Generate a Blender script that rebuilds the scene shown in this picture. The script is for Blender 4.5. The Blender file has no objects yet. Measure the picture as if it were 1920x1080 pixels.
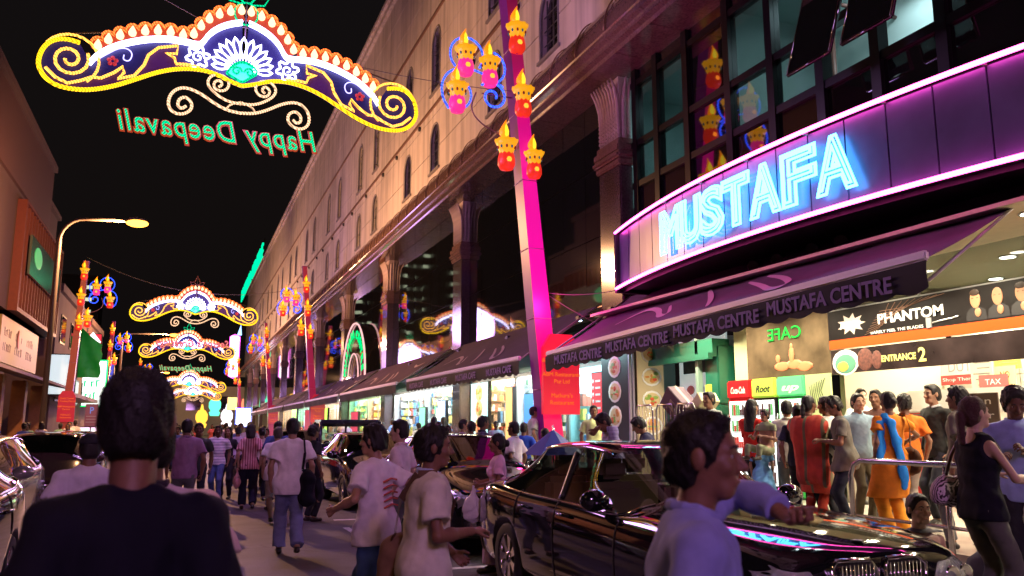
import bpy, bmesh, math, random
import numpy as np
from mathutils import Vector, Matrix
R = math.radians
random.seed(7)
S = bpy.context.scene
C = S.collection

# ------------------------------------------------------------ camera, sky, exposure
cam_data = bpy.data.cameras.new('camera')
cam = bpy.data.objects.new('camera', cam_data)
C.objects.link(cam)
cam_data.sensor_width = 36
cam_data.lens = 36 * 1550 / 1920
cam_data.clip_start = 0.05
cam_data.clip_end = 1500
cam.location = (0, 0, 1.6)
cam.rotation_euler = (R(90 + 9.52), 0, R(-21.5))
cam_data.dof.use_dof = True
cam_data.dof.focus_distance = 11.0
cam_data.dof.aperture_fstop = 3.2
S.camera = cam

world = bpy.data.worlds.new('World')
S.world = world
world.use_nodes = True
wn = world.node_tree.nodes; wl = world.node_tree.links
sky = wn.new('ShaderNodeTexSky'); sky.sky_type = 'NISHITA'; sky.sun_disc = False
sky.sun_elevation = R(-4); sky.sun_rotation = R(200)
bg = wn['Background']
glow = wn.new('ShaderNodeMixRGB'); glow.blend_type = 'ADD'; glow.inputs[0].default_value = 1
glow.inputs[2].default_value = (0.1, 0.075, 0.075, 1)      # city haze in the night sky
wl.new(sky.outputs[0], glow.inputs[1]); wl.new(glow.outputs[0], bg.inputs[0])
bg.inputs[1].default_value = 0.05
S.view_settings.view_transform = 'Standard'
S.view_settings.look = 'None'
S.view_settings.exposure = 0
S.view_settings.gamma = 1
S.view_settings.use_curve_mapping = False
S.render.engine = 'CYCLES'
S.cycles.use_denoising = True
S.cycles.use_adaptive_sampling = True
S.cycles.adaptive_threshold = 0.02
S.cycles.max_bounces = 6
S.cycles.diffuse_bounces = 2
S.cycles.glossy_bounces = 3
S.cycles.transparent_max_bounces = 8
S.cycles.sample_clamp_indirect = 4
S.cycles.caustics_reflective = False
S.cycles.caustics_refractive = False

# ------------------------------------------------------------ materials
MATS = {}
def mat(key, col=(0.5, 0.5, 0.5), rough=0.5, metal=0.0, emit=None, es=0.0, spec=0.5, noise=0.0, nscale=8.0, bump=0.0, coat=0.0, sample=True, stripes=None, check=None):
    """A procedural Principled material with fine colour and surface variation."""
    if key in MATS: return MATS[key]
    m = bpy.data.materials.new(key); m.use_nodes = True
    nt = m.node_tree; b = nt.nodes['Principled BSDF']
    b.inputs['Base Color'].default_value = (*col, 1)
    b.inputs['Roughness'].default_value = rough
    b.inputs['Metallic'].default_value = metal
    b.inputs['Specular IOR Level'].default_value = spec
    b.inputs['Coat Weight'].default_value = coat
    b.inputs['Coat Roughness'].default_value = 0.03
    if emit:
        b.inputs['Emission Color'].default_value = (*emit, 1)
        b.inputs['Emission Strength'].default_value = es
        if not sample: m.cycles.emission_sampling = 'NONE'
    tc = None
    last = None
    if noise or bump or stripes or check:
        tc = nt.nodes.new('ShaderNodeTexCoord')
    if stripes:
        ax, per, c2, duty = stripes
        sp = nt.nodes.new('ShaderNodeSeparateXYZ'); nt.links.new(tc.outputs['Object'], sp.inputs[0])
        a = nt.nodes.new('ShaderNodeMath'); a.operation = 'MULTIPLY'; a.inputs[1].default_value = 1 / per
        nt.links.new(sp.outputs[ax], a.inputs[0])
        f = nt.nodes.new('ShaderNodeMath'); f.operation = 'FRACT'; nt.links.new(a.outputs[0], f.inputs[0])
        g = nt.nodes.new('ShaderNodeMath'); g.operation = 'LESS_THAN'; g.inputs[1].default_value = duty; nt.links.new(f.outputs[0], g.inputs[0])
        val = g.outputs[0]
        if check:
            a2 = nt.nodes.new('ShaderNodeMath'); a2.operation = 'MULTIPLY'; a2.inputs[1].default_value = 1 / per
            nt.links.new(sp.outputs[check], a2.inputs[0])
            f2 = nt.nodes.new('ShaderNodeMath'); f2.operation = 'FRACT'; nt.links.new(a2.outputs[0], f2.inputs[0])
            g2 = nt.nodes.new('ShaderNodeMath'); g2.operation = 'LESS_THAN'; g2.inputs[1].default_value = duty; nt.links.new(f2.outputs[0], g2.inputs[0])
            ad = nt.nodes.new('ShaderNodeMath'); ad.operation = 'ADD'; nt.links.new(g.outputs[0], ad.inputs[0]); nt.links.new(g2.outputs[0], ad.inputs[1])
            hf = nt.nodes.new('ShaderNodeMath'); hf.operation = 'MULTIPLY'; hf.inputs[1].default_value = 0.5; nt.links.new(ad.outputs[0], hf.inputs[0])
            val = hf.outputs[0]
        mx = nt.nodes.new('ShaderNodeMixRGB'); mx.inputs[1].default_value = (*col, 1); mx.inputs[2].default_value = (*c2, 1)
        nt.links.new(val, mx.inputs[0]); last = mx.outputs[0]
    if noise:
        n = nt.nodes.new('ShaderNodeTexNoise'); n.inputs['Scale'].default_value = nscale; n.inputs['Detail'].default_value = 5
        nt.links.new(tc.outputs['Object'], n.inputs['Vector'])
        mr = nt.nodes.new('ShaderNodeMapRange'); mr.inputs[1].default_value = 0.3; mr.inputs[2].default_value = 0.7
        mr.inputs[3].default_value = 1 - noise; mr.inputs[4].default_value = 1 + noise
        nt.links.new(n.outputs[0], mr.inputs[0])
        v = nt.nodes.new('ShaderNodeVectorMath'); v.operation = 'SCALE'
        v.inputs[0].default_value = col
        if last: nt.links.new(last, v.inputs[0])
        nt.links.new(mr.outputs[0], v.inputs['Scale']); last = v.outputs[0]
    if last: nt.links.new(last, b.inputs['Base Color'])
    if bump:
        n = nt.nodes.new('ShaderNodeTexNoise'); n.inputs['Scale'].default_value = nscale * 3; n.inputs['Detail'].default_value = 4
        nt.links.new(tc.outputs['Object'], n.inputs['Vector'])
        bp = nt.nodes.new('ShaderNodeBump'); bp.inputs['Strength'].default_value = bump; bp.inputs['Distance'].default_value = 0.02
        nt.links.new(n.outputs[0], bp.inputs['Height']); nt.links.new(bp.outputs[0], b.inputs['Normal'])
    MATS[key] = m
    return m

def glow_mat(key, col, s, sample=False, beads=0):
    if key in MATS: return MATS[key]
    m = bpy.data.materials.new(key); m.use_nodes = True
    nt = m.node_tree; nt.nodes.remove(nt.nodes['Principled BSDF'])
    e = nt.nodes.new('ShaderNodeEmission'); e.inputs[0].default_value = (*col, 1); e.inputs[1].default_value = s
    nt.links.new(e.outputs[0], nt.nodes['Material Output'].inputs[0])
    if beads:                                     # a rope light: rows of small bulbs along the tube
        tc = nt.nodes.new('ShaderNodeTexCoord'); w = nt.nodes.new('ShaderNodeTexWave'); w.bands_direction = 'DIAGONAL'; w.inputs['Scale'].default_value = beads; w.inputs['Distortion'].default_value = 0
        mr = nt.nodes.new('ShaderNodeMapRange'); mr.inputs[3].default_value = s * .35; mr.inputs[4].default_value = s * 1.5
        nt.links.new(tc.outputs['Object'], w.inputs[0]); nt.links.new(w.outputs[1], mr.inputs[0]); nt.links.new(mr.outputs[0], e.inputs[1])
    if not sample: m.cycles.emission_sampling = 'NONE'
    MATS[key] = m
    return m

def glass_mat(key, tint=(0.3, 0.32, 0.33), rough=0.02, ior=1.5, refl=(1, 1, 1)):
    if key in MATS: return MATS[key]
    m = bpy.data.materials.new(key); m.use_nodes = True
    nt = m.node_tree; nt.nodes.remove(nt.nodes['Principled BSDF'])
    t = nt.nodes.new('ShaderNodeBsdfTransparent'); t.inputs[0].default_value = (*tint, 1)
    g = nt.nodes.new('ShaderNodeBsdfGlossy'); g.inputs['Roughness'].default_value = rough; g.inputs[0].default_value = (*refl, 1)
    lw = nt.nodes.new('ShaderNodeLayerWeight'); lw.inputs[0].default_value = .5
    p5 = nt.nodes.new('ShaderNodeMath'); p5.operation = 'POWER'; p5.inputs[1].default_value = 4.5; nt.links.new(lw.outputs['Facing'], p5.inputs[0])
    f0 = ((ior - 1) / (ior + 1)) ** 2
    f = nt.nodes.new('ShaderNodeMapRange'); f.inputs[3].default_value = f0; f.inputs[4].default_value = .95; nt.links.new(p5.outputs[0], f.inputs[0])
    mx = nt.nodes.new('ShaderNodeMixShader')
    nt.links.new(f.outputs[0], mx.inputs[0]); nt.links.new(t.outputs[0], mx.inputs[1]); nt.links.new(g.outputs[0], mx.inputs[2])
    nt.links.new(mx.outputs[0], nt.nodes['Material Output'].inputs[0])
    MATS[key] = m
    return m

# ------------------------------------------------------------ scene helpers
def tag(o, label=None, cat=None, group=None, kind=None):
    if label: o['label'] = label
    if cat: o['category'] = cat
    if group: o['group'] = group
    if kind: o['kind'] = kind
    return o

def thing(name, label, cat, loc=(0, 0, 0), rz=0.0, group=None):
    o = bpy.data.objects.new(name, None); C.objects.link(o)
    o.empty_display_size = 0.2
    o.location = loc; o.rotation_euler = (0, 0, rz)
    return tag(o, label, cat, group)

def link(name, me, m=None, parent=None, loc=(0, 0, 0), rot=(0, 0, 0), scale=(1, 1, 1)):
    if m is not None and not me.materials:
        for q in (m if isinstance(m, (list, tuple)) else [m]): me.materials.append(q)
    o = bpy.data.objects.new(name, me); C.objects.link(o)
    o.location = loc; o.rotation_euler = rot; o.scale = scale
    if parent is not None: o.parent = parent
    return o

def copy_tree(o, parent=None):
    c = o.copy(); C.objects.link(c)
    if parent is not None: c.parent = parent
    for ch in list(o.children): copy_tree(ch, c)
    return c

class MB:
    """Collects boxes, prisms, tubes and lathes and links them as one mesh."""
    def __init__(s): s.v = []; s.f = []; s.mi = []; s.sm = []; s.cur = 0
    def add(s, vs, fs, smooth=False):
        b = len(s.v); s.v += [tuple(v) for v in vs]
        for f in fs: s.f.append(tuple(b + i for i in f)); s.mi.append(s.cur); s.sm.append(smooth)
        return s
    def m(s, i): s.cur = i; return s
    def box(s, x0, x1, y0, y1, z0, z1):
        vs = [(x0, y0, z0), (x1, y0, z0), (x1, y1, z0), (x0, y1, z0), (x0, y0, z1), (x1, y0, z1), (x1, y1, z1), (x0, y1, z1)]
        return s.add(vs, [(0, 3, 2, 1), (4, 5, 6, 7), (0, 1, 5, 4), (1, 2, 6, 5), (2, 3, 7, 6), (3, 0, 4, 7)])
    def bevbox(s, x0, x1, y0, y1, z0, z1, b=0.02):
        bm = bmesh.new(); bmesh.ops.create_cube(bm, size=1)
        for v in bm.verts: v.co = Vector(((x0 + x1) / 2 + v.co.x * (x1 - x0), (y0 + y1) / 2 + v.co.y * (y1 - y0), (z0 + z1) / 2 + v.co.z * (z1 - z0)))
        bmesh.ops.bevel(bm, geom=bm.edges[:], offset=b, segments=2, affect='EDGES')
        bm.verts.index_update()
        s.add([v.co[:] for v in bm.verts], [[v.index for v in f.verts] for f in bm.faces]); bm.free(); return s
    def quad(s, a, b, c, d): return s.add([a, b, c, d], [(0, 1, 2, 3)])
    def poly_prism(s, pts, d0, d1, axis='y'):
        """2-D outline extruded between d0 and d1 along an axis."""
        n = len(pts)
        def P(p, d):
            return {'y': (p[0], d, p[1]), 'x': (d, p[0], p[1]), 'z': (p[0], p[1], d)}[axis]
        vs = [P(p, d0) for p in pts] + [P(p, d1) for p in pts]
        fs = [tuple(range(n)), tuple(range(2 * n - 1, n - 1, -1))] + [(i, i + n, (i + 1) % n + n, (i + 1) % n) for i in range(n)]
        return s.add(vs, fs)
    def tube(s, pts, r, n=6, closed=False, cap=True):
        pts = [Vector(p) for p in pts]; k = len(pts); rs = r if isinstance(r, (list, tuple)) else [r] * k
        vs = []; up = None
        for i, p in enumerate(pts):
            a = pts[(i - 1) % k] if (closed or i > 0) else p
            c = pts[(i + 1) % k] if (closed or i < k - 1) else p
            t = (c - a)
            t = t.normalized() if t.length > 1e-9 else Vector((0, 0, 1))
            if up is None: up = t.orthogonal().normalized()
            up = (up - t * up.dot(t)); up = up.normalized() if up.length > 1e-6 else t.orthogonal().normalized()
            w = t.cross(up)
            for j in range(n):
                q = 2 * math.pi * j / n; vs.append(p + (up * math.cos(q) + w * math.sin(q)) * rs[i])
        fs = []
        for i in range(k if closed else k - 1):
            for j in range(n):
                a = i * n + j; b = i * n + (j + 1) % n; a2 = ((i + 1) % k) * n + j; b2 = ((i + 1) % k) * n + (j + 1) % n
                fs.append((a, b, b2, a2))
        if cap and not closed: fs += [tuple(reversed(range(n))), tuple(range((k - 1) * n, k * n))]
        return s.add(vs, fs, True)
    def lathe(s, prof, c=(0, 0, 0), n=16, ax=(0, 0, 1), smooth=True, cap=True):
        ax = Vector(ax).normalized(); u = ax.orthogonal().normalized(); w = ax.cross(u); c = Vector(c)
        vs = []
        for r, h in prof:
            for j in range(n):
                q = 2 * math.pi * j / n; vs.append(c + ax * h + (u * math.cos(q) + w * math.sin(q)) * r)
        fs = [(i * n + j, i * n + (j + 1) % n, (i + 1) * n + (j + 1) % n, (i + 1) * n + j) for i in range(len(prof) - 1) for j in range(n)]
        if cap: fs += [tuple(reversed(range(n))), tuple(range((len(prof) - 1) * n, len(prof) * n))]
        return s.add(vs, fs, smooth)
    def ball(s, c, r, n=10, rz=None):
        rx, ry, rzz = (r, r, r) if not isinstance(r, (tuple, list)) else r
        k = max(4, n // 2); vs = []; fs = []
        for i in range(k + 1):
            th = math.pi * i / k
            for j in range(n):
                q = 2 * math.pi * j / n
                vs.append((c[0] + rx * math.sin(th) * math.cos(q), c[1] + ry * math.sin(th) * math.sin(q), c[2] + rzz * math.cos(th)))
        for i in range(k):
            for j in range(n): fs.append((i * n + j, (i + 1) * n + j, (i + 1) * n + (j + 1) % n, i * n + (j + 1) % n))
        return s.add(vs, fs, True)
    def mesh(s, name):
        me = bpy.data.meshes.new(name); me.from_pydata(s.v, [], s.f)
        me.polygons.foreach_set('use_smooth', s.sm); me.polygons.foreach_set('material_index', s.mi)
        me.update(); return me
    def build(s, name, m, parent=None, loc=(0, 0, 0), rot=(0, 0, 0), **k):
        o = link(name, s.mesh(name), m, parent, loc, rot)
        return tag(o, **k) if k else o

def text_mesh(body, size=1.0, extrude=0.005, offset=0.0, shear=0.0, spacing=1.0, align='CENTER', outline=0.0, alignv='BOTTOM_BASELINE', res=3):
    """Lettering as a mesh, lying in its own XY plane."""
    cu = bpy.data.curves.new('lettering', 'FONT'); cu.body = body; cu.size = size; cu.extrude = extrude
    cu.offset = offset; cu.shear = shear; cu.space_character = spacing; cu.align_x = align; cu.align_y = alignv; cu.resolution_u = res
    if outline: cu.fill_mode = 'NONE'; cu.bevel_depth = outline; cu.bevel_resolution = 1; cu.extrude = 0
    o = bpy.data.objects.new('lettering', cu); C.objects.link(o)
    dg = bpy.context.evaluated_depsgraph_get(); me = bpy.data.meshes.new_from_object(o.evaluated_get(dg))
    C.objects.unlink(o); bpy.data.objects.remove(o); bpy.data.curves.remove(cu)
    return me

ROT_STREET = (R(90), 0, R(-90))     # lettering on the right-hand fronts: faces -x, reads towards -y
ROT_LEFT = (R(90), 0, R(90))        # on the left-hand fronts: faces +x
ROT_BACK = (R(90), 0, 0)            # faces -y, towards the viewer

def lettering(name, body, m, parent, loc, rot, size, width=None, **k):
    me = text_mesh(body, size, **k); me.materials.clear()
    o = link(name, me, m, parent, loc, rot)
    if width:
        xs = [v.co.x for v in me.vertices]; o.scale = (width / max(1e-6, max(xs) - min(xs)), 1, 1)
    return o
# ------------------------------------------------------------ people: implicit bodies turned into meshes
V3 = lambda *a: np.array(a, float)
def unit(v): return v / (np.linalg.norm(v) + 1e-12)

class Field:
    def __init__(s, lo, hi, h):
        s.h = h; s.lo = np.array(lo, float)
        n = np.ceil((np.array(hi) - s.lo) / h).astype(int) + 1
        s.D = np.full(n, 0.25, np.float32)
        s.ax = [s.lo[i] + h * np.arange(n[i]) for i in range(3)]
    def win(s, lo, hi):
        sl = []
        for i in range(3):
            a = int(np.floor((lo[i] - s.lo[i]) / s.h)); b = int(np.ceil((hi[i] - s.lo[i]) / s.h)) + 1
            a = max(a, 0); b = min(b, s.D.shape[i])
            if a >= b: return None
            sl.append(slice(a, b))
        X, Y, Z = np.meshgrid(*[s.ax[i][sl[i]] for i in range(3)], indexing='ij', sparse=True)
        return tuple(sl), X, Y, Z
    def merge(s, sl, d, k, mode='add'):
        a = s.D[sl]
        if mode == 'sub': a = -a
        hh = np.maximum(k - np.abs(a - d), 0) / k
        r = np.minimum(a, d) - hh * hh * k * 0.25
        s.D[sl] = -r if mode == 'sub' else r
    def cone(s, a, b, r1, r2, k=0.02, n=None, f=1.0, mode='add'):
        """Tapered capsule; along unit vector n its thickness is scaled by f."""
        a = np.array(a, float); b = np.array(b, float); rm = max(r1, r2) * max(1, f) + k + 2 * s.h
        w = s.win(np.minimum(a, b) - rm, np.maximum(a, b) + rm)
        if w is None: return
        sl, X, Y, Z = w; ab = b - a; L = max(ab @ ab, 1e-9)
        px, py, pz = X - a[0], Y - a[1], Z - a[2]
        t = np.clip((px * ab[0] + py * ab[1] + pz * ab[2]) / L, 0, 1)
        dx, dy, dz = px - t * ab[0], py - t * ab[1], pz - t * ab[2]
        if n is not None and f != 1:
            q = dx * n[0] + dy * n[1] + dz * n[2]; g = (1 / f - 1)
            dx = dx + q * g * n[0]; dy = dy + q * g * n[1]; dz = dz + q * g * n[2]
        d = np.sqrt(dx * dx + dy * dy + dz * dz) - (r1 + (r2 - r1) * t)
        if f < 1: d = d * (0.5 + 0.5 * f)
        s.merge(sl, d, k, mode)
    def ell(s, c, r, M=None, k=0.02, mode='add'):
        """Ellipsoid with radii r in the frame M (columns are its axes)."""
        c = np.array(c, float); r = np.array(r, float); rm = r.max() + k + 2 * s.h
        w = s.win(c - rm, c + rm)
        if w is None: return
        sl, X, Y, Z = w
        px, py, pz = X - c[0], Y - c[1], Z - c[2]
        if M is None: M = np.eye(3)
        l = [(px * M[0, i] + py * M[1, i] + pz * M[2, i]) / r[i] for i in range(3)]
        q = np.sqrt(l[0] ** 2 + l[1] ** 2 + l[2] ** 2)
        g = np.sqrt((l[0] / r[0]) ** 2 + (l[1] / r[1]) ** 2 + (l[2] / r[2]) ** 2) + 1e-9
        s.merge(sl, (q * (q - 1) / g), k, mode)
    def plane(s, p, n, k=0.006, box=None):
        """Cuts away what lies on the side n points to (inside a box, if one is given)."""
        w = s.win(*box) if box else s.win(s.lo, s.lo + s.h * np.array(s.D.shape))
        if w is None: return
        sl, X, Y, Z = w
        d = (X - p[0]) * n[0] + (Y - p[1]) * n[1] + (Z - p[2]) * n[2]
        s.D[sl] = np.maximum(s.D[sl], d)
    def wrinkle(s, amp, freq, seed, zs=1.0):
        rg = np.random.RandomState(seed)
        X, Y, Z = np.meshgrid(*s.ax, indexing='ij', sparse=True)
        w = 0
        for i in range(5):
            v = rg.normal(size=3); v[2] *= zs; v = unit(v) * freq * (0.6 + 0.35 * i)
            w = w + np.sin(v[0] * X + v[1] * Y + v[2] * Z + rg.rand() * 6 + 1.3 * np.sin(3.1 * X + 7 * Z + i) + 1.1 * np.sin(9 * Y - 5 * Z + i)) / (1 + 0.35 * i)
        s.D += (amp * 0.5 * w).astype(np.float32)
    def like(s):
        o = Field.__new__(Field); o.h = s.h; o.lo = s.lo; o.ax = s.ax; o.D = np.full(s.D.shape, 0.25, np.float32); return o
    def join(s, o, k):
        hh = np.maximum(k - np.abs(s.D - o.D), 0) / k; s.D = np.minimum(s.D, o.D) - hh * hh * k * 0.25
    def surface(s):
        D = s.D.copy()
        D[0] = D[-1] = 0.2; D[:, 0] = D[:, -1] = 0.2; D[:, :, 0] = D[:, :, -1] = 0.2
        ins = D < 0
        cell = np.zeros(np.array(D.shape) - 1, np.int8)
        for dx in (0, 1):
            for dy in (0, 1):
                for dz in (0, 1): cell += ins[dx:D.shape[0] - 1 + dx, dy:D.shape[1] - 1 + dy, dz:D.shape[2] - 1 + dz]
        act = (cell > 0) & (cell < 8)
        I = np.argwhere(act)
        if len(I) == 0: return np.zeros((0, 3)), np.zeros((0, 4), int)
        idx = np.full(act.shape, -1, np.int32); idx[act] = np.arange(len(I))
        corners = [(x, y, z) for x in (0, 1) for y in (0, 1) for z in (0, 1)]
        val = {c: D[I[:, 0] + c[0], I[:, 1] + c[1], I[:, 2] + c[2]] for c in corners}
        acc = np.zeros((len(I), 3)); cnt = np.zeros(len(I))
        for c in corners:
            for ax in range(3):
                if c[ax] == 0:
                    c2 = list(c); c2[ax] = 1; c2 = tuple(c2)
                    a, b = val[c], val[c2]; m = (a < 0) != (b < 0)
                    t = np.where(m, a / np.where(m, a - b, 1), 0)
                    p = np.array(c, float)[None, :].repeat(len(I), 0); p[:, ax] += t
                    acc += p * m[:, None]; cnt += m
        V = (I + acc / cnt[:, None]) * s.h + s.lo
        Q = []
        for ax in range(3):
            o = [i for i in range(3) if i != ax]
            sl = [slice(None)] * 3; sl2 = [slice(None)] * 3
            sl[ax] = slice(0, -1); sl2[ax] = slice(1, None)
            ch = ins[tuple(sl)] != ins[tuple(sl2)]
            E = np.argwhere(ch)
            E = E[(E[:, o[0]] > 0) & (E[:, o[1]] > 0)]
            e = [E.copy() for _ in range(4)]
            e[1][:, o[0]] -= 1; e[2][:, o[0]] -= 1; e[2][:, o[1]] -= 1; e[3][:, o[1]] -= 1
            q = np.stack([idx[k[:, 0], k[:, 1], k[:, 2]] for k in e], 1)
            flip = ins[E[:, 0], E[:, 1], E[:, 2]]
            if ax == 1: flip = ~flip
            q[~flip] = q[~flip][:, ::-1]
            q = q[:, ::-1] if ax == 9 else q
            Q.append(q)
        Q = np.concatenate(Q); Q = Q[(Q >= 0).all(1)]
        return V, Q

def mesh_np(name, parts):
    """Joins (vertices, quads) pairs into one smooth mesh."""
    vs = []; qs = []; b = 0
    for V, Q in parts:
        if len(V) == 0: continue
        vs.append(V); qs.append(Q[:, ::-1] + b); b += len(V)
    V = np.concatenate(vs); Q = np.concatenate(qs)
    me = bpy.data.meshes.new(name)
    me.vertices.add(len(V)); me.vertices.foreach_set('co', V.astype(np.float32).ravel())
    me.loops.add(Q.size); me.loops.foreach_set('vertex_index', Q.astype(np.int32).ravel())
    me.polygons.add(len(Q)); me.polygons.foreach_set('loop_start', np.arange(0, Q.size, 4, dtype=np.int32))
    me.polygons.foreach_set('use_smooth', np.ones(len(Q), bool))
    me.update(calc_edges=True); return me

def ik(a, b, l1, l2, hint):
    d = b - a; L = np.linalg.norm(d)
    if L > (l1 + l2) * 0.995: b = a + unit(d) * (l1 + l2) * 0.995; d = b - a; L = np.linalg.norm(d)
    x = (l1 * l1 - l2 * l2 + L * L) / (2 * L); y = math.sqrt(max(l1 * l1 - x * x, 0))
    u = unit(d); h = hint - u * (hint @ u); h = unit(h)
    return a + u * x + h * y, b

def rotz(a): c, s = math.cos(a), math.sin(a); return np.array([[c, -s, 0], [s, c, 0], [0, 0, 1.0]])
def rotx(a): c, s = math.cos(a), math.sin(a); return np.array([[1, 0, 0], [0, c, -s], [0, s, c]])

SKINS = {'brown': (0.22, 0.105, 0.06), 'dark': (0.13, 0.06, 0.035), 'tan': (0.36, 0.2, 0.125), 'light': (0.5, 0.32, 0.23)}
def cloth(col, **k):
    key = 'cloth_%s_%s' % ('_'.join('%.2f' % c for c in col), '_'.join(str(v) for v in k.values()))
    return mat(key, col, rough=0.85, spec=0.25, noise=0.12, nscale=14, bump=0.1, **k)

def body_hand(F0, wrist, fdir, palm, thumb_side, grip, sc):
    """A palm, four separate bent fingers and a thumb."""
    h = 0.0055 * sc
    F = Field(wrist - 0.2 * sc, wrist + 0.2 * sc, h)
    side = unit(np.cross(fdir, palm)); 
    if thumb_side < 0: side = -side                        # side points to the thumb
    P = lambda f, s_, p: wrist + (fdir * f + side * s_ + palm * p) * sc
    F.cone(P(-.05, 0, 0), P(.0, 0, 0), .025 * sc, .023 * sc, .015, palm, .8)
    F.cone(P(.02, .014, 0), P(.075, .022, 0), .021 * sc, .018 * sc, .014, palm, .62)
    F.cone(P(.02, -.012, 0), P(.072, -.024, 0), .021 * sc, .017 * sc, .014, palm, .62)
    for i, (s_, L) in enumerate(((.031, .07), (.011, .08), (-.010, .074), (-.030, .058))):
        a = P(.078 - abs(i - 1.2) * .004, s_, 0); bend = 0.35 + grip * 1.25; d0 = 0.12 + grip * 0.7; p = a
        ang = d0
        for j, fr in enumerate((.45, .3, .25)):
            q = p + (fdir * math.cos(ang) + palm * math.sin(ang)) * L * fr * sc
            F.cone(p, q, (.0092 - .0007 * j) * sc, (.0088 - .001 * j) * sc, .003)
            p = q; ang += bend
    a = P(.022, .022, .004); b = P(.05, .05, .016 + .012 * grip); c = P(.082, .058, .026 + .02 * grip)
    F.cone(a, b, .014 * sc, .0105 * sc, .006); F.cone(b, c, .0105 * sc, .0085 * sc, .004)
    return F.surface()

def person(label, pos, face=0, H=1.7, sex='m', skin='brown', build=1.0, stride=0.0, lean=0.0, twist=0.0,
           head=(0, 0), hair='short', haircol=(0.012, 0.01, 0.01), arms=('down', 'down'), grip=(0.4, 0.4),
           top=None, bottom=None, shoe=(0.03, 0.025, 0.02), res=0.014, extra=None, group='people walking in the street', cat='man', sit=None, seed=None, elbow=(None, None), hips=None, strands=0):
    """face: degrees, 0 looks away down the street; 180 looks at the viewer. Returns the root and the joints."""
    seed = seed if seed is not None else abs(hash(label)) % 9999
    seed = sum(ord(c) * (i + 3) for i, c in enumerate(label)) % 9999
    rg = np.random.RandomState(seed)
    sc = H / 1.735; fem = sex == 'f'
    root = thing('person', label, cat, pos, R(face), group)
    T = lambda M, p: M @ p
    sw = (0.155 if fem else 0.18) * (0.5 + 0.5 * build)
    pel = V3(0, 0, .93); Rt = rotz(R(twist)) @ rotx(R(-lean))
    if sit: pel = V3(0, 0, sit)
    def tp(x, y, z): return pel + Rt @ V3(x, y, z)          # torso frame, z measured from the pelvis
    chest = tp(0, .0, .32); neck0 = tp(0, -.012, .50); neck1 = tp(0, .008, .585)
    Rh = Rt @ rotz(R(head[0])) @ rotx(R(head[1])) if False else rotz(R(twist + head[0])) @ rotx(R(head[1] - lean * 0.4))
    hc = neck1 + (Rt @ V3(0, .0, .03)) * .4 + Rh @ V3(0, .012, .075)
    hp = lambda x, y, z: hc + Rh @ V3(x, y, z)
    J = {'neck': neck0, 'chest': chest, 'pelvis': pel, 'head': hc, 'Rt': Rt, 'sc': sc}
    fwd = Rt @ V3(0, 1, 0)
    # ---- arms
    hands = []
    for i, sg in enumerate((-1, 1)):
        sh = tp(sg * sw, -.01, .455)
        a = arms[i]
        presets = {'down': (.06, .03, -.5), 'swingf': (.05, .24, -.42), 'swingb': (.06, -.2, -.44), 'bent': (-.05, .3, -.2), 'fold': (-.16, .2, -.16),
                   'hip': (.02, .05, -.38), 'raise': (-.02, .24, .12), 'reach': (.05, .46, -.14), 'pocket': (.03, .06, -.42), 'face': (-.12, .17, .14)}
        off = V3(*(presets[a] if isinstance(a, str) else a)); off[0] *= sg
        tgt = sh + Rt @ off
        hint = V3(sg * .5, -1, -.1) if elbow[i] is None else V3(*elbow[i])
        el, wr = ik(sh, tgt, .285, .255, Rt @ hint)
        fd = unit(wr - el)
        palm = unit(np.cross(fd, Rt @ V3(0, 1, 0)) * 1.0) if abs(fd @ (Rt @ V3(0, 1, 0))) < .9 else Rt @ V3(-sg, 0, 0)
        if palm @ (Rt @ V3(-sg, 0, 0)) < 0: palm = -palm
        palm = unit(palm - fd * (palm @ fd))
        sd = np.cross(fd, palm); ts = 1 if sd @ (Rt @ V3(0, 1, .6)) > 0 else -1
        hands.append((sh, el, wr, fd, palm, ts)); J['hand' + 'LR'[i]] = wr + fd * .07; J['wr' + 'LR'[i]] = wr; J['sh' + 'LR'[i]] = sh
    # ---- legs
    legs = []
    for i, sg in enumerate((-1, 1)):
        hip = pel + V3(sg * .088, 0, -.03)
        if sit is not None:
            kn = hip + V3(sg * .07, .4, .05); an = kn + V3(0, .02, -kn[2] + .09); legs.append((hip, kn, an)); continue
        st = stride * (1 if i == 0 else -1)
        an = V3(sg * (.095 + .0), st, .085 + (max(0, -st) * .28)); 
        kn, an = ik(hip, an, .44, .43, V3(0, 1, 0)); legs.append((hip, kn, an))
    # drop so that the lower foot touches the ground
    # ---- skin
    F = Field((-.75, -.75, -.02), (.75, .75, 1.5 if not sit else 1.5), res)
    AP = fwd
    F.cone(tp(-.05, 0, .0), tp(.05, 0, .0), .11, .11, .05, AP, .8)
    F.cone(tp(0, 0, .1), tp(0, 0, .36), .115 * build, .13 * build, .08, AP, .72)
    F.cone(tp(-.1, 0, .42), tp(.1, 0, .42), .06, .06, .06, AP, .9)
    F.cone(neck0, neck1 + V3(0, 0, .03), .052, .05, .03)
    for sh, el, wr, fd, palm, ts in hands:
        b_ = .85 if fem else 1
        F.cone(sh + V3(0, 0, -.02), el, .038 * b_, .034 * b_, .03); F.cone(el, el + (wr - el) * .35, .037 * b_, .038 * b_, .01)
        F.cone(el + (wr - el) * .35, wr, .036 * b_, .024 * b_, .02)
    for hip, kn, an in legs:
        F.cone(hip, kn, .075, .05, .04); F.cone(kn, kn + (an - kn) * .35, .05, .053, .02); F.cone(kn + (an - kn) * .35, an, .05, .034, .02)
        F.cone(an, an + V3(0, .1, -.05), .034, .028, .02)
    parts = [F.surface()]
    # ---- head, at a finer step
    G = Field(hc - .21, hc + .2, .0068 if res > .012 else .0048)
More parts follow.
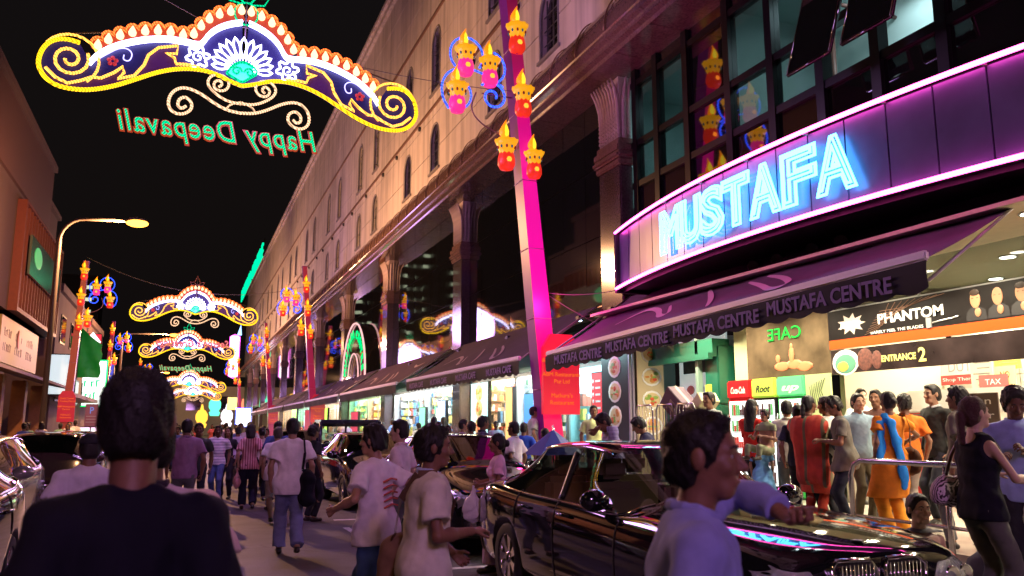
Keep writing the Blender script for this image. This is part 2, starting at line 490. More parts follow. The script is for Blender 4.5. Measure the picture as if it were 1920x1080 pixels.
    j = .94 if fem else 1.0
    G.ell(hp(0, -.012, .03), (.076, .096, .088), Rh, .02)
    G.ell(hp(0, .02, -.035), (.058 * j, .068, .075), Rh, .03)
    G.cone(hp(-.022, .055, -.088), hp(.022, .055, -.088), .023 * j, .023 * j, .025)
    G.cone(hp(-.034, .07, .024), hp(.034, .07, .024), .014, .014, .014)
    G.cone(hp(-.04, .062, -.022), hp(.04, .062, -.022), .02, .02, .02)
    G.ell(hp(.031, .1, .006), (.017, .016, .013), Rh, .014, 'sub'); G.ell(hp(-.031, .1, .006), (.017, .016, .013), Rh, .014, 'sub')
    G.cone(hp(0, .084, .012), hp(0, .107, -.026), .0085, .0125, .009); G.cone(hp(-.013, .092, -.031), hp(.013, .092, -.031), .0085, .0085, .007)
    G.cone(hp(-.02, .079, -.06), hp(.02, .079, -.06), .0085, .0085, .008); G.cone(hp(-.018, .078, -.07), hp(.018, .078, -.07), .009, .009, .005)
    for sg in (-1, 1):
        G.ell(hp(sg * .079, -.008, -.002), (.011, .02, .032), Rh, .006)
    G.cone(neck1 - (neck1 - neck0) * .5, neck1 + V3(0, 0, .03), .053 * j, .051 * j, .025)
    parts.append(G.surface())
    for i, (sh, el, wr, fd, palm, ts) in enumerate(hands):
        if res <= .02: parts.append(body_hand(None, wr, fd, palm, ts, grip[i], .93 if not fem else .85))
    zfix = lambda me: me
    sm = mat('skin_' + skin, SKINS[skin], rough=0.5, spec=0.4, noise=0.1, nscale=20, bump=0.08)
    def put(name, ps, m, par=root):
        me = mesh_np(name, ps); me.transform(Matrix.Scale(sc, 4)); return link(name, me, m, par)
    body = put('body', parts, sm)
    # ---- face
    e = MB()
    if abs(head[0]) < 400:
        e.m(0)
        for sg in (-1, 1): e.ball(hp(sg * .031, .0705, .005), .0112, 10)
        e.m(1)
        for sg in (-1, 1): e.ball(hp(sg * .031, .0748, .005), .0078, 10)
        eo = e.build('eyes', [mat('eye_white', (.55, .52, .5), .3), mat('iris_dark', (.02, .012, .01), .2)], body); eo.scale = (sc,) * 3
        e = MB()
        for sg in (-1, 1): e.tube([hp(sg * .014, .087, .027), hp(sg * .03, .086, .033), hp(sg * .048, .075, .027)], [.004, .0048, .003], 5)
        if hair == 'moustache': e.tube([hp(-.026, .085, -.052), hp(-.008, .095, -.045), hp(.008, .095, -.045), hp(.026, .085, -.052)], [.003, .008, .008, .003], 6)
        eo = e.build('eyebrows', mat('hair_black', haircol, .6, spec=.4), body); eo.scale = (sc,) * 3
        e = MB()
        e.tube([hp(-.023, .083, -.0655), hp(-.008, .0885, -.063), hp(.008, .0885, -.063), hp(.023, .083, -.0655)], [.003, .0055, .0055, .003], 6)
        eo = e.build('lips', mat('lips_' + skin, tuple(c * f for c, f in zip(SKINS[skin], (1.15, .7, .8))), .45), body); eo.scale = (sc,) * 3
    # ---- hair
    if hair != 'bald':
        G = Field(hc - .6 if hair in ('long', 'braid') else hc - .24, hc + .22, .0095 if res > .012 else .0062)
        th = .0085 if hair not in ('thick',) else .017
        G.ell(hp(0, -.016, .036), (.076 + th, .096 + th, .09 + th), Rh, .01)
        G.ell(hp(0, -.05, -.02), (.068 + th, .06 + th, .07 + th), Rh, .02)
        if hair in ('short', 'thick', 'moustache', 'cap'): G.ell(hp(0.01, .04, .098), (.055, .04, .02), Rh, .02)
        if hair == 'bun': G.ell(hp(0, -.135, .0), (.045, .035, .045), Rh, .012)
        n = Rh @ unit(V3(0, 1, -.32)); p = hp(0, .062, .065)
        G.plane(p, n)                                        # keeps the face clear
        for sg in (-1, 1):                                   # and the cheeks and ears
            G.ell(hp(sg * .088, .052, -.05), (.034, .05, .062), Rh, .01, 'sub'); G.ell(hp(sg * .095, -.006, -.012), (.022, .026, .034), Rh, .008, 'sub')
        if hair in ('short', 'thick', 'moustache', 'cap', 'bun'):
            nn = Rh @ unit(V3(0, -.25, -1)); G.plane(hp(0, -.08, -.075), nn)
            for sg in (-1, 1): G.ell(hp(sg * .085, 0, -.06), (.03, .04, .035), Rh, .01, 'sub')
        if hair in ('long', 'braid', 'bob', 'tail'):
            Lh = {'long': .3, 'braid': .5, 'bob': .1, 'tail': .36}[hair]
            if hair == 'long' or hair == 'bob':
                G.cone(hp(-.045, -.06, -.03), hp(-.05, -.065, -.03) + V3(0, -.03, -Lh), .055, .04, .03); G.cone(hp(.045, -.06, -.03), hp(.05, -.065, -.03) + V3(0, -.03, -Lh), .055, .04, .03)
                G.cone(hp(0, -.08, -.03), hp(0, -.08, -.03) + V3(0, -.03, -Lh), .05, .04, .04)
            else:
                c0 = hp(0, -.11, -.01); steps = 9
                for q in range(steps):
                    a = c0 + V3(0, -.02, -Lh * q / steps); r_ = (.034 if q % 2 else .026) * (1 - .4 * q / steps) if hair == 'braid' else .032 * (1 - .5 * q / steps)
                    b = c0 + V3(0, -.02, -Lh * (q + 1) / steps); G.cone(a, b, r_, r_, .01)
        G.wrinkle(.004 if hair != 'thick' else .009, 150, seed, .5)
        put('hair', [G.surface()], mat('hair_black', haircol, .6, spec=.4, noise=.3, nscale=60, bump=.5) if haircol[0] < .02 else mat('hair_%.2f' % haircol[0], haircol, .6, noise=.3, nscale=60, bump=.5))
        if strands and hair != 'cap':                       # loose strands standing off the hair
            hm = [c_ for c_ in root.children if c_.name.startswith('hair')][-1]; V = hm.data.vertices; vs = []; fs = []
            cen = Vector(hc * sc)
            for i_ in range(0, len(V), strands):
                p_ = V[i_].co; n_ = Vector(V[i_].normal); 
                if rg.rand() < .25: continue
                g_ = Vector((rg.normal() * .25, -.35, -.75 if p_.z < cen.z + .05 * sc else -.1)) + n_ * .9; g_.normalize(); L_ = (.012 + .016 * rg.rand()) * sc
                w_ = g_.cross(n_); w_ = (w_.normalized() if w_.length > .01 else Vector((1, 0, 0))) * .0016
                b_ = len(vs); q_ = p_ - n_ * .003; vs += [q_ - w_, q_ + w_, q_ + g_ * L_ + n_ * .002]; fs.append((b_, b_ + 1, b_ + 2))
            me_ = bpy.data.meshes.new('hair_strands'); me_.from_pydata([v_[:] for v_ in vs], [], fs); so_ = link('hair_strands', me_, hm.data.materials[0], hm); so_['kind'] = 'stuff'
        if hair == 'cap':
            G = Field(hc - .24, hc + .25, .009)
            G.ell(hp(0, -.014, .045), (.096, .117, .09), Rh, .01); G.plane(hp(0, 0, .045), Rh @ V3(0, 0, -1))
            G.cone(hp(0, .09, .055), hp(0, .15, .045), .06, .05, .01, Rh @ V3(0, 0, 1), .14)
            put('cap', [G.surface()], cloth((.02, .02, .03)))
    # ---- clothes
    top = top or {}; bottom = bottom or {}
    tc = top.get('col', (.7, .7, .7)); hem = top.get('hem', -.1); sl = top.get('sleeve', .5); loose = top.get('loose', 1.0)
    F = Field((-.58, -.62, .0 if top.get('hem', 0) < -.3 else .6), (.58, .62, 1.52), res)
    g = .018 * loose
    px_ = .05 if fem else .036
    F.cone(tp(-px_, 0, -.06), tp(px_, 0, -.06), .118 + g, .118 + g, .05, AP, .82)
    F.cone(tp(0, 0, .08), tp(0, 0.005, .36), (.112 if fem else .128) * build + g, (.128 if fem else .14) * build + g, .09, AP, .74)
    F.cone(tp(-sw * .72, -.008, .435), tp(sw * .72, -.008, .435), .055 + g * .6, .055 + g * .6, .05, AP, 1.0)
    F.cone(tp(-.04, -.015, .475), tp(.04, -.015, .475), .05, .05, .05)
    if fem:
        for sg in (-1, 1): F.ell(tp(sg * .07, .095, .31), (.062, .05, .06), Rt, .04)
    if top.get('belly'): F.ell(tp(0, .07, .12), (.13, .09, .15), Rt, .06)
    if hem < -.12 or top.get('skirt'):
        hz = top.get('hem', -.12); fl = top.get('flare', .03)
        for i in (0, 1):
            hip, kn, an = legs[i]; q = min(1, (-hz) / .45)
            F.cone(hip, hip + (kn - hip) * q, .1 + g, .1 + fl, .09)
        F.cone(tp(0, 0, 0), (legs[0][0] + legs[1][0] + (legs[0][1] + legs[1][1] - legs[0][0] - legs[1][0]) * min(1.8, -hz / .45)) / 2, .13 + g, .13 + fl * 1.5, .05, AP, .85)
    if sl > 0:
        for sh, el, wr, fd, palm, ts in hands:
            u = unit(el - sh)
            if sl <= .6:
                e_ = sh + u * .285 * min(1, sl * 1.5); A = F.like(); A.cone(sh + V3(0, 0, -.012), e_, .05 + g * .4, .046 + g * 1.3, .03); A.plane(e_ - u * .01, u)
            else:
                e_ = el + (wr - el) * (sl - .0) * .97; A = F.like(); A.cone(sh + V3(0, 0, -.012), el, .05 + g * .4, .044 + g * .4, .03); A.cone(el, e_, .046 + g * .4, .033 + g * .3, .015)
                u2 = unit(wr - el); A.plane(e_ - u2 * .01, u2, box=(e_ - .07, e_ + .09))
            F.join(A, .03)
    F.wrinkle(.0085 * top.get('folds', 1.0), 30, seed, .9)
    F.wrinkle(.0035 * top.get('folds', 1.0), 75, seed + 7, .4)
    F.plane(tp(0, 0, hem), Rt @ V3(0, 0, -1))
    # open neckline
    F.ell(neck0 + (neck1 - neck0) * .75, (.06, .064, .055), None, .01, 'sub')
    if top.get('vneck'): F.ell(tp(0, .1, .44), (.045, .07, .09), Rt, .01, 'sub')
    if top.get('tank'):
        for sg in (-1, 1): F.ell(tp(sg * (sw + .03), 0, .44), (.06, .2, .12), Rt, .01, 'sub')
        F.ell(tp(0, .1, .47), (.075, .09, .09), Rt, .01, 'sub'); F.ell(tp(0, -.1, .5), (.08, .08, .05), Rt, .01, 'sub')
    tm = top.get('mat') or cloth(tc, **top.get('mk', {}))
    tobj = put(top.get('name', 'shirt'), [F.surface()], tm)
    if top.get('collar'):
        G = Field(neck0 - .15, neck0 + .15, .007)
        for q in range(12):
            a0 = math.pi * 2 * q / 12; a1 = math.pi * 2 * (q + 1) / 12
            if q == 2 or q == 3: continue
            P_ = lambda a, z_: neck0 + Rt @ V3(.066 * math.cos(a), .07 * math.sin(a) + .006, z_ - .022 * max(0, math.sin(a)))
            G.cone(P_(a0, .03), P_(a1, .03), .011, .011, .006); G.cone(P_(a0, .042), P_(a1, .042), .009, .009, .006)
        put('collar', [G.surface()], cloth(top['collar']) if isinstance(top['collar'], tuple) else tm)
    kind = bottom.get('kind', 'trousers'); bc = bottom.get('col', (.03, .03, .05))
    F = Field((-.42, -.56, -.01), (.42, .62, 1.12), res)
    w_ = bottom.get('wide', 0.0)
    F.cone(tp(-.045, 0, .03), tp(.045, 0, .03), .112, .112, .04, AP, .82)
    F.cone(pel + V3(-.045, -.01, -.04), pel + V3(.045, -.01, -.04), .12, .12, .04, AP, .9)
    if kind in ('skirt', 'saree'):
        zz = bottom.get('hem', .1); fz = pel + V3(0, 0, -.1)
        mid = (legs[0][2] + legs[1][2]) / 2; F.cone(fz, V3(mid[0], mid[1] * .5, zz + .04), .15, .19 + w_, .06, AP, .85)
        F.cone(legs[0][0], legs[0][2], .11, .12 + w_, .06); F.cone(legs[1][0], legs[1][2], .11, .12 + w_, .06)
        F.wrinkle(.012, 42, seed + 1, .15); F.plane(V3(0, 0, zz), V3(0, 0, -1))
    else:
        cut = {'shorts': .12, 'capri': .55, 'trousers': .97}[kind]
        for hip, kn, an in legs:
            A = F.like()
            A.cone(hip + V3(0, 0, -.03), kn, .09 + w_ * .4, .066 + w_ * .7, .04)
            if kind == 'shorts': A.cone(kn, kn + (an - kn) * .15, .075, .078, .02)
            else: A.cone(kn, an, .064 + w_ * .7, .058 + w_, .02)
            u = unit(an - kn); A.plane(kn + (an - kn) * cut, u); F.join(A, .03)
        F.wrinkle(.007, 32, seed + 1, 1.2); F.wrinkle(.003, 80, seed + 5, 2.5)
    F.plane(tp(0, 0, .11), Rt @ V3(0, 0, 1), box=(pel - .3, pel + .5))
    put(kind if kind != 'saree' else 'skirt', [F.surface()], bottom.get('mat') or cloth(bc, **bottom.get('mk', {})))
    # ---- shoes
    if shoe:
        for hip, kn, an in legs:
            F = Field(an - V3(.1, .16, .12), an + V3(.1, .26, .08), .009)
            d = unit(V3(0, 1, -.0)); tilt = -.55 if (an[2] > .1) else 0
            toe = an + V3(0, .155, -.05 + tilt * .1); heel = an + V3(0, -.035, -.047)
            F.cone(heel, toe, .036, .038, .02, V3(0, 0, 1), .9); F.cone(an + V3(0, 0, -.01), an + V3(0, .07, -.035), .036, .034, .02)
            F.plane(an + V3(0, 0, -.083 + .0), V3(0, 0, -1))
            put('shoe', [F.surface()], mat('shoe_%.2f%.2f' % shoe[:2], shoe, .4))
    if extra: extra(root, J, put, tp, sc)
    return root, J

# things carried
def shoulder_bag(col, side=1, z=-.1, size=(.3, .13, .34), label='', cat='bag', strapcol=None, cross=True):
    def f(root, J, put, tp, sc):
        w, d, h = size; sg = side
        c = tp(sg * .2, -.06, z)
        F = Field(c - .4, c + .45, .014)
        F.cone(c + V3(0, -w / 2 + .05, -h * .3), c + V3(0, w / 2 - .05, -h * .3), .06 * h / .3, .06 * h / .3, .05, V3(1, 0, 0), d / .2)
        F.cone(c + V3(0, -w / 2 + .06, h * .25), c + V3(0, w / 2 - .06, h * .25), .055 * h / .3, .055 * h / .3, .1, V3(1, 0, 0), d / .2)
        F.ell(c, (d / 2, w / 2, h / 2), None, .06); F.wrinkle(.01, 30, 5)
        t = thing('bag', label, cat, root.location, root.rotation_euler.z, None)
        m = cloth(col)
        put('bag_body', [F.surface()], m, t)
        top = tp((-.1 if cross else .14) * sg, -.02, .52)
        e = MB()
        pf = [c + V3(0, .1, h * .3), tp(sg * .12, .15, .2), tp(sg * (0 if cross else .15), .15, .38), top + V3(0, .04, .0), top + V3(0, -.07, -.0), tp(sg * (.02 if cross else .15), -.155, .36), tp(sg * .13, -.16, .15), c + V3(0, -.1, h * .3)]
        P = [Vector(p) * sc for p in pf]
        for i in range(len(P) - 1):
            a, b = P[i], P[i + 1]; t_ = (b - a).normalized(); n = Vector((P[i].x, P[i].y, 0)); n = n.normalized() if n.length > .01 else Vector((0, 0, 1))
            w2 = t_.cross(n).normalized() * .022
            e.add([a - w2, a + w2, b + w2, b - w2], [(0, 1, 2, 3)]); e.add([x + n * .006 for x in (a - w2, a + w2, b + w2, b - w2)], [(3, 2, 1, 0)])
        e.build('strap', cloth(strapcol or col), t)
    return f

def carrier_bag(hand='handR', col=(.8, .8, .82), label='', size=.16, text=None):
    def f(root, J, put, tp, sc):
        h = J[hand]; F = Field(h + V3(-.25, -.25, -.55), h + V3(.25, .25, .05), .012)
        F.cone(h, h + V3(0, 0, -.16), .012, .03, .02); F.ell(h + V3(0, 0, -.16 - size * .8), (size * .55, size * .8, size), None, .05)
        F.wrinkle(.016, 48, 3)
        t = thing('carrier_bag', label, 'plastic bag', root.location, root.rotation_euler.z, None)
        m = mat('bag_plastic_%.1f_%.1f' % col[:2], col, .35, spec=.5, bump=.4, nscale=10)
        put('bag_body', [F.surface()], m, t)
    return f
# ------------------------------------------------------------ picture rays, for reading distances off the photograph
_F = 1550.; _P = math.atan(260 / 1550); _Y = R(21.5)
def ray(u, v):
    x = (u - 960) / _F; y = (540 - v) / _F
    f = math.cos(_P) - y * math.sin(_P); z = math.sin(_P) + y * math.cos(_P)
    return (x * math.cos(_Y) + f * math.sin(_Y), -x * math.sin(_Y) + f * math.cos(_Y), z)
def onx(u, v, X): r = ray(u, v); t = X / r[0]; return (X, r[1] * t, 1.6 + r[2] * t)
def ony(u, v, Y): r = ray(u, v); t = Y / r[1]; return (r[0] * t, Y, 1.6 + r[2] * t)
def ond(u, v, d):
    r = ray(u, v); f = r[0] * math.sin(_Y) + r[1] * math.cos(_Y); t = d / f; return (r[0] * t, r[1] * t, 1.6 + r[2] * t)

PERIOD, COL0, NBAY = 11.7, 16.6, 11
colY = lambda k: COL0 + PERIOD * k

# ------------------------------------------------------------ ground
asphalt = mat('asphalt', (0.075, 0.07, 0.075), rough=0.6, spec=0.5, noise=0.4, nscale=1.1, bump=0.5)
_n = asphalt.node_tree; _b = _n.nodes['Principled BSDF']; _src = _b.inputs['Base Color'].links[0].from_socket
_tc = _n.nodes.new('ShaderNodeTexCoord'); _v = _n.nodes.new('ShaderNodeTexVoronoi'); _v.feature = 'DISTANCE_TO_EDGE'; _v.inputs['Scale'].default_value = .55; _n.links.new(_tc.outputs['Object'], _v.inputs['Vector'])
_lt = _n.nodes.new('ShaderNodeMapRange'); _lt.inputs[1].default_value = 0; _lt.inputs[2].default_value = .012; _lt.inputs[3].default_value = .35; _lt.inputs[4].default_value = 1; _n.links.new(_v.outputs['Distance'], _lt.inputs[0])
_g = _n.nodes.new('ShaderNodeTexNoise'); _g.inputs['Scale'].default_value = 60; _n.links.new(_tc.outputs['Object'], _g.inputs['Vector'])
_gm = _n.nodes.new('ShaderNodeMapRange'); _gm.inputs[1].default_value = .35; _gm.inputs[2].default_value = .7; _gm.inputs[3].default_value = .6; _gm.inputs[4].default_value = 1.5; _n.links.new(_g.outputs[0], _gm.inputs[0])
_m1 = _n.nodes.new('ShaderNodeMath'); _m1.operation = 'MULTIPLY'; _n.links.new(_lt.outputs[0], _m1.inputs[0]); _n.links.new(_gm.outputs[0], _m1.inputs[1])
_vm = _n.nodes.new('ShaderNodeVectorMath'); _vm.operation = 'SCALE'; _n.links.new(_src, _vm.inputs[0]); _n.links.new(_m1.outputs[0], _vm.inputs['Scale']); _n.links.new(_vm.outputs[0], _b.inputs['Base Color'])
g = MB(); g.box(-3.4, 5.15, -60, 400, -0.3, 0.0); g.build('road', asphalt, kind='structure')
g = MB(); g.box(-400, 400, -200, 600, -0.5, -0.31); g.build('ground', mat('earth', (0.04, 0.035, 0.03), 0.9, noise=0.2), kind='structure')
pave = mat('paving', (0.22, 0.2, 0.19), rough=0.5, noise=0.25, nscale=2.2, bump=0.15)
g = MB()
g.box(5.42, 6.85, -60, 170, -0.3, 0.2); g.build('pavement', pave, kind='structure')
g = MB(); g.box(6.853, 14.0, -20, 170, -0.3, 0.42); g.build('shop_walkway', mat('walkway_tile', (0.32, 0.28, 0.24), rough=0.25, noise=0.15, nscale=3), kind='structure')
g = MB(); g.box(-9, -3.68, -60, 200, -0.3, 0.18); g.build('pavement', pave, kind='structure')
kerbm = MB(); kerbm.bevbox(-0.13, 0.13, 0.005, 0.995, -0.2, 0.205, 0.02); kerb_me = kerbm.mesh('kerb_stone')
kroot = bpy.data.objects.new('kerb', None); C.objects.link(kroot); tag(kroot, kind='structure')
km = mat('kerb_concrete', (0.3, 0.29, 0.27), rough=0.8, noise=0.2, nscale=4)
for y in range(2, 46): link('kerb_stone', kerb_me, km, kroot, (5.285, y, 0))
for y in range(6, 46): link('kerb_stone', kerb_me, km, kroot, (-3.54, y, -0.02))
g = MB()
for x in (5.285, -3.54): g.box(x - .13, x + .13, 46, 200, -.2, .2)
o = g.build('kerb_run', km, kroot); o['kind'] = 'stuff'
# painted parking marks
paint = mat('road_paint', (0.62, 0.6, 0.58), rough=0.6, noise=0.35, nscale=7)
for k, y in enumerate((9.4, 14.9, 20.6, 27.0)):
    g = MB(); g.box(2.55, 5.0, y - .06, y + .06, 0, .004); o = g.build('bay_line', paint, kind='structure')
for y in (7.5, 13.2, 18.8, 24.5):
    g = MB(); g.box(2.5, 2.6, y - .5, y + .55, 0, .0042); o = g.build('bay_line', paint, kind='structure')
# small litter and drain covers
g = MB(); g.box(1.0, 1.6, 6.1, 6.7, 0, .004); g.build('manhole_cover', mat('iron', (.05, .045, .045), .5, .6, noise=.3, nscale=30), kind='structure')

# ------------------------------------------------------------ the department store
store = thing('department_store', 'long pale department store with arched upper windows, dark glass bays and tall leaf capitals', 'building', (9, 4, 0))
SX = lambda x, y, z: (x - 9, y - 4, z)
stone = mat('pale_stone', (0.78, 0.7, 0.64), rough=0.7, noise=0.1, nscale=0.8, bump=0.1)
_n = stone.node_tree; _b = _n.nodes['Principled BSDF']; _src = _b.inputs['Base Color'].links[0].from_socket     # rain streaks
_ge = _n.nodes.new('ShaderNodeNewGeometry'); _mp = _n.nodes.new('ShaderNodeMapping'); _mp.inputs['Scale'].default_value = (1, 1.6, .09); _n.links.new(_ge.outputs['Position'], _mp.inputs[0])
_g = _n.nodes.new('ShaderNodeTexNoise'); _g.inputs['Scale'].default_value = 1.6; _g.inputs['Detail'].default_value = 8; _n.links.new(_mp.outputs[0], _g.inputs['Vector'])
_gm = _n.nodes.new('ShaderNodeMapRange'); _gm.inputs[1].default_value = .42; _gm.inputs[2].default_value = .66; _gm.inputs[3].default_value = 1.05; _gm.inputs[4].default_value = .72; _n.links.new(_g.outputs[0], _gm.inputs[0])
_vm = _n.nodes.new('ShaderNodeVectorMath'); _vm.operation = 'SCALE'; _n.links.new(_src, _vm.inputs[0]); _n.links.new(_gm.outputs[0], _vm.inputs['Scale']); _n.links.new(_vm.outputs[0], _b.inputs['Base Color'])
granite = mat('polished_granite', (0.2, 0.115, 0.1), rough=0.16, spec=0.6, noise=0.35, nscale=22, coat=0.3)
granite_d = mat('dark_granite', (0.07, 0.05, 0.055), rough=0.14, spec=0.6, noise=0.4, nscale=30, coat=0.3)
Y0, Y1 = -6.0, colY(NBAY)
def outward(me):
    bm = bmesh.new(); bm.from_mesh(me); bmesh.ops.recalc_face_normals(bm, faces=bm.faces[:]); bm.to_mesh(me); bm.free(); return me
def bool_cut(me, cutters):
    a = link('cutting_a', outward(me)); b = link('cutting_b', outward(cutters.mesh('c')))
    md = a.modifiers.new('b', 'BOOLEAN'); md.object = b; md.operation = 'DIFFERENCE'; md.solver = 'EXACT'
    dg = bpy.context.evaluated_depsgraph_get(); out = bpy.data.meshes.new_from_object(a.evaluated_get(dg))
    bpy.data.objects.remove(a); bpy.data.objects.remove(b); return out
def arch_pts(yc, w, z0, z1, n=10):
    r = w / 2; zc = z1 - r * 1.15
    return [(yc - r, z0), (yc + r, z0)] + [(yc + r * math.cos(math.pi * i / n), zc + (z1 - zc) * math.sin(math.pi * i / n)) for i in range(n + 1)]
WIN = [(3.65, 1.3, 12.15, 14.15), (8.15, 1.3, 12.15, 14.15), (3.65, 1.3, 15.65, 18.5), (8.15, 1.3, 15.65, 18.5)]
courses = []
zs = [11.45, 13.0, 14.55, 16.1, 17.65, 19.2, 20.75, 22.3, 23.6]
for a, b in zip(zs[:-1], zs[1:]):
    m = MB(); m.box(9.12, 9.5, 0, PERIOD - 0.01, a + .02, b - .02)
    me = m.mesh('wall_course'); ct = MB(); hit = False
    for yc, w, z0, z1 in WIN:
        if z1 > a and z0 < b: ct.poly_prism(arch_pts(yc, w, z0, z1), 8.5, 10, 'x'); hit = True
    if hit: me = bool_cut(me, ct)
    courses.append(me)
m = MB(); m.box(9.3, 13, Y0, Y1, 19, 23.55); m.box(9.8, 13, Y0, Y1, 11.4, 19.0)
# wall behind, between the windows
m.build('wall', mat('joint_stone', (0.3, 0.27, 0.25), 0.8), store, (-9, -4, 0))
m = MB(); m.box(8.95, 9.5, Y0, Y1, 23.62, 23.95); m.box(8.8, 9.5, Y0, Y1, 23.95, 24.15); m.build('roof_coping', stone, store, (-9, -4, 0))
m = MB()
for z in (14.93, 19.15): m.box(9.04, 9.3, Y0, Y1, z - .05, z + .05)
m.build('string_course', mat('bronze_joint', (.3, .17, .12), .35, .4), store, (-9, -4, 0))
# windows: frame, glazing bars, pane
def win_mesh(w, z0, z1):
    f = MB(); p = arch_pts(0, w, z0, z1); f.tube([(0, a, b) for a, b in p], .06, 4, closed=True); f.box(-.1, .1, -w / 2 - .1, w / 2 + .1, z0 - .14, z0 - .04)
    b = MB(); r = w / 2
    for q in (-.33, 0, .33):
        top = z1 - (abs(q) * 2 * r) ** 2 * .5 - .06; b.box(-.015, .015, q * w - .015, q * w + .015, z0, top)
    n = int((z1 - z0) / .45)
    for i in range(1, n): b.box(-.012, .012, -r + .02, r - .02, z0 + i * .45 - .012, z0 + i * .45 + .012)
    pn = MB(); pn.poly_prism(p, 0, .02, 'x')
    return f.mesh('window'), b.mesh('glazing_bars'), pn.mesh('pane')
wms = [win_mesh(1.3, 12.15, 14.15), win_mesh(1.3, 15.65, 18.5)]
wframe = mat('window_frame_grey', (.28, .26, .26), .5); bar = mat('glazing_bar', (.12, .12, .12), .4)
dpane = mat('window_pane_dark', (.012, .014, .018), .06, spec=.8)
vent = MB(); vent.lathe([(.11, 0), (.11, .08), (.07, .1)], ax=(-1, 0, 0), n=10); vent_me = vent.mesh('wall_vent')  # small dark round vent, gives no light
for k in range(-2, NBAY):
    y = colY(k) + 0.0
    for me in courses: link('wall_course', me, stone, store, SX(0, y, 0))
    for i, (yc, w, z0, z1) in enumerate(WIN):
        a, b, c = wms[0 if i < 2 else 1]
        f = link('window', a, wframe, store, SX(9.14, y + yc, 0)); link('glazing_bars', b, bar, f, (.12, 0, 0)); link('pane', c, dpane, f, (.2, 0, 0))
    for yc in (1.6, 6.0, 10.3): link('wall_vent', vent_me, mat('vent_iron', (.03, .03, .03), .5), store, SX(9.12, y + yc, 14.7))
# cornice, in stone segments
prof = [(9.4, 9.75), (8.42, 9.75), (8.42, 9.86), (8.3, 9.9), (8.3, 10.04), (8.2, 10.08), (8.2, 10.2)]
prof += [(8.82 - .66 * math.cos(math.pi / 2 * i / 9) + .02, 10.24 + .98 * math.sin(math.pi / 2 * i / 9)) for i in range(10)]
prof += [(8.84, 11.3), (8.98, 11.34), (8.98, 11.44), (9.4, 11.44)]
seg = MB(); seg.poly_prism(prof, .006, PERIOD / 8 - .006, 'y'); seg_me = seg.mesh('cornice_stone')
# poly_prism along y puts (a, d, b): x, y, z as wanted
rib = MB(); rib.tube([(8.82 - .68 * math.cos(math.pi / 2 * i / 9), 0, 10.24 + 1.0 * math.sin(math.pi / 2 * i / 9)) for i in range(10)], .022, 4); rib_me = rib.mesh('joint_rib')
rel = [0]
for k in range(-2, NBAY):
    for i in range(8):
        y = colY(k) + i * PERIOD / 8
        s_ = link('cornice_stone', seg_me, granite, store, SX(0, y, 0)); link('joint_rib', rib_me, mat('bronze_joint', (.3, .17, .12), .35, .4), s_)
# columns with leaf capitals
leaf = MB()
pts = [(-.02, 0, 0), (-.03, 0, .5), (-.06, 0, .9), (-.16, 0, 1.2), (-.32, 0, 1.42)]
leaf.tube(pts, [.055, .058, .06, .055, .02], 7)
for i in range(12):
    z = .05 + i * .1; x = -.07 - (max(0, z - .8) ** 2) * .6
    leaf.tube([(x, -.05, z), (x - .025, 0, z + .05), (x, .05, z + .1)], .014, 4)
leaf_me = leaf.mesh('capital_leaf')
pinkst = mat('capital_stone', (0.5, 0.38, 0.36), rough=0.55, noise=0.12, nscale=8)
for k in range(0, NBAY):
    y = colY(k)
    m = MB(); m.bevbox(9.0, 9.35, y - .52, y + .52, 4.1, 7.55, .03); m.bevbox(9.0, 9.85 if k == 0 else 9.4, y - (.6 if k == 0 else .45), y + (.6 if k == 0 else .45), .42, 4.1, .03)
    m.m(1); m.bevbox(8.96, 9.86 if k == 0 else 9.41, y - (.63 if k == 0 else .48), y + (.63 if k == 0 else .48), .425, .9, .03); m.bevbox(8.94, 9.36, y - .58, y + .58, 7.55, 7.7, .03)
    m.bevbox(8.87, 9.36, y - .65, y + .65, 7.7, 7.86, .05); m.bevbox(8.9, 9.36, y - .61, y + .61, 7.86, 8.05, .03); m.bevbox(8.96, 9.36, y - .55, y + .55, 8.05, 8.2, .02)
    m.m(2); m.box(9.06, 9.36, y - .42, y + .42, 8.2, 9.74)
    col = m.build('column', [granite_d, granite, pinkst], store, (-9, -4, 0))
    for j in range(8): link('capital_leaf', leaf_me, pinkst, col, (9.05, y - .42 + j * .12, 8.2), (0, 0, (j - 3.5) * R(-5)), (.8, .9, 1))
    if k < 5:
        for j in range(2): link('capital_leaf', leaf_me, pinkst, col, (9.15 + j * .12, y - .45, 8.2), (0, 0, R(80)), (.8, .9, 1))
# dark glass bays: one pane each
paneg = mat('curtain_glass', (.006, .006, .007), rough=.035, spec=1.0, coat=0.0)
paneg.node_tree.nodes['Principled BSDF'].inputs['IOR'].default_value = 1.9
mull = mat('mullion', (.02, .018, .02), .35, .5)
npan = 8; pw = (PERIOD - 1.04) / npan; ph = 5.3 / 3
pm = MB(); pm.box(0, .02, .012, pw - .012, .012, ph - .012); pane_me = pm.mesh('glass_pane')
rg = random.Random(3)
for k in range(0, NBAY - 1):
    y0 = colY(k) + .52
    if k >= 6:
        m = MB(); m.box(9.3, 9.32, y0, y0 + PERIOD - 1.04, 4.45, 9.75); m.build('glass_pane', paneg, store, (-9, -4, 0)); continue
    for i in range(npan):
        for j in range(3):
            link('glass_pane', pane_me, paneg, store, SX(9.3, y0 + i * pw, 4.45 + j * ph), (0, rg.uniform(-.004, .004), rg.uniform(-.003, .003)))
m = MB(); m.box(9.34, 9.6, colY(0) + .4, Y1, 4.3, 9.75); m.build('bay_backing', mull, store, (-9, -4, 0))
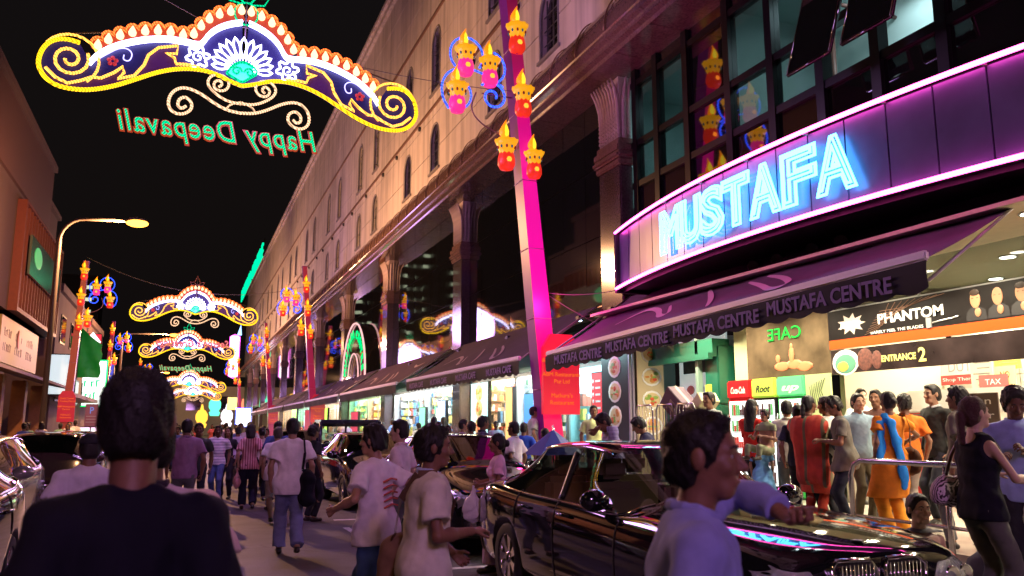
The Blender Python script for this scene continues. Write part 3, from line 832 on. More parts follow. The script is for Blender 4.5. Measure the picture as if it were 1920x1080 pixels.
ledge = MB(); ledge.box(9.12, 9.34, colY(0) + .56, Y1, 4.2, 4.44); ledge.box(9.05, 9.3, colY(0) + .56, Y1, 4.37, 4.41); ledge.build('ledge', mat('ledge_metal', (.35, .25, .18), .3, .7), store, (-9, -4, 0))

# bay 0: office windows over the sign (lit rooms behind)
mm = MB()
yA, yB = Y0 + 1, colY(0) - .64
for z in (5.6, 7.0, 7.97, 9.4): mm.box(9.24, 9.4, yA, yB, z - .07, z + .07)
ycols = [15.78, 14.87, 13.7, 12.3, 11.08, 9.9, 8.75, 7.6, 6.3, 4.9, 3.5, 2.1, .7]
for y in ycols: mm.box(9.22, 9.42, y - .09, y + .09, 4.94, 9.74)
mm.build('window_frames', mat('window_frame_black', (.012, .01, .012), .3, .5), store, (-9, -4, 0))
lit = {(15.78, 14.87): 1, (14.87, 13.7): 1, (12.3, 11.08): 1, (11.08, 9.9): 1, (9.9, 8.75): 1, (8.75, 7.6): 1}
room_wall = mat('office_wall', (.5, .62, .6), .8)
clearg = glass_mat('office_glass', (.55, .6, .6), ior=1.5)
for a, b in zip(ycols[:-1], ycols[1:]):
    for z0, z1 in ((5.0, 5.53), (5.67, 6.93), (7.07, 7.9), (8.04, 9.33), (9.47, 9.74)):
        gl = (a, b) in lit and 7 < z0 < 9.4
        if (a, b) in ((9.9, 8.75), (8.75, 7.6)) and 7 < z0 < 9.4:
            if z0 < 8: continue
            p = MB(); h_ = 2.42; p.box(-.02, .02, b + .12, a - .12, -h_, 0)      # open awning window, hinged at the top
            p.tube([(0, b + .12, -h_), (0, a - .12, -h_)], .03, 4); p.tube([(0, b + .12, 0), (0, b + .12, -h_)], .03, 4); p.tube([(0, a - .12, 0), (0, a - .12, -h_)], .03, 4)
            p.build('open_window', paneg, store, SX(9.2, 0, z1), (0, R(17), 0)); continue
        m = MB(); m.box(9.3, 9.31, b + .09, a - .09, z0, z1); m.build('window_pane', clearg if gl else paneg, store, (-9, -4, 0))
rm = MB()
rm.box(12.2, 12.3, 7.3, 17.2, 6.6, 9.74); rm.box(9.75, 12.2, 17.1, 17.2, 6.6, 9.74); rm.box(9.7, 12.2, 7.2, 7.28, 6.6, 9.74); rm.box(9.45, 12.2, 7.3, 17.1, 9.69, 9.74); rm.box(9.45, 12.2, 7.3, 17.1, 6.55, 6.6)
rm.box(9.5, 12.2, 12.55, 12.62, 6.6, 9.7)
rm.build('office_room', room_wall, store, (-9, -4, 0))
pip = MB(); pip.tube([(11.2, 7.3, 9.3), (11.2, 13, 9.3)], .05); pip.tube([(11.2, 11.6, 9.3), (11.2, 11.6, 6.7)], .05); pip.tube([(10.9, 11.0, 9.3), (12.2, 11.0, 9.3)], .04)
pip.build('sprinkler_pipe', mat('pipe_brown', (.12, .05, .04), .5), store, (-9, -4, 0))
tb = MB(); tb.tube([(10.6, 9.2, 9.55), (10.6, 11.0, 9.55)], .035); tb.build('fluorescent_tube', glow_mat('tube_white', (.75, .95, 1), 14), store, (-9, -4, 0))
tb = MB(); tb.tube([(10.8, 13.4, 9.6), (10.8, 14.6, 9.6)], .03); tb.build('fluorescent_tube', glow_mat('tube_white', (.75, .95, 1), 14), store, (-9, -4, 0))
def lamp(kind, loc, energy, col, size=.3, rot=(0, 0, 0), sy=None, spot=None, parent=None, name='lamp_light', blend=.5):
    l = bpy.data.lights.new(name, kind); l.energy = energy; l.color = col
    if kind == 'AREA':
        l.size = size
        if sy: l.shape = 'RECTANGLE'; l.size_y = sy
    elif kind == 'SPOT': l.spot_size = R(spot or 120); l.spot_blend = blend; l.shadow_soft_size = size
    else: l.shadow_soft_size = size
    o = bpy.data.objects.new(name, l); C.objects.link(o); o.location = loc; o.rotation_euler = rot
    if parent: o.parent = parent
    return o
lamp('AREA', (10.9, 10.0, 9.5), 75, (.72, .95, 1), 1.8, sy=1.2); lamp('AREA', (10.9, 14.4, 9.5), 40, (.6, .95, 1), 1.2, sy=1.2)
pot = MB(); pot.lathe([(.16, 0), (.2, .3)], (10.0, 13.9, 6.66), 10)
for i in range(40):
    a = rg.uniform(0, 6.28); r_ = rg.uniform(.05, .4); z = rg.uniform(.35, 1.1); p = (10.0 + r_ * math.cos(a) * .5, 13.9 + r_ * math.sin(a), 6.66 + z)
    pot.add([p, (p[0], p[1] + .09, p[2] + .05), (p[0] + .04, p[1] + .03, p[2] + .12)], [(0, 1, 2)])
tag(pot.build('potted_plant', mat('leaf_dark', (.02, .05, .03), .6)), 'leafy pot plant behind the office window beside the leaf capital', 'plant')

# low front wall over the shops, canopy box behind the sign, cafe ceiling
m = MB(); m.box(9.35, 9.75, Y0, colY(0) - .64, 4.0, 4.93); m.box(9.0, 9.35, Y0, colY(0) - .64, 4.28, 4.38)
m.build('fascia_beam', mull, store, (-9, -4, 0))
cream = mat('cafe_ceiling', (.62, .56, .4), .6, noise=.05)
m = MB(); m.box(8.1, 13.9, -3, colY(0) - .66, 3.95, 4.0)
m.build('cafe_ceiling', cream, store, (-9, -4, 0))
m = MB(); m.box(9.75, 13.9, colY(0) - .6, Y1, 3.6, 3.7); m.build('shop_ceiling', mat('shop_ceiling', (.7, .7, .68), .7), store, (-9, -4, 0))
# ------------------------------------------------------------ festival decorations
def spiral(cx, cz, r0, r1, a0, turns, n=22):
    return [(cx + (r0 + (r1 - r0) * i / n) * math.cos(a0 + turns * 2 * math.pi * i / n), cz + (r0 + (r1 - r0) * i / n) * math.sin(a0 + turns * 2 * math.pi * i / n)) for i in range(n + 1)]
def smooth(p, it=2):
    for _ in range(it):
        q = [p[0]]
        for a, b in zip(p[:-1], p[1:]):
            q += [(a[0] * .75 + b[0] * .25, a[1] * .75 + b[1] * .25), (a[0] * .25 + b[0] * .75, a[1] * .25 + b[1] * .75)]
        p = q + [p[-1]]
    return p
def at1(u, v):     # traced points of the nearest arch, enlarged 2.4 times, in metres about the arch centre
    x, _, z = ony(u / 2.4, v / 2.4, 11.6); return (x - .47, z - 6.5)
G_YEL = glow_mat('rope_yellow', (1, .56, .01), 2.2, beads=14); G_GOLD = glow_mat('rope_gold', (1, .42, .06), 2.9, beads=14)
G_WHITE = glow_mat('rope_white', (.6, .58, 1), 8, True); G_VIO = glow_mat('rope_violet', (.45, .4, 1), 3.2)
G_RED = glow_mat('rope_red', (1, .16, .03), 2.6, beads=14); G_PEACH = glow_mat('bulb_peach', (1, .5, .26), 3.2); G_CREAM = glow_mat('rope_cream', (1, .58, .34), 1.7, beads=14)
G_TEAL = glow_mat('rope_teal', (.0, 1, .4), 1.0, beads=14); G_BLUE = glow_mat('rope_blue', (.03, .08, 1), 3.2, beads=12)
B_NAVY = mat('board_navy', (.004, .004, .05), .6, emit=(.03, .02, .5), es=.12, sample=False)
B_PURP = mat('board_purple', (.02, .002, .04), .6, emit=(.3, .0, .4), es=.1, sample=False)
B_RED = mat('board_red', (.12, .012, .006), .6, emit=(1, .09, .012), es=.45, sample=False)
B_FLOW = mat('board_flower', (.4, .03, .03), .6, emit=(1, .05, .03), es=.3, sample=False)

low = smooth([at1(*p) for p in [(345, 190), (290, 172), (240, 172), (195, 192), (165, 235), (155, 290), (185, 345), (240, 383), (320, 400), (400, 402), (500, 385), (600, 353), (700, 320), (800, 305), (890, 310), (960, 330), (1020, 362), (1078, 386)]])
upl = smooth([at1(*p) for p in [(392, 272), (420, 242), (470, 212), (540, 187), (640, 168), (740, 165), (820, 178), (885, 195), (905, 180), (930, 145), (975, 115), (1030, 98), (1080, 92)]])
crest = [at1(*p) for p in [(405, 205), (455, 170), (520, 145), (590, 128), (660, 122), (730, 122), (800, 140), (850, 150), (880, 115), (920, 75), (970, 50), (1030, 35), (1080, 32)]]
flour = [at1(*p) for p in [(190, 300), (235, 345), (290, 372), (345, 362), (400, 345), (440, 350), (500, 325), (540, 298), (545, 325), (515, 352), (590, 338), (635, 290), (655, 245), (700, 212), (790, 203), (782, 240), (735, 238), (772, 258), (780, 285), (830, 288), (885, 300)]]
zigzag = [at1(*p) for p in [(670, 235), (690, 262), (730, 232), (750, 260)]]
_mir = lambda pts: [(-a, b) for a, b in pts]
# centre the trace on the motif
_cx = at1(1078, 386)[0]
fixx = lambda pts: [(a - _cx, b) for a, b in pts]
low, upl, crest, flour = map(fixx, (low, upl, crest, flour))
vine = fixx(smooth([at1(*p) for p in [(430, 262), (480, 235), (520, 215), (560, 215), (585, 240), (570, 275), (540, 268), (545, 245)]]))
def T(m, pts, r, y=0.0, closed=False, n=5): m.tube([(a, y, b) for a, b in pts], r, n, closed)

def arch_parts():
    """The meshes of one street arch: (name, mesh, material)."""
    out = []
    for sg, f in ((1, lambda p: p), (-1, _mir)):
        m = MB(); poly = f(low)[:] + list(reversed(f(upl)))
        bm = bmesh.new(); vs = [bm.verts.new((a, .05, b)) for a, b in poly]
        try: bm.faces.new(vs)
        except ValueError: pass
        bmesh.ops.triangulate(bm, faces=bm.faces[:])
        bm.verts.index_update()
        m.add([v.co[:] for v in bm.verts], [[v.index for v in fc.verts] for fc in bm.faces])
        m.add([(v.co.x, .09, v.co.z) for v in bm.verts], [[v.index for v in reversed(fc.verts)] for fc in bm.faces]); bm.free()
        out.append(('panel_board', m.mesh('panel_board'), B_NAVY))
        # purple ground behind the flourish
        m = MB()
        for a, b in zip(f(flour)[:-1], f(flour)[1:]):
            za = min(low, key=lambda q: abs(q[0] - sg * a[0]) + (0 if q[1] < a[1] else 9))[1]; zb = min(low, key=lambda q: abs(q[0] - sg * b[0]) + (0 if q[1] < b[1] else 9))[1]
            m.add([(a[0], .044, a[1]), (b[0], .044, b[1]), (b[0], .044, zb), (a[0], .044, za)], [(0, 1, 2, 3)])
        out.append(('purple_ground', m.mesh('purple_ground'), B_PURP))
        m = MB(); T(m, f(low), .03); out.append(('rope_light', m.mesh('rope_light'), G_YEL))
        m = MB(); T(m, f(upl), .022); T(m, [(a, b - .055) for a, b in f(upl)], .017); out.append(('rope_light', m.mesh('rope_light'), G_WHITE))
        m = MB(); T(m, [(a, b - .028) for a, b in f(upl)], .012); T(m, f(vine), .008); out.append(('rope_light', m.mesh('rope_light'), G_VIO))
        m = MB(); T(m, f(flour), .021)
        c = fixx([at1(298, 262)])[0]; sp = spiral(c[0], c[1], .235, .05, math.pi * .15, -1.55); T(m, f(sp), .022); T(m, f(spiral(c[0], c[1], .36, .33, -.9, .55, 12)), .018)
        out.append(('rope_light', m.mesh('rope_light'), G_GOLD))
        # crest board with scallops, rope and bulbs
        cr = f(fixx(crest)) if False else f(crest)
        L = [0]
        for a, b in zip(cr[:-1], cr[1:]): L.append(L[-1] + math.dist(a, b))
        def along(t):
            t *= L[-1]
            for i in range(len(L) - 1):
                if t <= L[i + 1] + 1e-6:
                    q = (t - L[i]) / max(1e-6, L[i + 1] - L[i]); return (cr[i][0] + (cr[i + 1][0] - cr[i][0]) * q, cr[i][1] + (cr[i + 1][1] - cr[i][1]) * q)
            return cr[-1]
        nb = 14; m = MB(); sc_ = []
        for i in range(nb):
            a, b = along(i / (nb - .5)); a2, b2 = along((i + 1) / (nb - .5)) if i < nb - 1 else along(1)
            cx, cz = (a + a2) / 2, (b + b2) / 2; d = math.atan2(b2 - b, a2 - a); w = math.dist((a, b), (a2, b2)) / 2
            nx, nz = -math.sin(d) * sg, math.cos(d) * sg
            arc = [(cx - math.cos(t) * w * math.cos(d) * 1 + nx * math.sin(t) * w * 1.0, cz - math.cos(t) * w * math.sin(d) + nz * math.sin(t) * w * 1.0) for t in [math.pi * q / 6 for q in range(7)]]
            sc_ += arc[:-1]
            bs = [(cx - w * math.cos(d) - nx * .16, cz - w * math.sin(d) - nz * .16), (cx + w * math.cos(d) - nx * .16, cz + w * math.sin(d) - nz * .16)]
            m.poly_prism([bs[0]] + arc + [bs[1]], .05, .08, 'y')
        out.append(('crest_board', m.mesh('crest_board'), B_RED))
        m = MB(); T(m, sc_, .013); T(m, [(a, b - .03) for a, b in sc_], .008, n=4); out.append(('rope_light', m.mesh('rope_light'), G_RED))
        for i in range(nb):
            a, b = along((i + .5) / (nb - .5)) if i < nb - 1 else along(.995)
            m = MB(); m.lathe([(.014, -.07), (.044, -.05), (.052, -.01), (.034, .035), (.006, .085)], (a, .0, b - .035), 8); out.append(('bulb', m.mesh('bulb'), G_PEACH))
        # flower
        fc = fixx([at1(492, 268)])[0]; fc = (fc[0] * sg, fc[1]); m = MB()
        for q in range(5): m.ball((fc[0] + .045 * math.cos(q * 1.257 + .3), .035, fc[1] + .045 * math.sin(q * 1.257 + .3)), (.03, .008, .03), 8)
        out.append(('flower', m.mesh('flower'), B_FLOW))
        # white rosette beside the fan
        rc = fixx([at1(878, 255)])[0]; rc = (rc[0] * sg, rc[1]); m = MB()
        ro = [(rc[0] + (.13 + .03 * math.sin(6 * t)) * math.cos(t), rc[1] + (.13 + .03 * math.sin(6 * t)) * math.sin(t)) for t in [2 * math.pi * q / 36 for q in range(36)]]
        T(m, ro, .016, closed=True); T(m, spiral(rc[0], rc[1], .085, .02, 0, 1.3 * sg, 14), .012); out.append(('rosette', m.mesh('rosette'), G_WHITE))
        # cream scrolls below
        s1 = fixx([at1(*p) for p in [(850, 500)]])
        big = smooth(fixx([at1(*p) for p in [(1072, 508), (1010, 495), (950, 462), (890, 418), (830, 392), (785, 395), (750, 425), (742, 475), (770, 508), (815, 512), (850, 490), (850, 455), (820, 432), (790, 445), (785, 475), (805, 488), (825, 475)]]))
        sm = smooth(fixx([at1(*p) for p in [(1072, 466), (1010, 455), (950, 415), (922, 380), (925, 350), (955, 330), (1000, 340), (1022, 375), (1005, 405), (970, 408), (948, 388), (955, 362), (980, 360), (988, 380), (972, 390)]]))
        cr2 = smooth(fixx([at1(*p) for p in [(1005, 488), (1025, 468), (1072, 458)]]), 1)
        m = MB(); T(m, f(big), .021); T(m, f(sm), .019); T(m, f(cr2), .012); out.append(('scroll_light', m.mesh('scroll_light'), G_CREAM))
    # fan of petals
    c = fixx([at1(1078, 318)])[0]
    for i in range(13):
        a = math.pi * (.02 + .96 * i / 12); L_ = .40 + .1 * math.sin(a); w = .042
        u = (math.cos(a), math.sin(a)); n = (-u[1], u[0]); r0 = .16
        lp = [(c[0] + u[0] * (r0 + (L_ - r0) * t) + n[0] * w * math.sin(math.pi * min(1, t * 1.0) ** 1.3) * s_, c[1] + u[1] * (r0 + (L_ - r0) * t) + n[1] * w * math.sin(math.pi * t ** 1.3) * s_)
              for s_, rngt in ((1, [q / 7 for q in range(8)]), (-1, [1 - q / 7 for q in range(1, 7)])) for t in rngt]
        m = MB(); T(m, lp, .014, -.01, True); out.append(('fan_petal', m.mesh('fan_petal'), G_WHITE))
    tl = smooth(fixx([at1(*p) for p in [(1008, 330), (1030, 296), (1078, 276), (1126, 298), (1150, 332), (1112, 352), (1078, 372), (1044, 352)]]) + fixx([at1(1008, 330)]), 1)
    m = MB(); m.poly_prism(tl[:-1], .0, .04, 'y'); out.append(('lotus_board', m.mesh('lotus_board'), mat('board_teal', (.0, .25, .15), .5, emit=(.0, 1, .45), es=.55, sample=False)))
    m = MB(); T(m, tl, .018, -.015, True); T(m, spiral(tl[0][0] + .13, c[1] - .02, .07, .02, 0, 1.2, 12), .012, -.02); T(m, spiral(-(tl[0][0] + .13), c[1] - .02, .07, .02, math.pi, -1.2, 12), .012, -.02); out.append(('rope_light', m.mesh('rope_light'), G_TEAL))
    return out
AP_ = arch_parts()
EYE = 1.6
def push(o, K):
    """Sets a thing K times farther off and K times as large, as seen from the road at eye height."""
    o.location = (o.location.x * K, o.location.y * K, EYE + (o.location.z - EYE) * K); o.scale = (o.scale.x * K, o.scale.y * K, o.scale.z * K); return o
def far_pt(p, K): return (p[0] * K, p[1] * K, EYE + (p[2] - EYE) * K)
def arch(y, label, x=.5, z=6.5, finial='teal', text=None, tcol=None, K=1.448, glow_w=850):
    t = thing('festival_arch', label, 'light arch', (x, y, z), 0, 'festival arches hung over the street')
    for n_, me, m_ in AP_: link(n_, me, m_, t)
    # finial: round pot, two leaves and a bud
    m = MB(); T(m, [(.16 * math.cos(q * .35), .85 + .17 * math.sin(q * .35)) for q in range(18)], .014, closed=True)
    T(m, [(-.05, 1.02), (-.12, 1.12), (-.06, 1.25), (0, 1.42), (.06, 1.25), (.12, 1.12), (.05, 1.02)], .014)
    T(m, [(-.1, 1.0), (-.24, 1.02), (-.3, 1.14), (-.16, 1.12)], .012); T(m, [(.1, 1.0), (.24, 1.02), (.3, 1.14), (.16, 1.12)], .012)
    m.build('finial', G_TEAL if finial == 'teal' else mat('finial_brown', (.22, .07, .03), .5), t, (0, 0, .05))
    m = MB(); T(m, [(0, .55), (0, 1.45)], .012);  m.tube([(-2.2, .1, .25), (0, .1, .75), (2.2, .1, .25)], .012, 4)
    m.build('support_frame', mat('steel_dark', (.12, .1, .1), .5, .5), t)
    if text:
        size, w, zc, body = text[:4]; xo = text[4] if len(text) > 4 else 0
        me = text_mesh(body, size, .006, .02, .3, spacing=1.12); me.materials.clear()
        o = link('text_board', me, B_RED if tcol != 'pink' else mat('board_pink', (.25, .05, .06), .6, emit=(1, .1, .1), es=.2, sample=False), t, (xo, .03, zc), ROT_BACK)
        xs = [v.co.x for v in me.vertices]; s_ = w / (max(xs) - min(xs)); o.scale = (-s_, 1, 1)
        me = text_mesh(body, size, .008, .0, .3, spacing=1.12); me.materials.clear()
        o = link('text_lights', me, G_TEAL if tcol != 'pink' else glow_mat('rope_pink', (1, .25, .25), 1.2, beads=14), t, (xo, .0, zc), ROT_BACK); o.scale = (-s_, 1, 1)
    push(t, K)
    for q, e_, c_ in ((-.45, 1, (.6, .32, 1)), (.45, 1, (.8, .36, .9))): lamp('POINT', (t.location.x, t.location.y + q, t.location.z - .3), glow_w * e_ * .75, c_, 1.2, name='arch_glow').parent = None
    return t
arch(11.6, 'nearest lit arch over the street with reversed teal greeting and white fan', .50, 6.5, 'teal', (.42, 2.64, -1.02, 'Happy Deepavali', -.22))
arch(37, 'second lit arch with a brown unlit bud on its crown', .25, 6.45, 'brown', (.42, 2.9, -1.55, "Season's Greetings"), 'pink')
arch(50, 'third lit arch framed just below the second one', .05, 5.95, 'teal', (.42, 2.8, -1.25, 'Happy Deepavali'))
arch(64, 'small distant arch half hidden behind the dark head', .3, 4.6, 'teal')
arch(-8.5, 'festival arch over the street behind the viewer', .4, 6.5, 'teal', (.42, 2.62, -.85, 'Happy Deepavali'), glow_w=2900)  # unseen arch, assumed; its strong point light is added as violet fill
arch(84, 'farthest small arch at the end of the street', 0.8, 4.6, 'brown')

# oil-lamp lanterns
FL = mat('lamp_flame', (1, .3, .02), .4, emit=(1, .26, .0), es=1.25, sample=False)
FLC = glow_mat('lamp_flame_core', (1, .68, .03), 1.6)
CUPY = mat('lamp_cup_yellow', (.8, .4, .02), .4, emit=(1, .42, .005), es=.85, sample=False)
BOWL = mat('lamp_bowl_red', (.6, .03, .02), .4, emit=(1, .035, .01), es=.7, sample=False)
BOWLP = mat('lamp_bowl_pink', (.6, .03, .2), .4, emit=(1, .03, .25), es=1.0, sample=False)
GEM = mat('lamp_gem', (.02, .1, .12), .3, emit=(.0, .25, .3), es=.3, sample=False); GEMR = mat('lamp_gem_red', (.3, .02, .02), .3)
def lamp_meshes():
    m = MB()
    prof_ = [(.01, 0), (.055, .04), (.075, .1), (.066, .16), (.042, .22), (.02, .28), (.004, .34)]
    m.lathe(prof_, (0, 0, .28), 10)
    for i, v in enumerate(m.v): m.v[i] = (v[0] - 1.6 * (v[2] - .28) * (.34 - (v[2] - .28)) * (1 if v[2] < .5 else .9), v[1], v[2])
    fl = m.mesh('flame')
    c = MB(); c.lathe([(.006, 0), (.04, .05), (.045, .1), (.026, .17), (.004, .22)], (-.02, -.045, .31), 8); core = c.mesh('flame_core')
    m = MB(); n = 20; vs = []
    for r, z, w in ((.1, .04, 0), (.115, .1, 0), (.15, .2, .0), (.185, .265, .016), (.05, .24, 0)):
        for j in range(n):
            q = 2 * math.pi * j / n; rr = r + (w if j % 2 == 0 else 0) * .4; vs.append((rr * math.cos(q), rr * math.sin(q), z + (w if j % 2 == 0 else 0)))
    m.add(vs, [(i * n + j, i * n + (j + 1) % n, (i + 1) * n + (j + 1) % n, (i + 1) * n + j) for i in range(4) for j in range(n)], True); cup = m.mesh('cup')
    m = MB()
    for j in range(10):
        q = 2 * math.pi * j / 10; m.m(j % 2); m.ball((.138 * math.cos(q), .138 * math.sin(q), .15), (.02, .02, .03), 6)
    gem = m.mesh('gems')
    m = MB(); n = 20; vs = []
    for i, (r, z) in enumerate(((.02, -.2), (.1, -.19), (.135, -.12), (.135, -.03), (.115, .04))):
        for j in range(n):
            q = 2 * math.pi * j / n; vs.append((r * math.cos(q), r * math.sin(q), z + (.03 if i == 4 and j % 2 else 0)))
    m.add(vs, [(i * n + j, i * n + (j + 1) % n, (i + 1) * n + (j + 1) % n, (i + 1) * n + j) for i in range(4) for j in range(n)], True); bowl = m.mesh('bowl')
    return fl, core, cup, gem, bowl
LM = lamp_meshes()
def oil_lamp(par, loc, s=1.0, bowl=None):
    r_ = bpy.data.objects.new('oil_lamp', LM[2]); C.objects.link(r_); r_.parent = par; r_.location = loc; r_.scale = (s,) * 3
    if not LM[2].materials: LM[2].materials.append(CUPY)
    link('flame', LM[0], FL, r_); link('flame_core', LM[1], FLC, r_)
    link('gems', LM[3], [GEM, GEMR], r_)
    me = LM[4] if bowl is None else LM[4].copy()
    if bowl is not None: me.materials.clear()
    link('bowl', me, bowl or BOWL, r_)
    link('bowl_glow', BG_ME, glow_mat('bowl_glow', (1, .22, .02), 3.2), r_)
    return r_
_b = MB(); _b.ball((0, -.12, -.06), (.05, .03, .05), 8); BG_ME = _b.mesh('bowl_glow')

def ramp_mat(key, stops, strength, z0, z1, base=(.25, .01, .08)):
    """A lantern skin lit from inside by lamps set at some heights only."""
    if key in MATS: return MATS[key]
    m = bpy.data.materials.new(key); m.use_nodes = True; nt = m.node_tree; b = nt.nodes['Principled BSDF']
    b.inputs['Base Color'].default_value = (*base, 1); b.inputs['Roughness'].default_value = .45
    tc = nt.nodes.new('ShaderNodeTexCoord'); sp = nt.nodes.new('ShaderNodeSeparateXYZ'); mr = nt.nodes.new('ShaderNodeMapRange'); cr = nt.nodes.new('ShaderNodeValToRGB')
    nt.links.new(tc.outputs['Object'], sp.inputs[0]); nt.links.new(sp.outputs[2], mr.inputs[0]); mr.inputs[1].default_value = z0; mr.inputs[2].default_value = z1
    nt.links.new(mr.outputs[0], cr.inputs[0]); el = cr.color_ramp.elements
    el[0].position = stops[0][0]; el[0].color = (*stops[0][1], 1); el[1].position = stops[-1][0]; el[1].color = (*stops[-1][1], 1)
    for p, c in stops[1:-1]: e = el.new(p); e.color = (*c, 1)
    nt.links.new(cr.outputs[0], b.inputs['Emission Color']); b.inputs['Emission Strength'].default_value = strength
    m.cycles.emission_sampling = 'NONE'; MATS[key] = m; return m
POLE_NEAR = ramp_mat('pole_skin_magenta', [(0, (1, .0, .08)), (.25, (1, .0, .09)), (.45, (1, .0, .42)), (.62, (1, .005, .35)), (.74, (.55, .0, .15)), (.85, (.2, .005, .04)), (1, (.14, .0, .03))], .85, 0, 9)
POLE_FAR = ramp_mat('pole_skin_crimson', [(0, (.3, .005, .02)), (.3, (.28, .005, .05)), (.6, (.22, .006, .06)), (1, (.25, .02, .02))], .6, 0, 9)
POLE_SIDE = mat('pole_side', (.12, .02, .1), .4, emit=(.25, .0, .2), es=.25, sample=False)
def pole(x, y, lean, label, near=False, skin=None, h=8.6, side=-1, txt=None, cat='decorated pole', K=1.448, glow_w=0):
    """lean: metres the top leans in over the street; side: which way the street lies."""
    t = thing('festival_pole', label, cat, (x, y, 0), 0, 'decorated festival poles')
    skin = skin or POLE_FAR
    X = lambda z: side * lean * z / h
    m = MB()
    for i in range(8):
        z0, z1 = i * h / 8, (i + 1) * h / 8; w0 = .165 - .075 * z0 / h; w1 = .165 - .075 * z1 / h; a, b = X(z0), X(z1)
        m.m(0); m.quad((a - w0, -.16, z0), (a + w0, -.16, z0), (b + w1, -.16, z1), (b - w1, -.16, z1))
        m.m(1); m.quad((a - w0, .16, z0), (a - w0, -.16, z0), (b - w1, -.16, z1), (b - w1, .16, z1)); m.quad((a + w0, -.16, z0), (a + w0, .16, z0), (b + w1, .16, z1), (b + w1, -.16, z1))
        m.m(0); m.quad((a + w0, .16, z0), (a - w0, .16, z0), (b - w1, .16, z1), (b + w1, .16, z1))
    m.m(1); m.box(X(h) - .11, X(h) + .11, -.16, .16, h, h + .02)
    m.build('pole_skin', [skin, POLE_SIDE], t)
    for i in range(1, 8):
        z = i * h / 8; w = .17 - .075 * z / h
        m = MB(); m.tube([(X(z) - w, -.165, z), (X(z) + w, -.165, z), (X(z) + w, .165, z), (X(z) - w, .165, z)], .008, 4, True); m.build('wire_tie', mat('wire_tie', (.4, .2, .3), .4), t)
    zl = [7.62, 6.58]
    for z in zl: oil_lamp(t, (X(z), -.2, z), .98)
    oil_lamp(t, (X(5.7) + side * .33, -.1, 5.72), 1.0); oil_lamp(t, (X(5.7) + .06, -.28, 5.55), .88)
    # bracket with three lamps and blue rope spirals
    bx = X(6.6) + side * .62; bz = 6.65
    cl = bpy.data.objects.new('lamp_bracket', None); C.objects.link(cl); cl.parent = t; cl.location = (bx, -.05, bz)
    m = MB()
    for pts, r_ in ((spiral(-.12, -.18, .0, .0, 0, 0, 1), .01),): pass
    s_ = -side
    F_ = lambda p: [(a * s_, b) for a, b in p]
    T(m, F_(spiral(.15, .03, .25, .05, 2.4, -1.45, 26)), .019, -.05)
    T(m, F_(smooth([(.33, .22), (.15, .33), (-.1, .43), (-.34, .45), (-.56, .36), (-.68, .15), (-.66, -.1), (-.56, -.25)], 2)), .017, -.03)
    T(m, F_([(-.28 + .27 * math.cos(q * .33), .66 + .29 * math.sin(q * .33)) for q in range(-2, 13)]), .017, -.03)
    T(m, F_([(.12 + .24 * math.cos(q * .33 - 1.6), .52 + .26 * math.sin(q * .33 - 1.6)) for q in range(10)]), .017, -.03)
    T(m, F_([(-.42 + .22 * math.cos(q * .33), -.0 + .24 * math.sin(q * .33)) for q in range(-5, 3)]), .016, -.03)
    me = m.mesh('rope_light'); link('rope_light', me, G_BLUE, cl)
    m = MB(); T(m, F_(smooth([(-.1, .1), (-.2, -.2), (.0, -.42), (.35, -.55), (.55, -.75)], 2)), .012, .03); T(m, [(0, .1), (-side * .55, .1)], .012, .04); m.build('bracket_rod', mat('bracket_rod', (.3, .15, .2), .4, .6), cl)
    for (a, b, bb) in ((-.3, .5, BOWLP), (.1, .38, BOWLP), (-.43, -.12, BOWLP if near else BOWL)): oil_lamp(cl, (a * s_, -.05, b), .95, bb)
    if txt:
        w = .3
        sgn = bpy.data.objects.new('name_board', None); C.objects.link(sgn); sgn.parent = t; sgn.location = (.08 * -side * -1 + X(2.2) * 0 + .02, -.2, 0)
        m = MB(); m.poly_prism([(-w, 1.78), (w, 1.78), (w, 2.78), (w * .6, 2.98), (-w * .6, 2.98), (-w, 2.78)], -.06, .02, 'y'); m.build('board', mat('name_board_red', (.7, .01, .03), .45, emit=(1, .01, .06), es=.45, sample=False) if near else mat('name_board_crimson', (.5, .02, .05), .5, emit=(1, .02, .1), es=.16, sample=False), sgn)
        z = 2.66
        for line in txt:
            if line: lettering('letters', line, glow_mat('letters_orange', (1, .2, .02), .9), sgn, (0, -.066, z), ROT_BACK, .09, extrude=.002)
            z -= .105
    push(t, K)
    if near or glow_w: lamp('POINT', (x * K + side * lean * .5 * K, y * K - .6, 4.2), glow_w or 120, (1, .05, .4), .35, name='pole_glow')
    return t
NAMES = ["Shah's Travel", '& Trading Pte Ltd', '', 'ABM Restaurants', 'Pte Ltd', '', "Mathura's", 'Restaurant']
pole(5.33, 11.6, .85, 'tall leaning pole glowing magenta with oil lamps and a red board of shop names', True, POLE_NEAR, 8.6, -1,
     ["Shah's Travel", '& Trading Pte Ltd', '', 'ABM Restaurants', 'Pte Ltd', '', "Mathura's", 'Restaurant'])
pole(5.5, 37, .85, 'crimson lamp pole past the cafe awnings, second along the right kerb', False, None, 8.6, -1, NAMES, K=1.424)
pole(5.6, 57, .8, 'third lamp pole along the right kerb, just behind the second', False, None, 8.4, -1, NAMES, K=1.342)
pole(-4.35, 37, .35, 'brown-red lamp pole on the left pavement in front of the green awning', False, mat('pole_skin_brown', (.2, .05, .03), .5, emit=(.3, .03, .02), es=.5, sample=False), 8.2, 1, NAMES)
pole(-4.9, 59, .4, 'farther lamp pole on the left pavement beyond the parking sign', False, None, 8.3, 1)
pole(5.2, 82, .6, 'fourth lamp pole along the right kerb, small and far off', False, None, 7.4, -1, K=1.2)
pole(-4.6, 88, .4, 'thin distant lamp pole at the far end on the left', False, None, 6.0, 1)

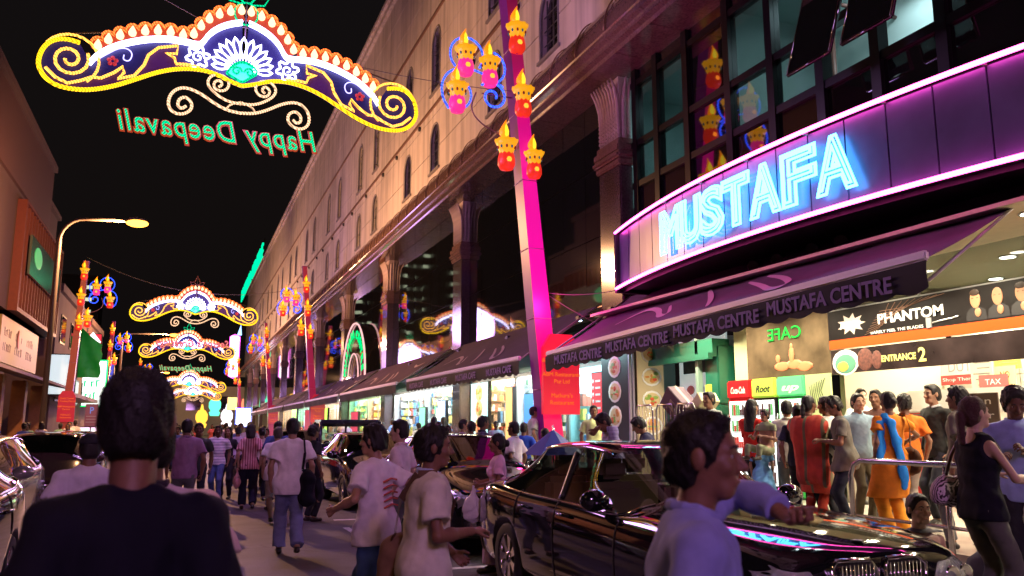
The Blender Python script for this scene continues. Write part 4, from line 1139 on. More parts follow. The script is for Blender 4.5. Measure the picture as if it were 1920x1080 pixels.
def cable(a, b, sag, label, r=.008):
    m = MB(); n = 14
    m.tube([(a[0] + (b[0] - a[0]) * i / n, a[1] + (b[1] - a[1]) * i / n, a[2] + (b[2] - a[2]) * i / n - sag * 4 * (i / n) * (1 - i / n)) for i in range(n + 1)], r, 4)
    tag(m.build('cable', mat('cable_grey', (.12, .1, .1), .6)), label, 'cable')
cable(far_pt((-4.6, 11.6, 9.6), 1.448), far_pt((.3, 11.7, 7.1), 1.448), .25, 'thin cable holding up the left half of the nearest arch')
cable(far_pt((.6, 11.7, 7.1), 1.448), far_pt((5.0, 11.6, 6.9), 1.448), .2, 'thin cable from the nearest arch to the magenta pole')
cable(far_pt((-4.0, 37, 8.4), 1.44), far_pt((.1, 37, 7.2), 1.44), .3, 'long cable from the left lamp pole to the second arch', .015)
cable(far_pt((.3, 37, 7.2), 1.44), far_pt((4.6, 37, 7.7), 1.43), .3, 'cable from the second arch to the right lamp pole', .015)
cable((7.45, 16.7, 4.5), (9.0, 15.7, 3.5), .08, 'stay wire from the magenta pole to the granite column', .01)
cable((7.45, 16.7, 4.55), (8.3, 14.7, 4.4), .08, 'stay wire from the magenta pole to the corner of the neon sign', .01)

# ------------------------------------------------------------ street lamps
def street_lamp(x, y, label, energy, h=7.7, arm=2.0, side=1, cat='street lamp', K=1.0):
    t = thing('street_lamp', label, cat, (x, y, 0), 0, 'sodium street lamps')
    m = MB(); m.tube([(0, 0, 0), (0, 0, 1.1)], .11, 10); m.tube([(0, 0, 1.1), (0, 0, h - .9)] + [(side * (.7 - .7 * math.cos(q * .26)), 0, h - .9 + .8 * math.sin(q * .26)) for q in range(1, 7)] + [(side * arm, 0, h - .05)], [.085] + [.08] + [.05] * 7, 8)
    m.build('post', mat('lamp_post_paint', (.14, .11, .08), .5, .2), t)
    m = MB(); m.lathe([(.02, 0), (.1, .08), (.13, .3), (.1, .5), (.03, .6)], (side * (arm - .05), 0, h - .02), 10, (side, 0, 0)); m.build('lamp_head', mat('lamp_head', (.2, .18, .16), .4), t)
    m = MB(); m.ball((side * (arm + .27), 0, h - .1), (.34, .18, .13), 12); m.build('lens', glow_mat('sodium_lens', (1, .36, .045), 7), t)
    push(t, K); lamp('POINT', (t.location.x + side * (arm + .27) * K, t.location.y, t.location.z + (h - .34) * K), energy, (1, .48, .22), .15)
    return t
street_lamp(-3.9, 28.5, 'lit street lamp on a curved arm above the left pavement', 8500, 8.15, 1.9, K=1.3)
street_lamp(-4.4, 66, 'lit street lamp glowing through the second arch', 9000, 8.4, 3.2, K=1.3)
street_lamp(-4.1, 3.0, 'street lamp standing beside the viewer on the left pavement', 220, 8.2, 1.6)  # out of view, added to light the near store front
street_lamp(-4.4, -22.0, 'street lamp on the left pavement behind the viewer', 1500, 8.2, 1.9)  # also unseen, added behind the camera for its orange light
street_lamp(-4.3, 110, 'street lamp far down the street on the left', 9000, 8.2, 1.9)
# ------------------------------------------------------------ curved neon sign
G_PINK = glow_mat('neon_pink', (1, .07, .42), 15, True)
G_CYAN = glow_mat('neon_cyan', (.07, .5, 1), 11, True)
sx = lambda y: 7.65 + .0235 * (y - 9.95) ** 2
sign = thing('neon_sign', 'curved violet sign band with pink neon edges and seven blue neon capitals', 'neon sign', (8, 9.95, 4.4))
SP = lambda x, y, z: (x - 8, y - 9.95, z - 4.4)
ys = [14.75 - .62 * i for i in range(19)]
panelm = mat('sign_panel', (.11, .12, .24), rough=.34, metal=.2, noise=.12, nscale=2.5)
for a, b in zip(ys[:-1], ys[1:]):
    m = MB(); a_ = a - .012; b_ = b + .012
    for s0, s1 in ((0, .5), (.5, 1)):
        p, q = a_ + (b_ - a_) * s0, a_ + (b_ - a_) * s1
        m.add([SP(sx(p), p, 4.42), SP(sx(q), q, 4.42), SP(sx(q), q, 5.52), SP(sx(p), p, 5.52), SP(sx(p) + .06, p, 4.42), SP(sx(q) + .06, q, 4.42), SP(sx(q) + .06, q, 5.52), SP(sx(p) + .06, p, 5.52)],
              [(0, 1, 2, 3), (7, 6, 5, 4), (0, 4, 5, 1), (3, 2, 6, 7), (0, 3, 7, 4), (1, 5, 6, 2)])
    m.build('sign_panel', panelm, sign)
m = MB()
for a, b in zip(ys[:-1], ys[1:]):
    m.add([SP(sx(a) + .07, a, 4.3), SP(sx(b) + .07, b, 4.3), SP(sx(b) + .07, b, 5.62), SP(sx(a) + .07, a, 5.62)], [(0, 1, 2, 3)])
    m.add([SP(sx(a) - .1, a, 5.56), SP(sx(b) - .1, b, 5.56), SP(9.5, b, 5.6), SP(9.5, a, 5.6)], [(0, 1, 2, 3)])
    m.add([SP(sx(a) - .06, a, 4.36), SP(sx(b) - .06, b, 4.36), SP(9.4, b, 4.4), SP(9.4, a, 4.4)], [(3, 2, 1, 0)])
m.box(*[q for p in zip(SP(8.1, 14.72, 4.3), SP(9.5, 14.8, 5.62)) for q in p])
m.build('sign_box', mat('sign_box_dark', (.02, .02, .03), .4), sign)
fine = [14.75 - .31 * i for i in range(37)]
for z in (5.555, 4.385):
    m = MB(); m.tube([SP(sx(y) - .09, y, z) for y in fine], .03, 6); m.build('neon_tube', G_PINK, sign)
m = MB()
for y in ys[::2]:
    m.box(*[q for p in zip(SP(sx(y) - .08, y - .02, 5.52), SP(sx(y), y + .02, 5.56)) for q in p]); m.box(*[q for p in zip(SP(sx(y) - .08, y - .02, 4.38), SP(sx(y), y + .02, 4.42)) for q in p])
m.build('tube_clips', mat('clip', (.2, .2, .2), .4), sign)
word = 'MUSTAFA'; yc = [11.93, 11.25, 10.62, 9.98, 9.33, 8.68, 8.02]
for ch, y in zip(word, yc):
    dx = .047 * (y - 9.95); rz = math.atan(dx)
    x = sx(y) - .13
    w = .6 if ch != 'M' else .72
    for off, r_, xx in ((-.014, .018, 0), (.036, .02, .03)):
        me = text_mesh(ch, .98, 0, off, 0, outline=r_); me.materials.clear()
        o = link('neon_letter', me, G_CYAN, sign, SP(x + xx, y, 4.62 if ch != 'x' else 4.6), (R(90), 0, R(-90) - rz))
        xs = [v.co.x for v in me.vertices]; o.scale = ((w + 2 * off) / (max(xs) - min(xs)), 1.0, 1)
# green light box under the sign, spotlights on the ledge
m = MB(); m.box(8.72, 8.8, 11.5, 14.0, 4.05, 4.2); tag(m.build('light_box', glow_mat('green_light_box', (.0, 1, .2), 1.5)), 'green light strip on the wall between neon sign and awning', 'light')
for y, lb in ((10.6, 'black spotlight nearest the middle under the sign'), (9.8, 'black spotlight second under the neon sign'), (9.2, 'black spotlight third under the neon sign'), (11.2, 'black spotlight closest to the green strip')):
    t = thing('spotlight', lb, 'spotlight', (8.9, y, 4.2), .4)
    m = MB(); m.lathe([(.05, -.1), (.08, -.05), (.11, .12), (.1, .12)], (-.1, 0, .08), 10, (-1, 0, -.4)); m.build('housing', mull, t)
    m = MB(); m.tube([(0, -.1, 0), (0, -.1, .16), (0, .1, .16), (0, .1, 0)], .012, 4); m.build('bracket', mull, t)

# ------------------------------------------------------------ awnings
def awning(y0, y1, label, text, n, lit_bar=1.0, script=True, xf=7.0, zf=3.1, rise=0.0, zt=4.42, xt=9.0, wave=.6, textlen=2.4, size=.24):
    t = thing('awning', label, 'awning', (xf, y0, zf), 0, 'dark fabric awnings along the store front')
    L = y1 - y0; P = lambda x, y, z: (x - xf, y - y0, z - zf)
    ZR = lambda y: rise * (1 - y / L)                       # the front edge climbs towards the near end
    m = MB(); ny = max(4, int(L / .6)); nx = 6; vs = []
    for i in range(ny + 1):
        for j in range(nx + 1):
            y = y0 + L * i / ny; q = j / nx; x = xt + (xf - xt) * q; z = zt + (zf - zt) * q - .07 * math.sin(math.pi * q) * (1 + .2 * math.sin(i * 1.7)); vs.append(P(x, y, z))
    m.add(vs, [(i * (nx + 1) + j, (i + 1) * (nx + 1) + j, (i + 1) * (nx + 1) + j + 1, i * (nx + 1) + j + 1) for i in range(ny) for j in range(nx)], True)
    m.v = [(x, y, z + ZR(y) * max(0, min(1, 1 - x / (xt - xf)))) for x, y, z in m.v]
    m.build('canopy_cloth', mat('awning_cloth', (.075, .045, .1), .75, noise=.18, nscale=1.2, bump=.2), t)
    m = MB(); m.bevbox(-.05, .03, 0, L, -.03, .075, .02); m.v = [(x, y, z + ZR(y)) for x, y, z in m.v]; m.build('front_bar', mat('awning_bar', (.75, .68, .8), .4, .2), t)
    # valance: scalloped lower edge
    m = MB(); per = .42 if n else .3; k = int(L / per) * 6; top = 0.0; vs = []
    for i in range(k + 1):
        y = L * i / k; zz = -.31 - .05 * abs(math.sin(math.pi * y / per)); xx = -.035 + .012 * math.sin(y * 3.1)
        vs += [(xx - .0, y, -.03), (xx - .008, y, -.17), (xx + .008, y, zz)]
    m.add(vs, [(3 * i + j, 3 * i + j + 1, 3 * i + j + 4, 3 * i + j + 3) for i in range(k) for j in (0, 1)], True)
    m.v = [(x, y, z + ZR(y)) for x, y, z in m.v]
    m.build('valance', mat('awning_valance', (.007, .006, .018), .8, noise=.15, nscale=3), t)
    for y in ([0.02, L - .02] if n else [0.02]):
        m = MB(); m.add([(0, y, 0), (xt - xf, y, zt - zf), (xt - xf, y, zt - zf - .22), (0, y, -.3)], [(0, 1, 2, 3)]) if False else m.tube([(0, y, 0), (xt - xf, y, zt - zf)], .02, 5); m.build('side_arm', mat('arm_grey', (.4, .38, .4), .4, .5), t)
    lm = mat('awning_letters', (.2, .13, .36), .7)
    for i in range(n):
        yy = L - .45 - textlen / 2 - i * (L - .9 - textlen) / max(1, n - 1)
        lo = lettering('letters', text, lm, t, (-.055, yy, -.265 + ZR(yy)), ROT_STREET, size, width=textlen, extrude=.002, offset=.006); lo.rotation_euler = (R(90) , 0, R(-90)) if not rise else (R(90), math.atan2(-rise, L) * -1 * 0, R(-90))
    if script:
        W_ = .022
        sl = math.atan2(zt - zf, xt - xf)
        # painted brush script lying on the slope
        s_ = L / 10.0
        for st in ([(1.6, .62), (2.2, .42), (3.0, .52), (3.6, .72), (3.9, .7), (3.3, .5)], [(4.2, .38), (4.9, .6), (5.3, .78)], [(5.5, .45), (6.2, .6), (6.9, .8), (7.2, .74), (6.6, .55), (5.9, .42)], [(7.6, .3), (8.2, .4), (8.7, .3)]):
            m = MB(); st = smooth([(L - a * s_, b) for a, b in st], 3); w = W_
            for i in range(len(st) - 1):
                ww = w * (.4 + math.sin(math.pi * (i + .5) / len(st)))
                def q_(y, q): return P(xf + (xt - xf) * (1 - q) * 1.0, y0 + y, zf + (zt - zf) * (1 - q) - .07 * math.sin(math.pi * q) * 1.0 + .02)
                (ya, qa), (yb, qb) = st[i], st[i + 1]
                m.add([q_(ya, qa - ww), q_(ya, qa + ww), q_(yb, qb + ww), q_(yb, qb - ww)], [(0, 1, 2, 3)])
            m.v = [(x, y, z + ZR(y) * max(0, min(1, 1 - x / (xt - xf)))) for x, y, z in m.v]; m.build('painted_stroke', mat('script_paint', (.5, .38, .5), .6), t)
    return t
awning(6.15, 15.75, 'largest and nearest awning, right below the curved neon sign', 'MUSTAFA CENTRE', 4, textlen=2.05, size=.25, rise=.24, zf=3.07)
awning(17.25, 27.4, 'lettered awning second along, left of the magenta pole', 'MUSTAFA CAFE', 4, textlen=1.7, size=.23)
awning(28.9, 40.2, 'plain awning third along, right after the cafe ones', 'MUSTAFA CAFE', 0)
awning(41.0, 52.4, 'plain awning below the lit arch of green lettering', '', 0)
awning(53, 64, 'fifth awning along the store front with a light bar', '', 0)
for i, lb in enumerate(('sixth awning along the front, small and far', 'seventh distant awning before the hanging white sign', 'eighth and last awning at the far end')):
    awning(65 + 12 * i, 76 + 12 * i, lb, '', 0, script=False)
# small cold floodlights above the awnings
for i, y in enumerate((16.0, 17.6, 22.3, 26.9, 33.5, 46.0)):
    t = thing('floodlight', ['small cold floodlight by the granite column', 'small cold floodlight just past the granite column', 'small cold floodlight over the middle of the cafe awning', 'bright floodlight at the far end of the cafe awning', 'small floodlight over the third awning', 'tiny floodlight under the green arch lettering'][i], 'floodlight', (8.7, y, 4.15), 0, 'floodlights above the awnings')
    m = MB(); m.tube([(.4, 0, .1), (0, 0, 0)], .02, 5); m.build('bracket', mull, t); m = MB(); m.bevbox(-.1, .02, -.09, .09, -.06, .05, .01); m.build('housing', mull, t)
    m = MB(); m.ball((-.04, 0, -.06), (.06, .08, .02), 8); m.build('lens', glow_mat('cold_lens', (.6, .8, 1), 18), t)

# ------------------------------------------------------------ arch of green lettering on the third bay
t = thing('arch_sign', 'round-topped lit arch on the front with green lettering round its curve', 'arch sign', (9.35, 47.1, 4.3))
m = MB()
for r_, q in ((3.35, .05), (1.5, .035)): m.tube([(-.5, -r_ * math.cos(a), r_ * .93 * math.sin(a)) for a in [math.pi * i / 28 for i in range(29)]], q, 6)
m.build('neon_tube', glow_mat('neon_soft_pink', (1, .5, .5), 1.4), t)
m = MB(); n = 28
vs = [(-.42, -3.35 * math.cos(math.pi * i / n), 3.11 * math.sin(math.pi * i / n)) for i in range(n + 1)] + [(.2, -3.35 * math.cos(math.pi * i / n), 3.11 * math.sin(math.pi * i / n)) for i in range(n + 1)]
m.add(vs, [tuple(range(n + 1))] + [(i, i + n + 1, i + n + 2, i + 1) for i in range(n)]); m.build('arch_face', mat('arch_face_dark', (.01, .01, .012), .05, spec=1), t)
for i, ch in enumerate('MUSTAFA CENTRE'):
    if ch == ' ': continue
    a = math.pi * (.06 + .88 * i / 13); y = 2.45 * math.cos(a); z = 2.3 * math.sin(a)
    me = text_mesh(ch, .66, .02, .015); me.materials.clear()
    o = link('letter', me, glow_mat('letter_green', (.0, 1, .25), 1.2), t, (-.5, y, z), (0, 0, 0))
    o.rotation_euler = (Matrix.Rotation(R(-90), 4, 'Z') @ Matrix.Rotation(R(90), 4, 'X') @ Matrix.Rotation(a - math.pi / 2 if False else -(math.pi / 2 - (math.pi - a)) , 4, 'Z')).to_euler()
m = MB()
for i in range(1, 12):
    a = math.pi * i / 12; m.tube([(-.47, 0, 0), (-.47, -1.45 * math.cos(a), 1.35 * math.sin(a))], .02, 4)
m.build('fan_bars', mat('fan_bar', (.3, .25, .2), .3, .6), t)

# green roof sign, long and seen end on
t = thing('roof_sign', 'teal neon lettering on the far roof edge of the store', 'roof sign', (8.9, 138, 24.2))
me = text_mesh('MUSTAFA CENTRE', 3.2, .1, .0); me.materials.clear(); o = link('letters', me, glow_mat('roof_neon', (.0, 1, .45), 1.2), t, (0, 0, .2), ROT_STREET); xs = [v.co.x for v in me.vertices]; o.scale = (44 / (max(xs) - min(xs)), 1, 1)
m = MB(); m.box(-.0, .3, -23, 23, -.4, .1)
for i in range(12): m.box(.1, .25, -22 + i * 4, -21.8 + i * 4, 0, 3)
m.build('sign_rails', mull, t)

# ------------------------------------------------------------ cafe front
def sign_letters(*a, **k): return lettering(*a, **k)
bx = 9.5
ban = thing('banner', 'long black and orange razor banner with three men', 'banner', (bx, 5.0, 2.8))
m = MB(); m.m(0); m.box(0, .04, 0, 5.35, .14, .6); m.m(1); m.box(0, .04, 0, 5.35, 0, .14)
m.build('banner_sheet', [mat('banner_black', (.012, .01, .01), .3, noise=.2), mat('banner_orange', (.6, .07, .008), .4)], ban)
L = 5.35
sign_letters('letters', 'PHANTOM', mat('print_white', (.85, .83, .8), .5), ban, (-.004, 3.75, .3), ROT_STREET, .2, width=1.15, extrude=.001, offset=.006)
sign_letters('letters', 'BARELY FEEL THE BLADES', mat('print_white', (.85, .83, .8), .5), ban, (-.004, 4.0, .16), ROT_STREET, .06, width=.95, extrude=.001)
sign_letters('letters', 'FUSION', mat('print_white', (.85, .83, .8), .5), ban, (-.008, 4.88, .3), ROT_STREET, .14, width=.42, extrude=.001, offset=.006, shear=.2)
m = MB(); n = 18
m.add([(-.003, 4.86 + (.3 if i % 2 else .17) * math.cos(2 * math.pi * i / n), .36 + (.17 if i % 2 else .09) * math.sin(2 * math.pi * i / n)) for i in range(n)], [tuple(range(n))]); m.build('starburst', mat('starburst', (.55, .45, .4), .5), ban)
m = MB(); m.tube([(-.006, 3.4, .2), (-.006, 3.25, .22), (-.006, 3.05, .235), (-.006, 2.95, .25)], .012, 5); m.box(-.02, 0, 3.38, 3.46, .14, .28); m.build('razor_print', mat('razor_chrome', (.6, .6, .6), .3, .6), ban)
for i in range(9):
    m = MB(); m.tube([(-.003, 4.6 - .04 * i, .16 + .04 * i), (-.003, 4.3 - .05 * i, .24 + .03 * i), (-.003, 4.1 - .12 * i, .58)], .006, 3); m.build('swirl_print', mat('swirl', (.16, .08, .05), .5), ban)
for i, y in enumerate((2.68, 2.36, 2.04)):
    f_ = MB(); f_.m(0); f_.ball((-.004, y, .43), (.004, .08, .115), 14)
    f_.m(1); f_.add([(-.003, y - .155, .16), (-.003, y + .155, .16), (-.003, y + .14, .28), (-.003, y + .05, .34), (-.003, y - .05, .34), (-.003, y - .14, .28)], [(0, 1, 2, 3, 4, 5)])
    f_.m(0); f_.ball((-.008, y - .03, .26), (.004, .05, .06), 10); f_.m(2)
    if i != 1: f_.ball((-.006, y, .52), (.004, .075, .045), 12)
    f_.m(2); f_.box(-.009, -.008, y - .05, y - .02, .445, .453); f_.box(-.009, -.008, y + .02, y + .05, .445, .453)
    f_.build('portrait_print', [mat('print_skin', (.36, .17, .09), .5), mat('print_suit', (.02, .018, .02), .5), mat('print_hair', (.03, .015, .01), .5)], ban)
# entrance strip below
strip = thing('entrance_sign', 'dark strip reading ENTRANCE 2 below the razor banner', 'sign', (9.52, 5.0, 2.42))
m = MB(); m.box(0, .05, 0, 5.35, 0, .36); m.build('panel', mat('strip_dark', (.03, .02, .02), .25, noise=.5, nscale=2), strip)
ly = mat('print_yellow', (.85, .75, .2), .5, emit=(1, .85, .2), es=.35, sample=False)
sign_letters('letters', 'ENTRANCE', ly, strip, (-.004, 4.02, .12), ROT_STREET, .13, width=.62, extrude=.001, offset=.003); sign_letters('letters', '2', ly, strip, (-.004, 3.6, .08), ROT_STREET, .27, extrude=.001, offset=.006)
m = MB(); m.m(0); m.ball((0, 5.05, .16), (.006, .28, .2), 16); m.m(1); m.ball((-.004, 5.05, .14), (.004, .22, .15), 16); m.m(2); m.ball((-.007, 5.1, .1), (.004, .12, .08), 12); m.m(3); m.ball((0, 4.65, .18), (.006, .16, .17), 16); m.ball((0, 4.42, .16), (.006, .1, .14), 12)
m.build('food_print', [mat('print_white', (.85, .83, .8)), mat('print_green', (.1, .3, .2), .5), mat('print_curry', (.7, .45, .08), .5), mat('print_beans', (.12, .04, .03), .6, noise=.5, nscale=20)], strip)
# glass above the banner, with a steel joint
m = MB(); m.box(9.53, 9.545, 5.0, 10.35, 3.42, 3.93); tag(m.build('glass_panel', clearg), 'clear glass strip above the razor banner with a steel clip', 'glass')
m = MB(); m.box(9.5, 9.53, 8.55, 8.58, 3.4, 3.93); m.box(9.5, 9.56, 5, 10.4, 3.4, 3.42); tag(m.build('steel_clip', mat('steel', (.55, .55, .55), .3, .8)), 'thin steel joint in the glass above the banner', 'trim')
# marble slab; the green neon reflected in it is made as reversed glowing letters
marble = mat('brown_marble', (.12, .085, .05), .25, noise=.4, nscale=2.2, coat=.2)
slab = thing('marble_wall', 'brown marble wall slab with green mirrored cafe lettering', 'wall', (9.55, 10.4, .42))
m = MB(); m.box(0, .3, .0, 2.1, 2.0, 3.52); m.build('slab', marble, slab)
o = sign_letters('neon_letters', 'CAFE', glow_mat('reflection_green', (.05, 1, .1), 1.6), slab, (-.02, 1.05, 2.66), ROT_STREET, .3, width=.85, outline=.011, offset=-.012, extrude=0); o.scale = (-o.scale[0], 1, 1)
m = MB()
for k_, (y, z, c_) in enumerate(((.85, 2.22, 0), (1.15, 2.2, 0), (.6, 2.17, 0))): m.ball((-.004, y, z), (.005, .22, .08), 10)
m.ball((-.006, .9, 2.38), (.005, .07, .15), 8); m.ball((-.006, 1.25, 2.34), (.005, .06, .07), 8); m.ball((-.006, .9, 2.53), (.005, .04, .05), 8)
m.build('picnic_print', mat('print_orange', (.7, .22, .1), .5), slab)
# cream wall, doorway frame, green pillar
m = MB(); m.box(9.9, 9.98, 11.9, 13.35, .42, 3.95); tag(m.build('cream_wall', mat('cream_wall', (.75, .75, .42), .6, noise=.04)), 'pale lime-cream wall panel behind the drinks fridges', 'wall')
gp = mat('green_cladding', (.012, .16, .1), .35, noise=.08, nscale=3)
t = thing('green_pillar', 'green clad pillar between the menu opening and the fridges', 'pillar', (9.6, 13.7, .42))
m = MB(); m.bevbox(0, .4, -.22, .22, 0, 1.6, .02); m.build('panel', gp, t); m = MB(); m.bevbox(0, .4, -.22, .22, 1.61, 2.75, .02); m.build('panel', gp, t)
m = MB(); m.box(-.02, 0, -.0, .2, 1.55, 2.0); m.build('sticker', mat('sticker_lime', (.65, .75, .1), .5), t); m = MB(); m.box(-.02, 0, .0, .2, 1.05, 1.48); m.build('paper_notice', mat('paper', (.8, .8, .78), .6), t)
m = MB(); m.box(-.1, 0, .3, .4, 1.75, 3.2); m.box(-.1, 0, -.45, .4, 3.0, 3.1); m.build('downpipe', mat('pipe_green', (.3, .45, .38), .4), t)
m = MB(); m.box(9.5, 9.9, 13.5, 15.9, 2.95, 3.3); m.box(9.4, 9.5, 13.5, 15.9, 2.9, 3.02); tag(m.build('green_fascia', gp), 'green fascia beam above the white menu opening', 'fascia')

def fridge(y, w, label, head, body, inner, word, wcol, h=2.02):
    t = thing('drinks_fridge', label, 'fridge', (9.5, y, .42), 0, 'drinks fridges in front of the cream wall')
    m = MB(); m.bevbox(.0, .6, 0, w, .02, h - .34, .015)
    m.build('cabinet', body, t)
    m = MB(); m.bevbox(-.03, .6, 0, w, h - .335, h, .03); m.build('header', head, t)
    m = MB(); m.box(-.012, -.002, .05, w - .05, .18, h - .38); m.build('door_glass', inner, t)
    m = MB(); m.tube([(-.04, w - .035, .5), (-.06, w - .035, .6), (-.06, w - .035, 1.3), (-.04, w - .035, 1.4)], .012, 5); m.build('handle', mat('steel', (.55, .55, .55)), t)
    cans = MB(); rg_ = random.Random(y)
    for s_ in range(5):
        z = .22 + s_ * .29; cans.m(0); cans.box(-.016, -.013, .05, w - .05, z - .02, z - .01)
        for i in range(int((w - .14) / .062)):
            cans.m(rg_.choice((1, 1, 2, 3))); yy = .08 + i * .062; hh = rg_.choice((.11, .19, .2)); cans.box(-.024, -.013, yy, yy + .045, z, z + hh)
    o = cans.build('cans_and_bottles', [mat('shelf_white', (.7, .7, .7)), mat('can_dark', (.08, .04, .05), .4), mat('can_red', (.5, .05, .04), .4), mat('can_green', (.1, .4, .15), .4)], t); o['kind'] = 'stuff'
    sign_letters('letters', word, wcol, t, (-.034, w / 2, h - .24), ROT_STREET, .17, width=w * .62, extrude=.001, shear=.3, offset=.005)
coldlit = mat('fridge_inside', (.8, .85, .85), .3, emit=(.8, .95, 1), es=1.1, sample=False)
fridge(12.38, .68, 'red drinks fridge, leftmost of the three', mat('fridge_red', (.6, .015, .02), .3, emit=(1, .03, .03), es=.25, sample=False), mat('fridge_red', (.6, .015, .02)), coldlit, 'Coca-Cola', mat('print_white', (.85, .83, .8)))
fridge(11.7, .64, 'black drinks fridge with a lime header, in the middle', mat('fridge_lime', (.5, .7, .08), .3, emit=(.6, .9, .1), es=.35, sample=False), mat('fridge_black', (.012, .012, .014), .3), coldlit, 'Root', mat('print_black', (.02, .02, .02)))
fridge(10.98, .68, 'green drinks fridge, rightmost of the three', mat('fridge_green', (.1, .65, .2), .3, emit=(.15, .9, .3), es=.45, sample=False), mat('fridge_dgreen', (.02, .35, .06), .3), mat('fridge_inside_green', (.7, .9, .8), .3, emit=(.55, 1, .8), es=1.1, sample=False), 'up', mat('print_white', (.85, .83, .8)))
t = thing('poster', 'lime sketch poster with the word CLEAN beside the green fridge', 'poster', (9.5, 10.4, .42))
m = MB(); m.box(0, .05, 0, .55, .9, 2.02); m.build('sheet', mat('poster_lime', (.45, .55, .25), .5), t)
sign_letters('letters', 'CLEAN', mat('print_maroon', (.25, .02, .08), .5), t, (-.004, .33, 1.45), ROT_STREET, .12, width=.3, extrude=.001)
m = MB()
for i in range(7): m.tube([(-.004, .1 + .06 * i, 1.95 - .02 * i), (-.004, .2 + .04 * i, 1.75), (-.004, .12 + .05 * i, 1.6 - .03 * i)], .006, 3)
m.build('sketch_print', mat('print_black', (.02, .02, .02)), t)
# menu opening between column and green pillar
t = thing('menu_wall', 'white lit menu board with food pictures and a red menu strip', 'menu board', (10.1, 13.9, .42))
m = MB(); m.box(0, .05, .0, 1.7, 0, 3.1); m.build('board', mat('menu_white', (.8, .82, .8), .5, emit=(.8, 1, 1), es=.35, sample=False), t)
m = MB(); m.box(-.02, 0, .02, .32, .4, 2.6); m.build('red_menu', mat('menu_red', (.6, .02, .03), .5, emit=(1, .03, .03), es=.3, sample=False), t)
m = MB(); m.box(-.03, 0, .5, 1.5, 2.3, 2.62); m.build('dark_photo', mat('photo_dark', (.03, .05, .08), .4, noise=.5), t)
for i in range(6):
    m = MB(); y = .55 + (i % 3) * .36; z = 1.95 - (i // 3) * .5; m.ball((-.012, y, z), (.01, .15, .1), 12); m.build('plate_print', mat('print_white', (.85, .83, .8)) if i % 2 else mat('plate_pink', (.6, .3, .3), .5), t)
for i in range(9):
    m = MB(); m.ball((-.03, .17 + .07 * (i % 2), 2.45 - i * .23), (.008, .05, .06), 8); m.build('menu_picture', mat('print_white', (.85, .83, .8)) if i % 3 else mat('print_greenish', (.1, .4, .1)), t)
# food posters on the column
def dish(t, x, y, z, r_, face, cols, kind):
    m = MB(); rr = (.006, r_, r_ * .8) if face == 'x' else (r_, .006, r_ * .8)
    off = (lambda k: (x - k, y, z)) if face == 'x' else (lambda k: (x, y - k, z))
    def bl(dy, dz, a, b, k, mi):
        m.m(mi); c = off(k); c = (c[0], c[1] + dy, c[2] + dz) if face == 'x' else (c[0] + dy, c[1], c[2] + dz); m.ball(c, (.004, a, b) if face == 'x' else (a, .004, b), 12)
    bl(0, 0, r_, r_ * .82, .004, 0); bl(0, 0, r_ * .82, r_ * .64, .007, 1); rg_ = random.Random(z * 10)
    if kind == 'burger': bl(0, -.02, r_ * .55, r_ * .1, .012, 2); bl(0, .06, r_ * .5, r_ * .36, .012, 3); bl(0, -.06, r_ * .5, r_ * .16, .012, 3)
    else:
        for i in range(9): bl(rg_.uniform(-.5, .5) * r_, rg_.uniform(-.4, .4) * r_, r_ * rg_.uniform(.1, .3), r_ * rg_.uniform(.08, .2), .011 + i * .001, rg_.choice((2, 3, 4)))
    m.build('dish_print', cols, t)
dcols = [mat('print_white', (.85, .83, .8)), mat('dish_base', (.7, .55, .3), .5), mat('dish_green', (.25, .4, .08), .5), mat('dish_brown', (.6, .25, .06), .5), mat('dish_red', (.6, .08, .03), .5)]
t = thing('food_poster', 'gold lit food poster with burger and chips on the column side', 'poster', (9.0, 15.8, .42))
m = MB(); m.box(.12, .78, -.06, -.035, .1, 3.0); m.build('light_panel', mat('poster_gold', (.42, .33, .2), .5, emit=(1, .8, .4), es=.12, sample=False), t)
for i, (z, k_) in enumerate(((2.75, ''), (2.25, ''), (1.75, ''), (1.2, 'burger'))): dish(t, .47, -.064, z, .25, 'y', dcols, k_)
o = lettering('letters', 'Taste', mat('print_white', (.85, .83, .8)), t, (.32, -.07, .85), ROT_BACK, .16, extrude=.001, offset=.004); o.rotation_euler = (R(90), R(-12), 0)
lettering('letters', "'n Grill", mat('print_white', (.85, .83, .8)), t, (.47, -.07, .66), ROT_BACK, .2, extrude=.001, offset=.006)
t = thing('food_poster', 'dark food poster with three plates facing the street', 'poster', (8.96, 15.85, .42))
m = MB(); m.box(0, .03, .02, 1.25, .1, 3.0); m.build('panel', mat('poster_dark', (.025, .022, .03), .35), t)
for z in (2.5, 1.95, 1.4): dish(t, 0, .62, z, .3, 'x', dcols, '')
t = thing('steel_corner', 'pale steel corner strips between the two food posters', 'trim', (8.94, 15.76, .42))
m = MB(); m.box(-.02, .03, -.02, .03, 0, 3.4); m.build('strip', mat('steel_violet', (.5, .45, .6), .3, .6), t); m = MB(); m.box(.05, .09, -.05, .0, 0, 3.4); m.build('strip', mat('steel_violet', (.5, .45, .6)), t)

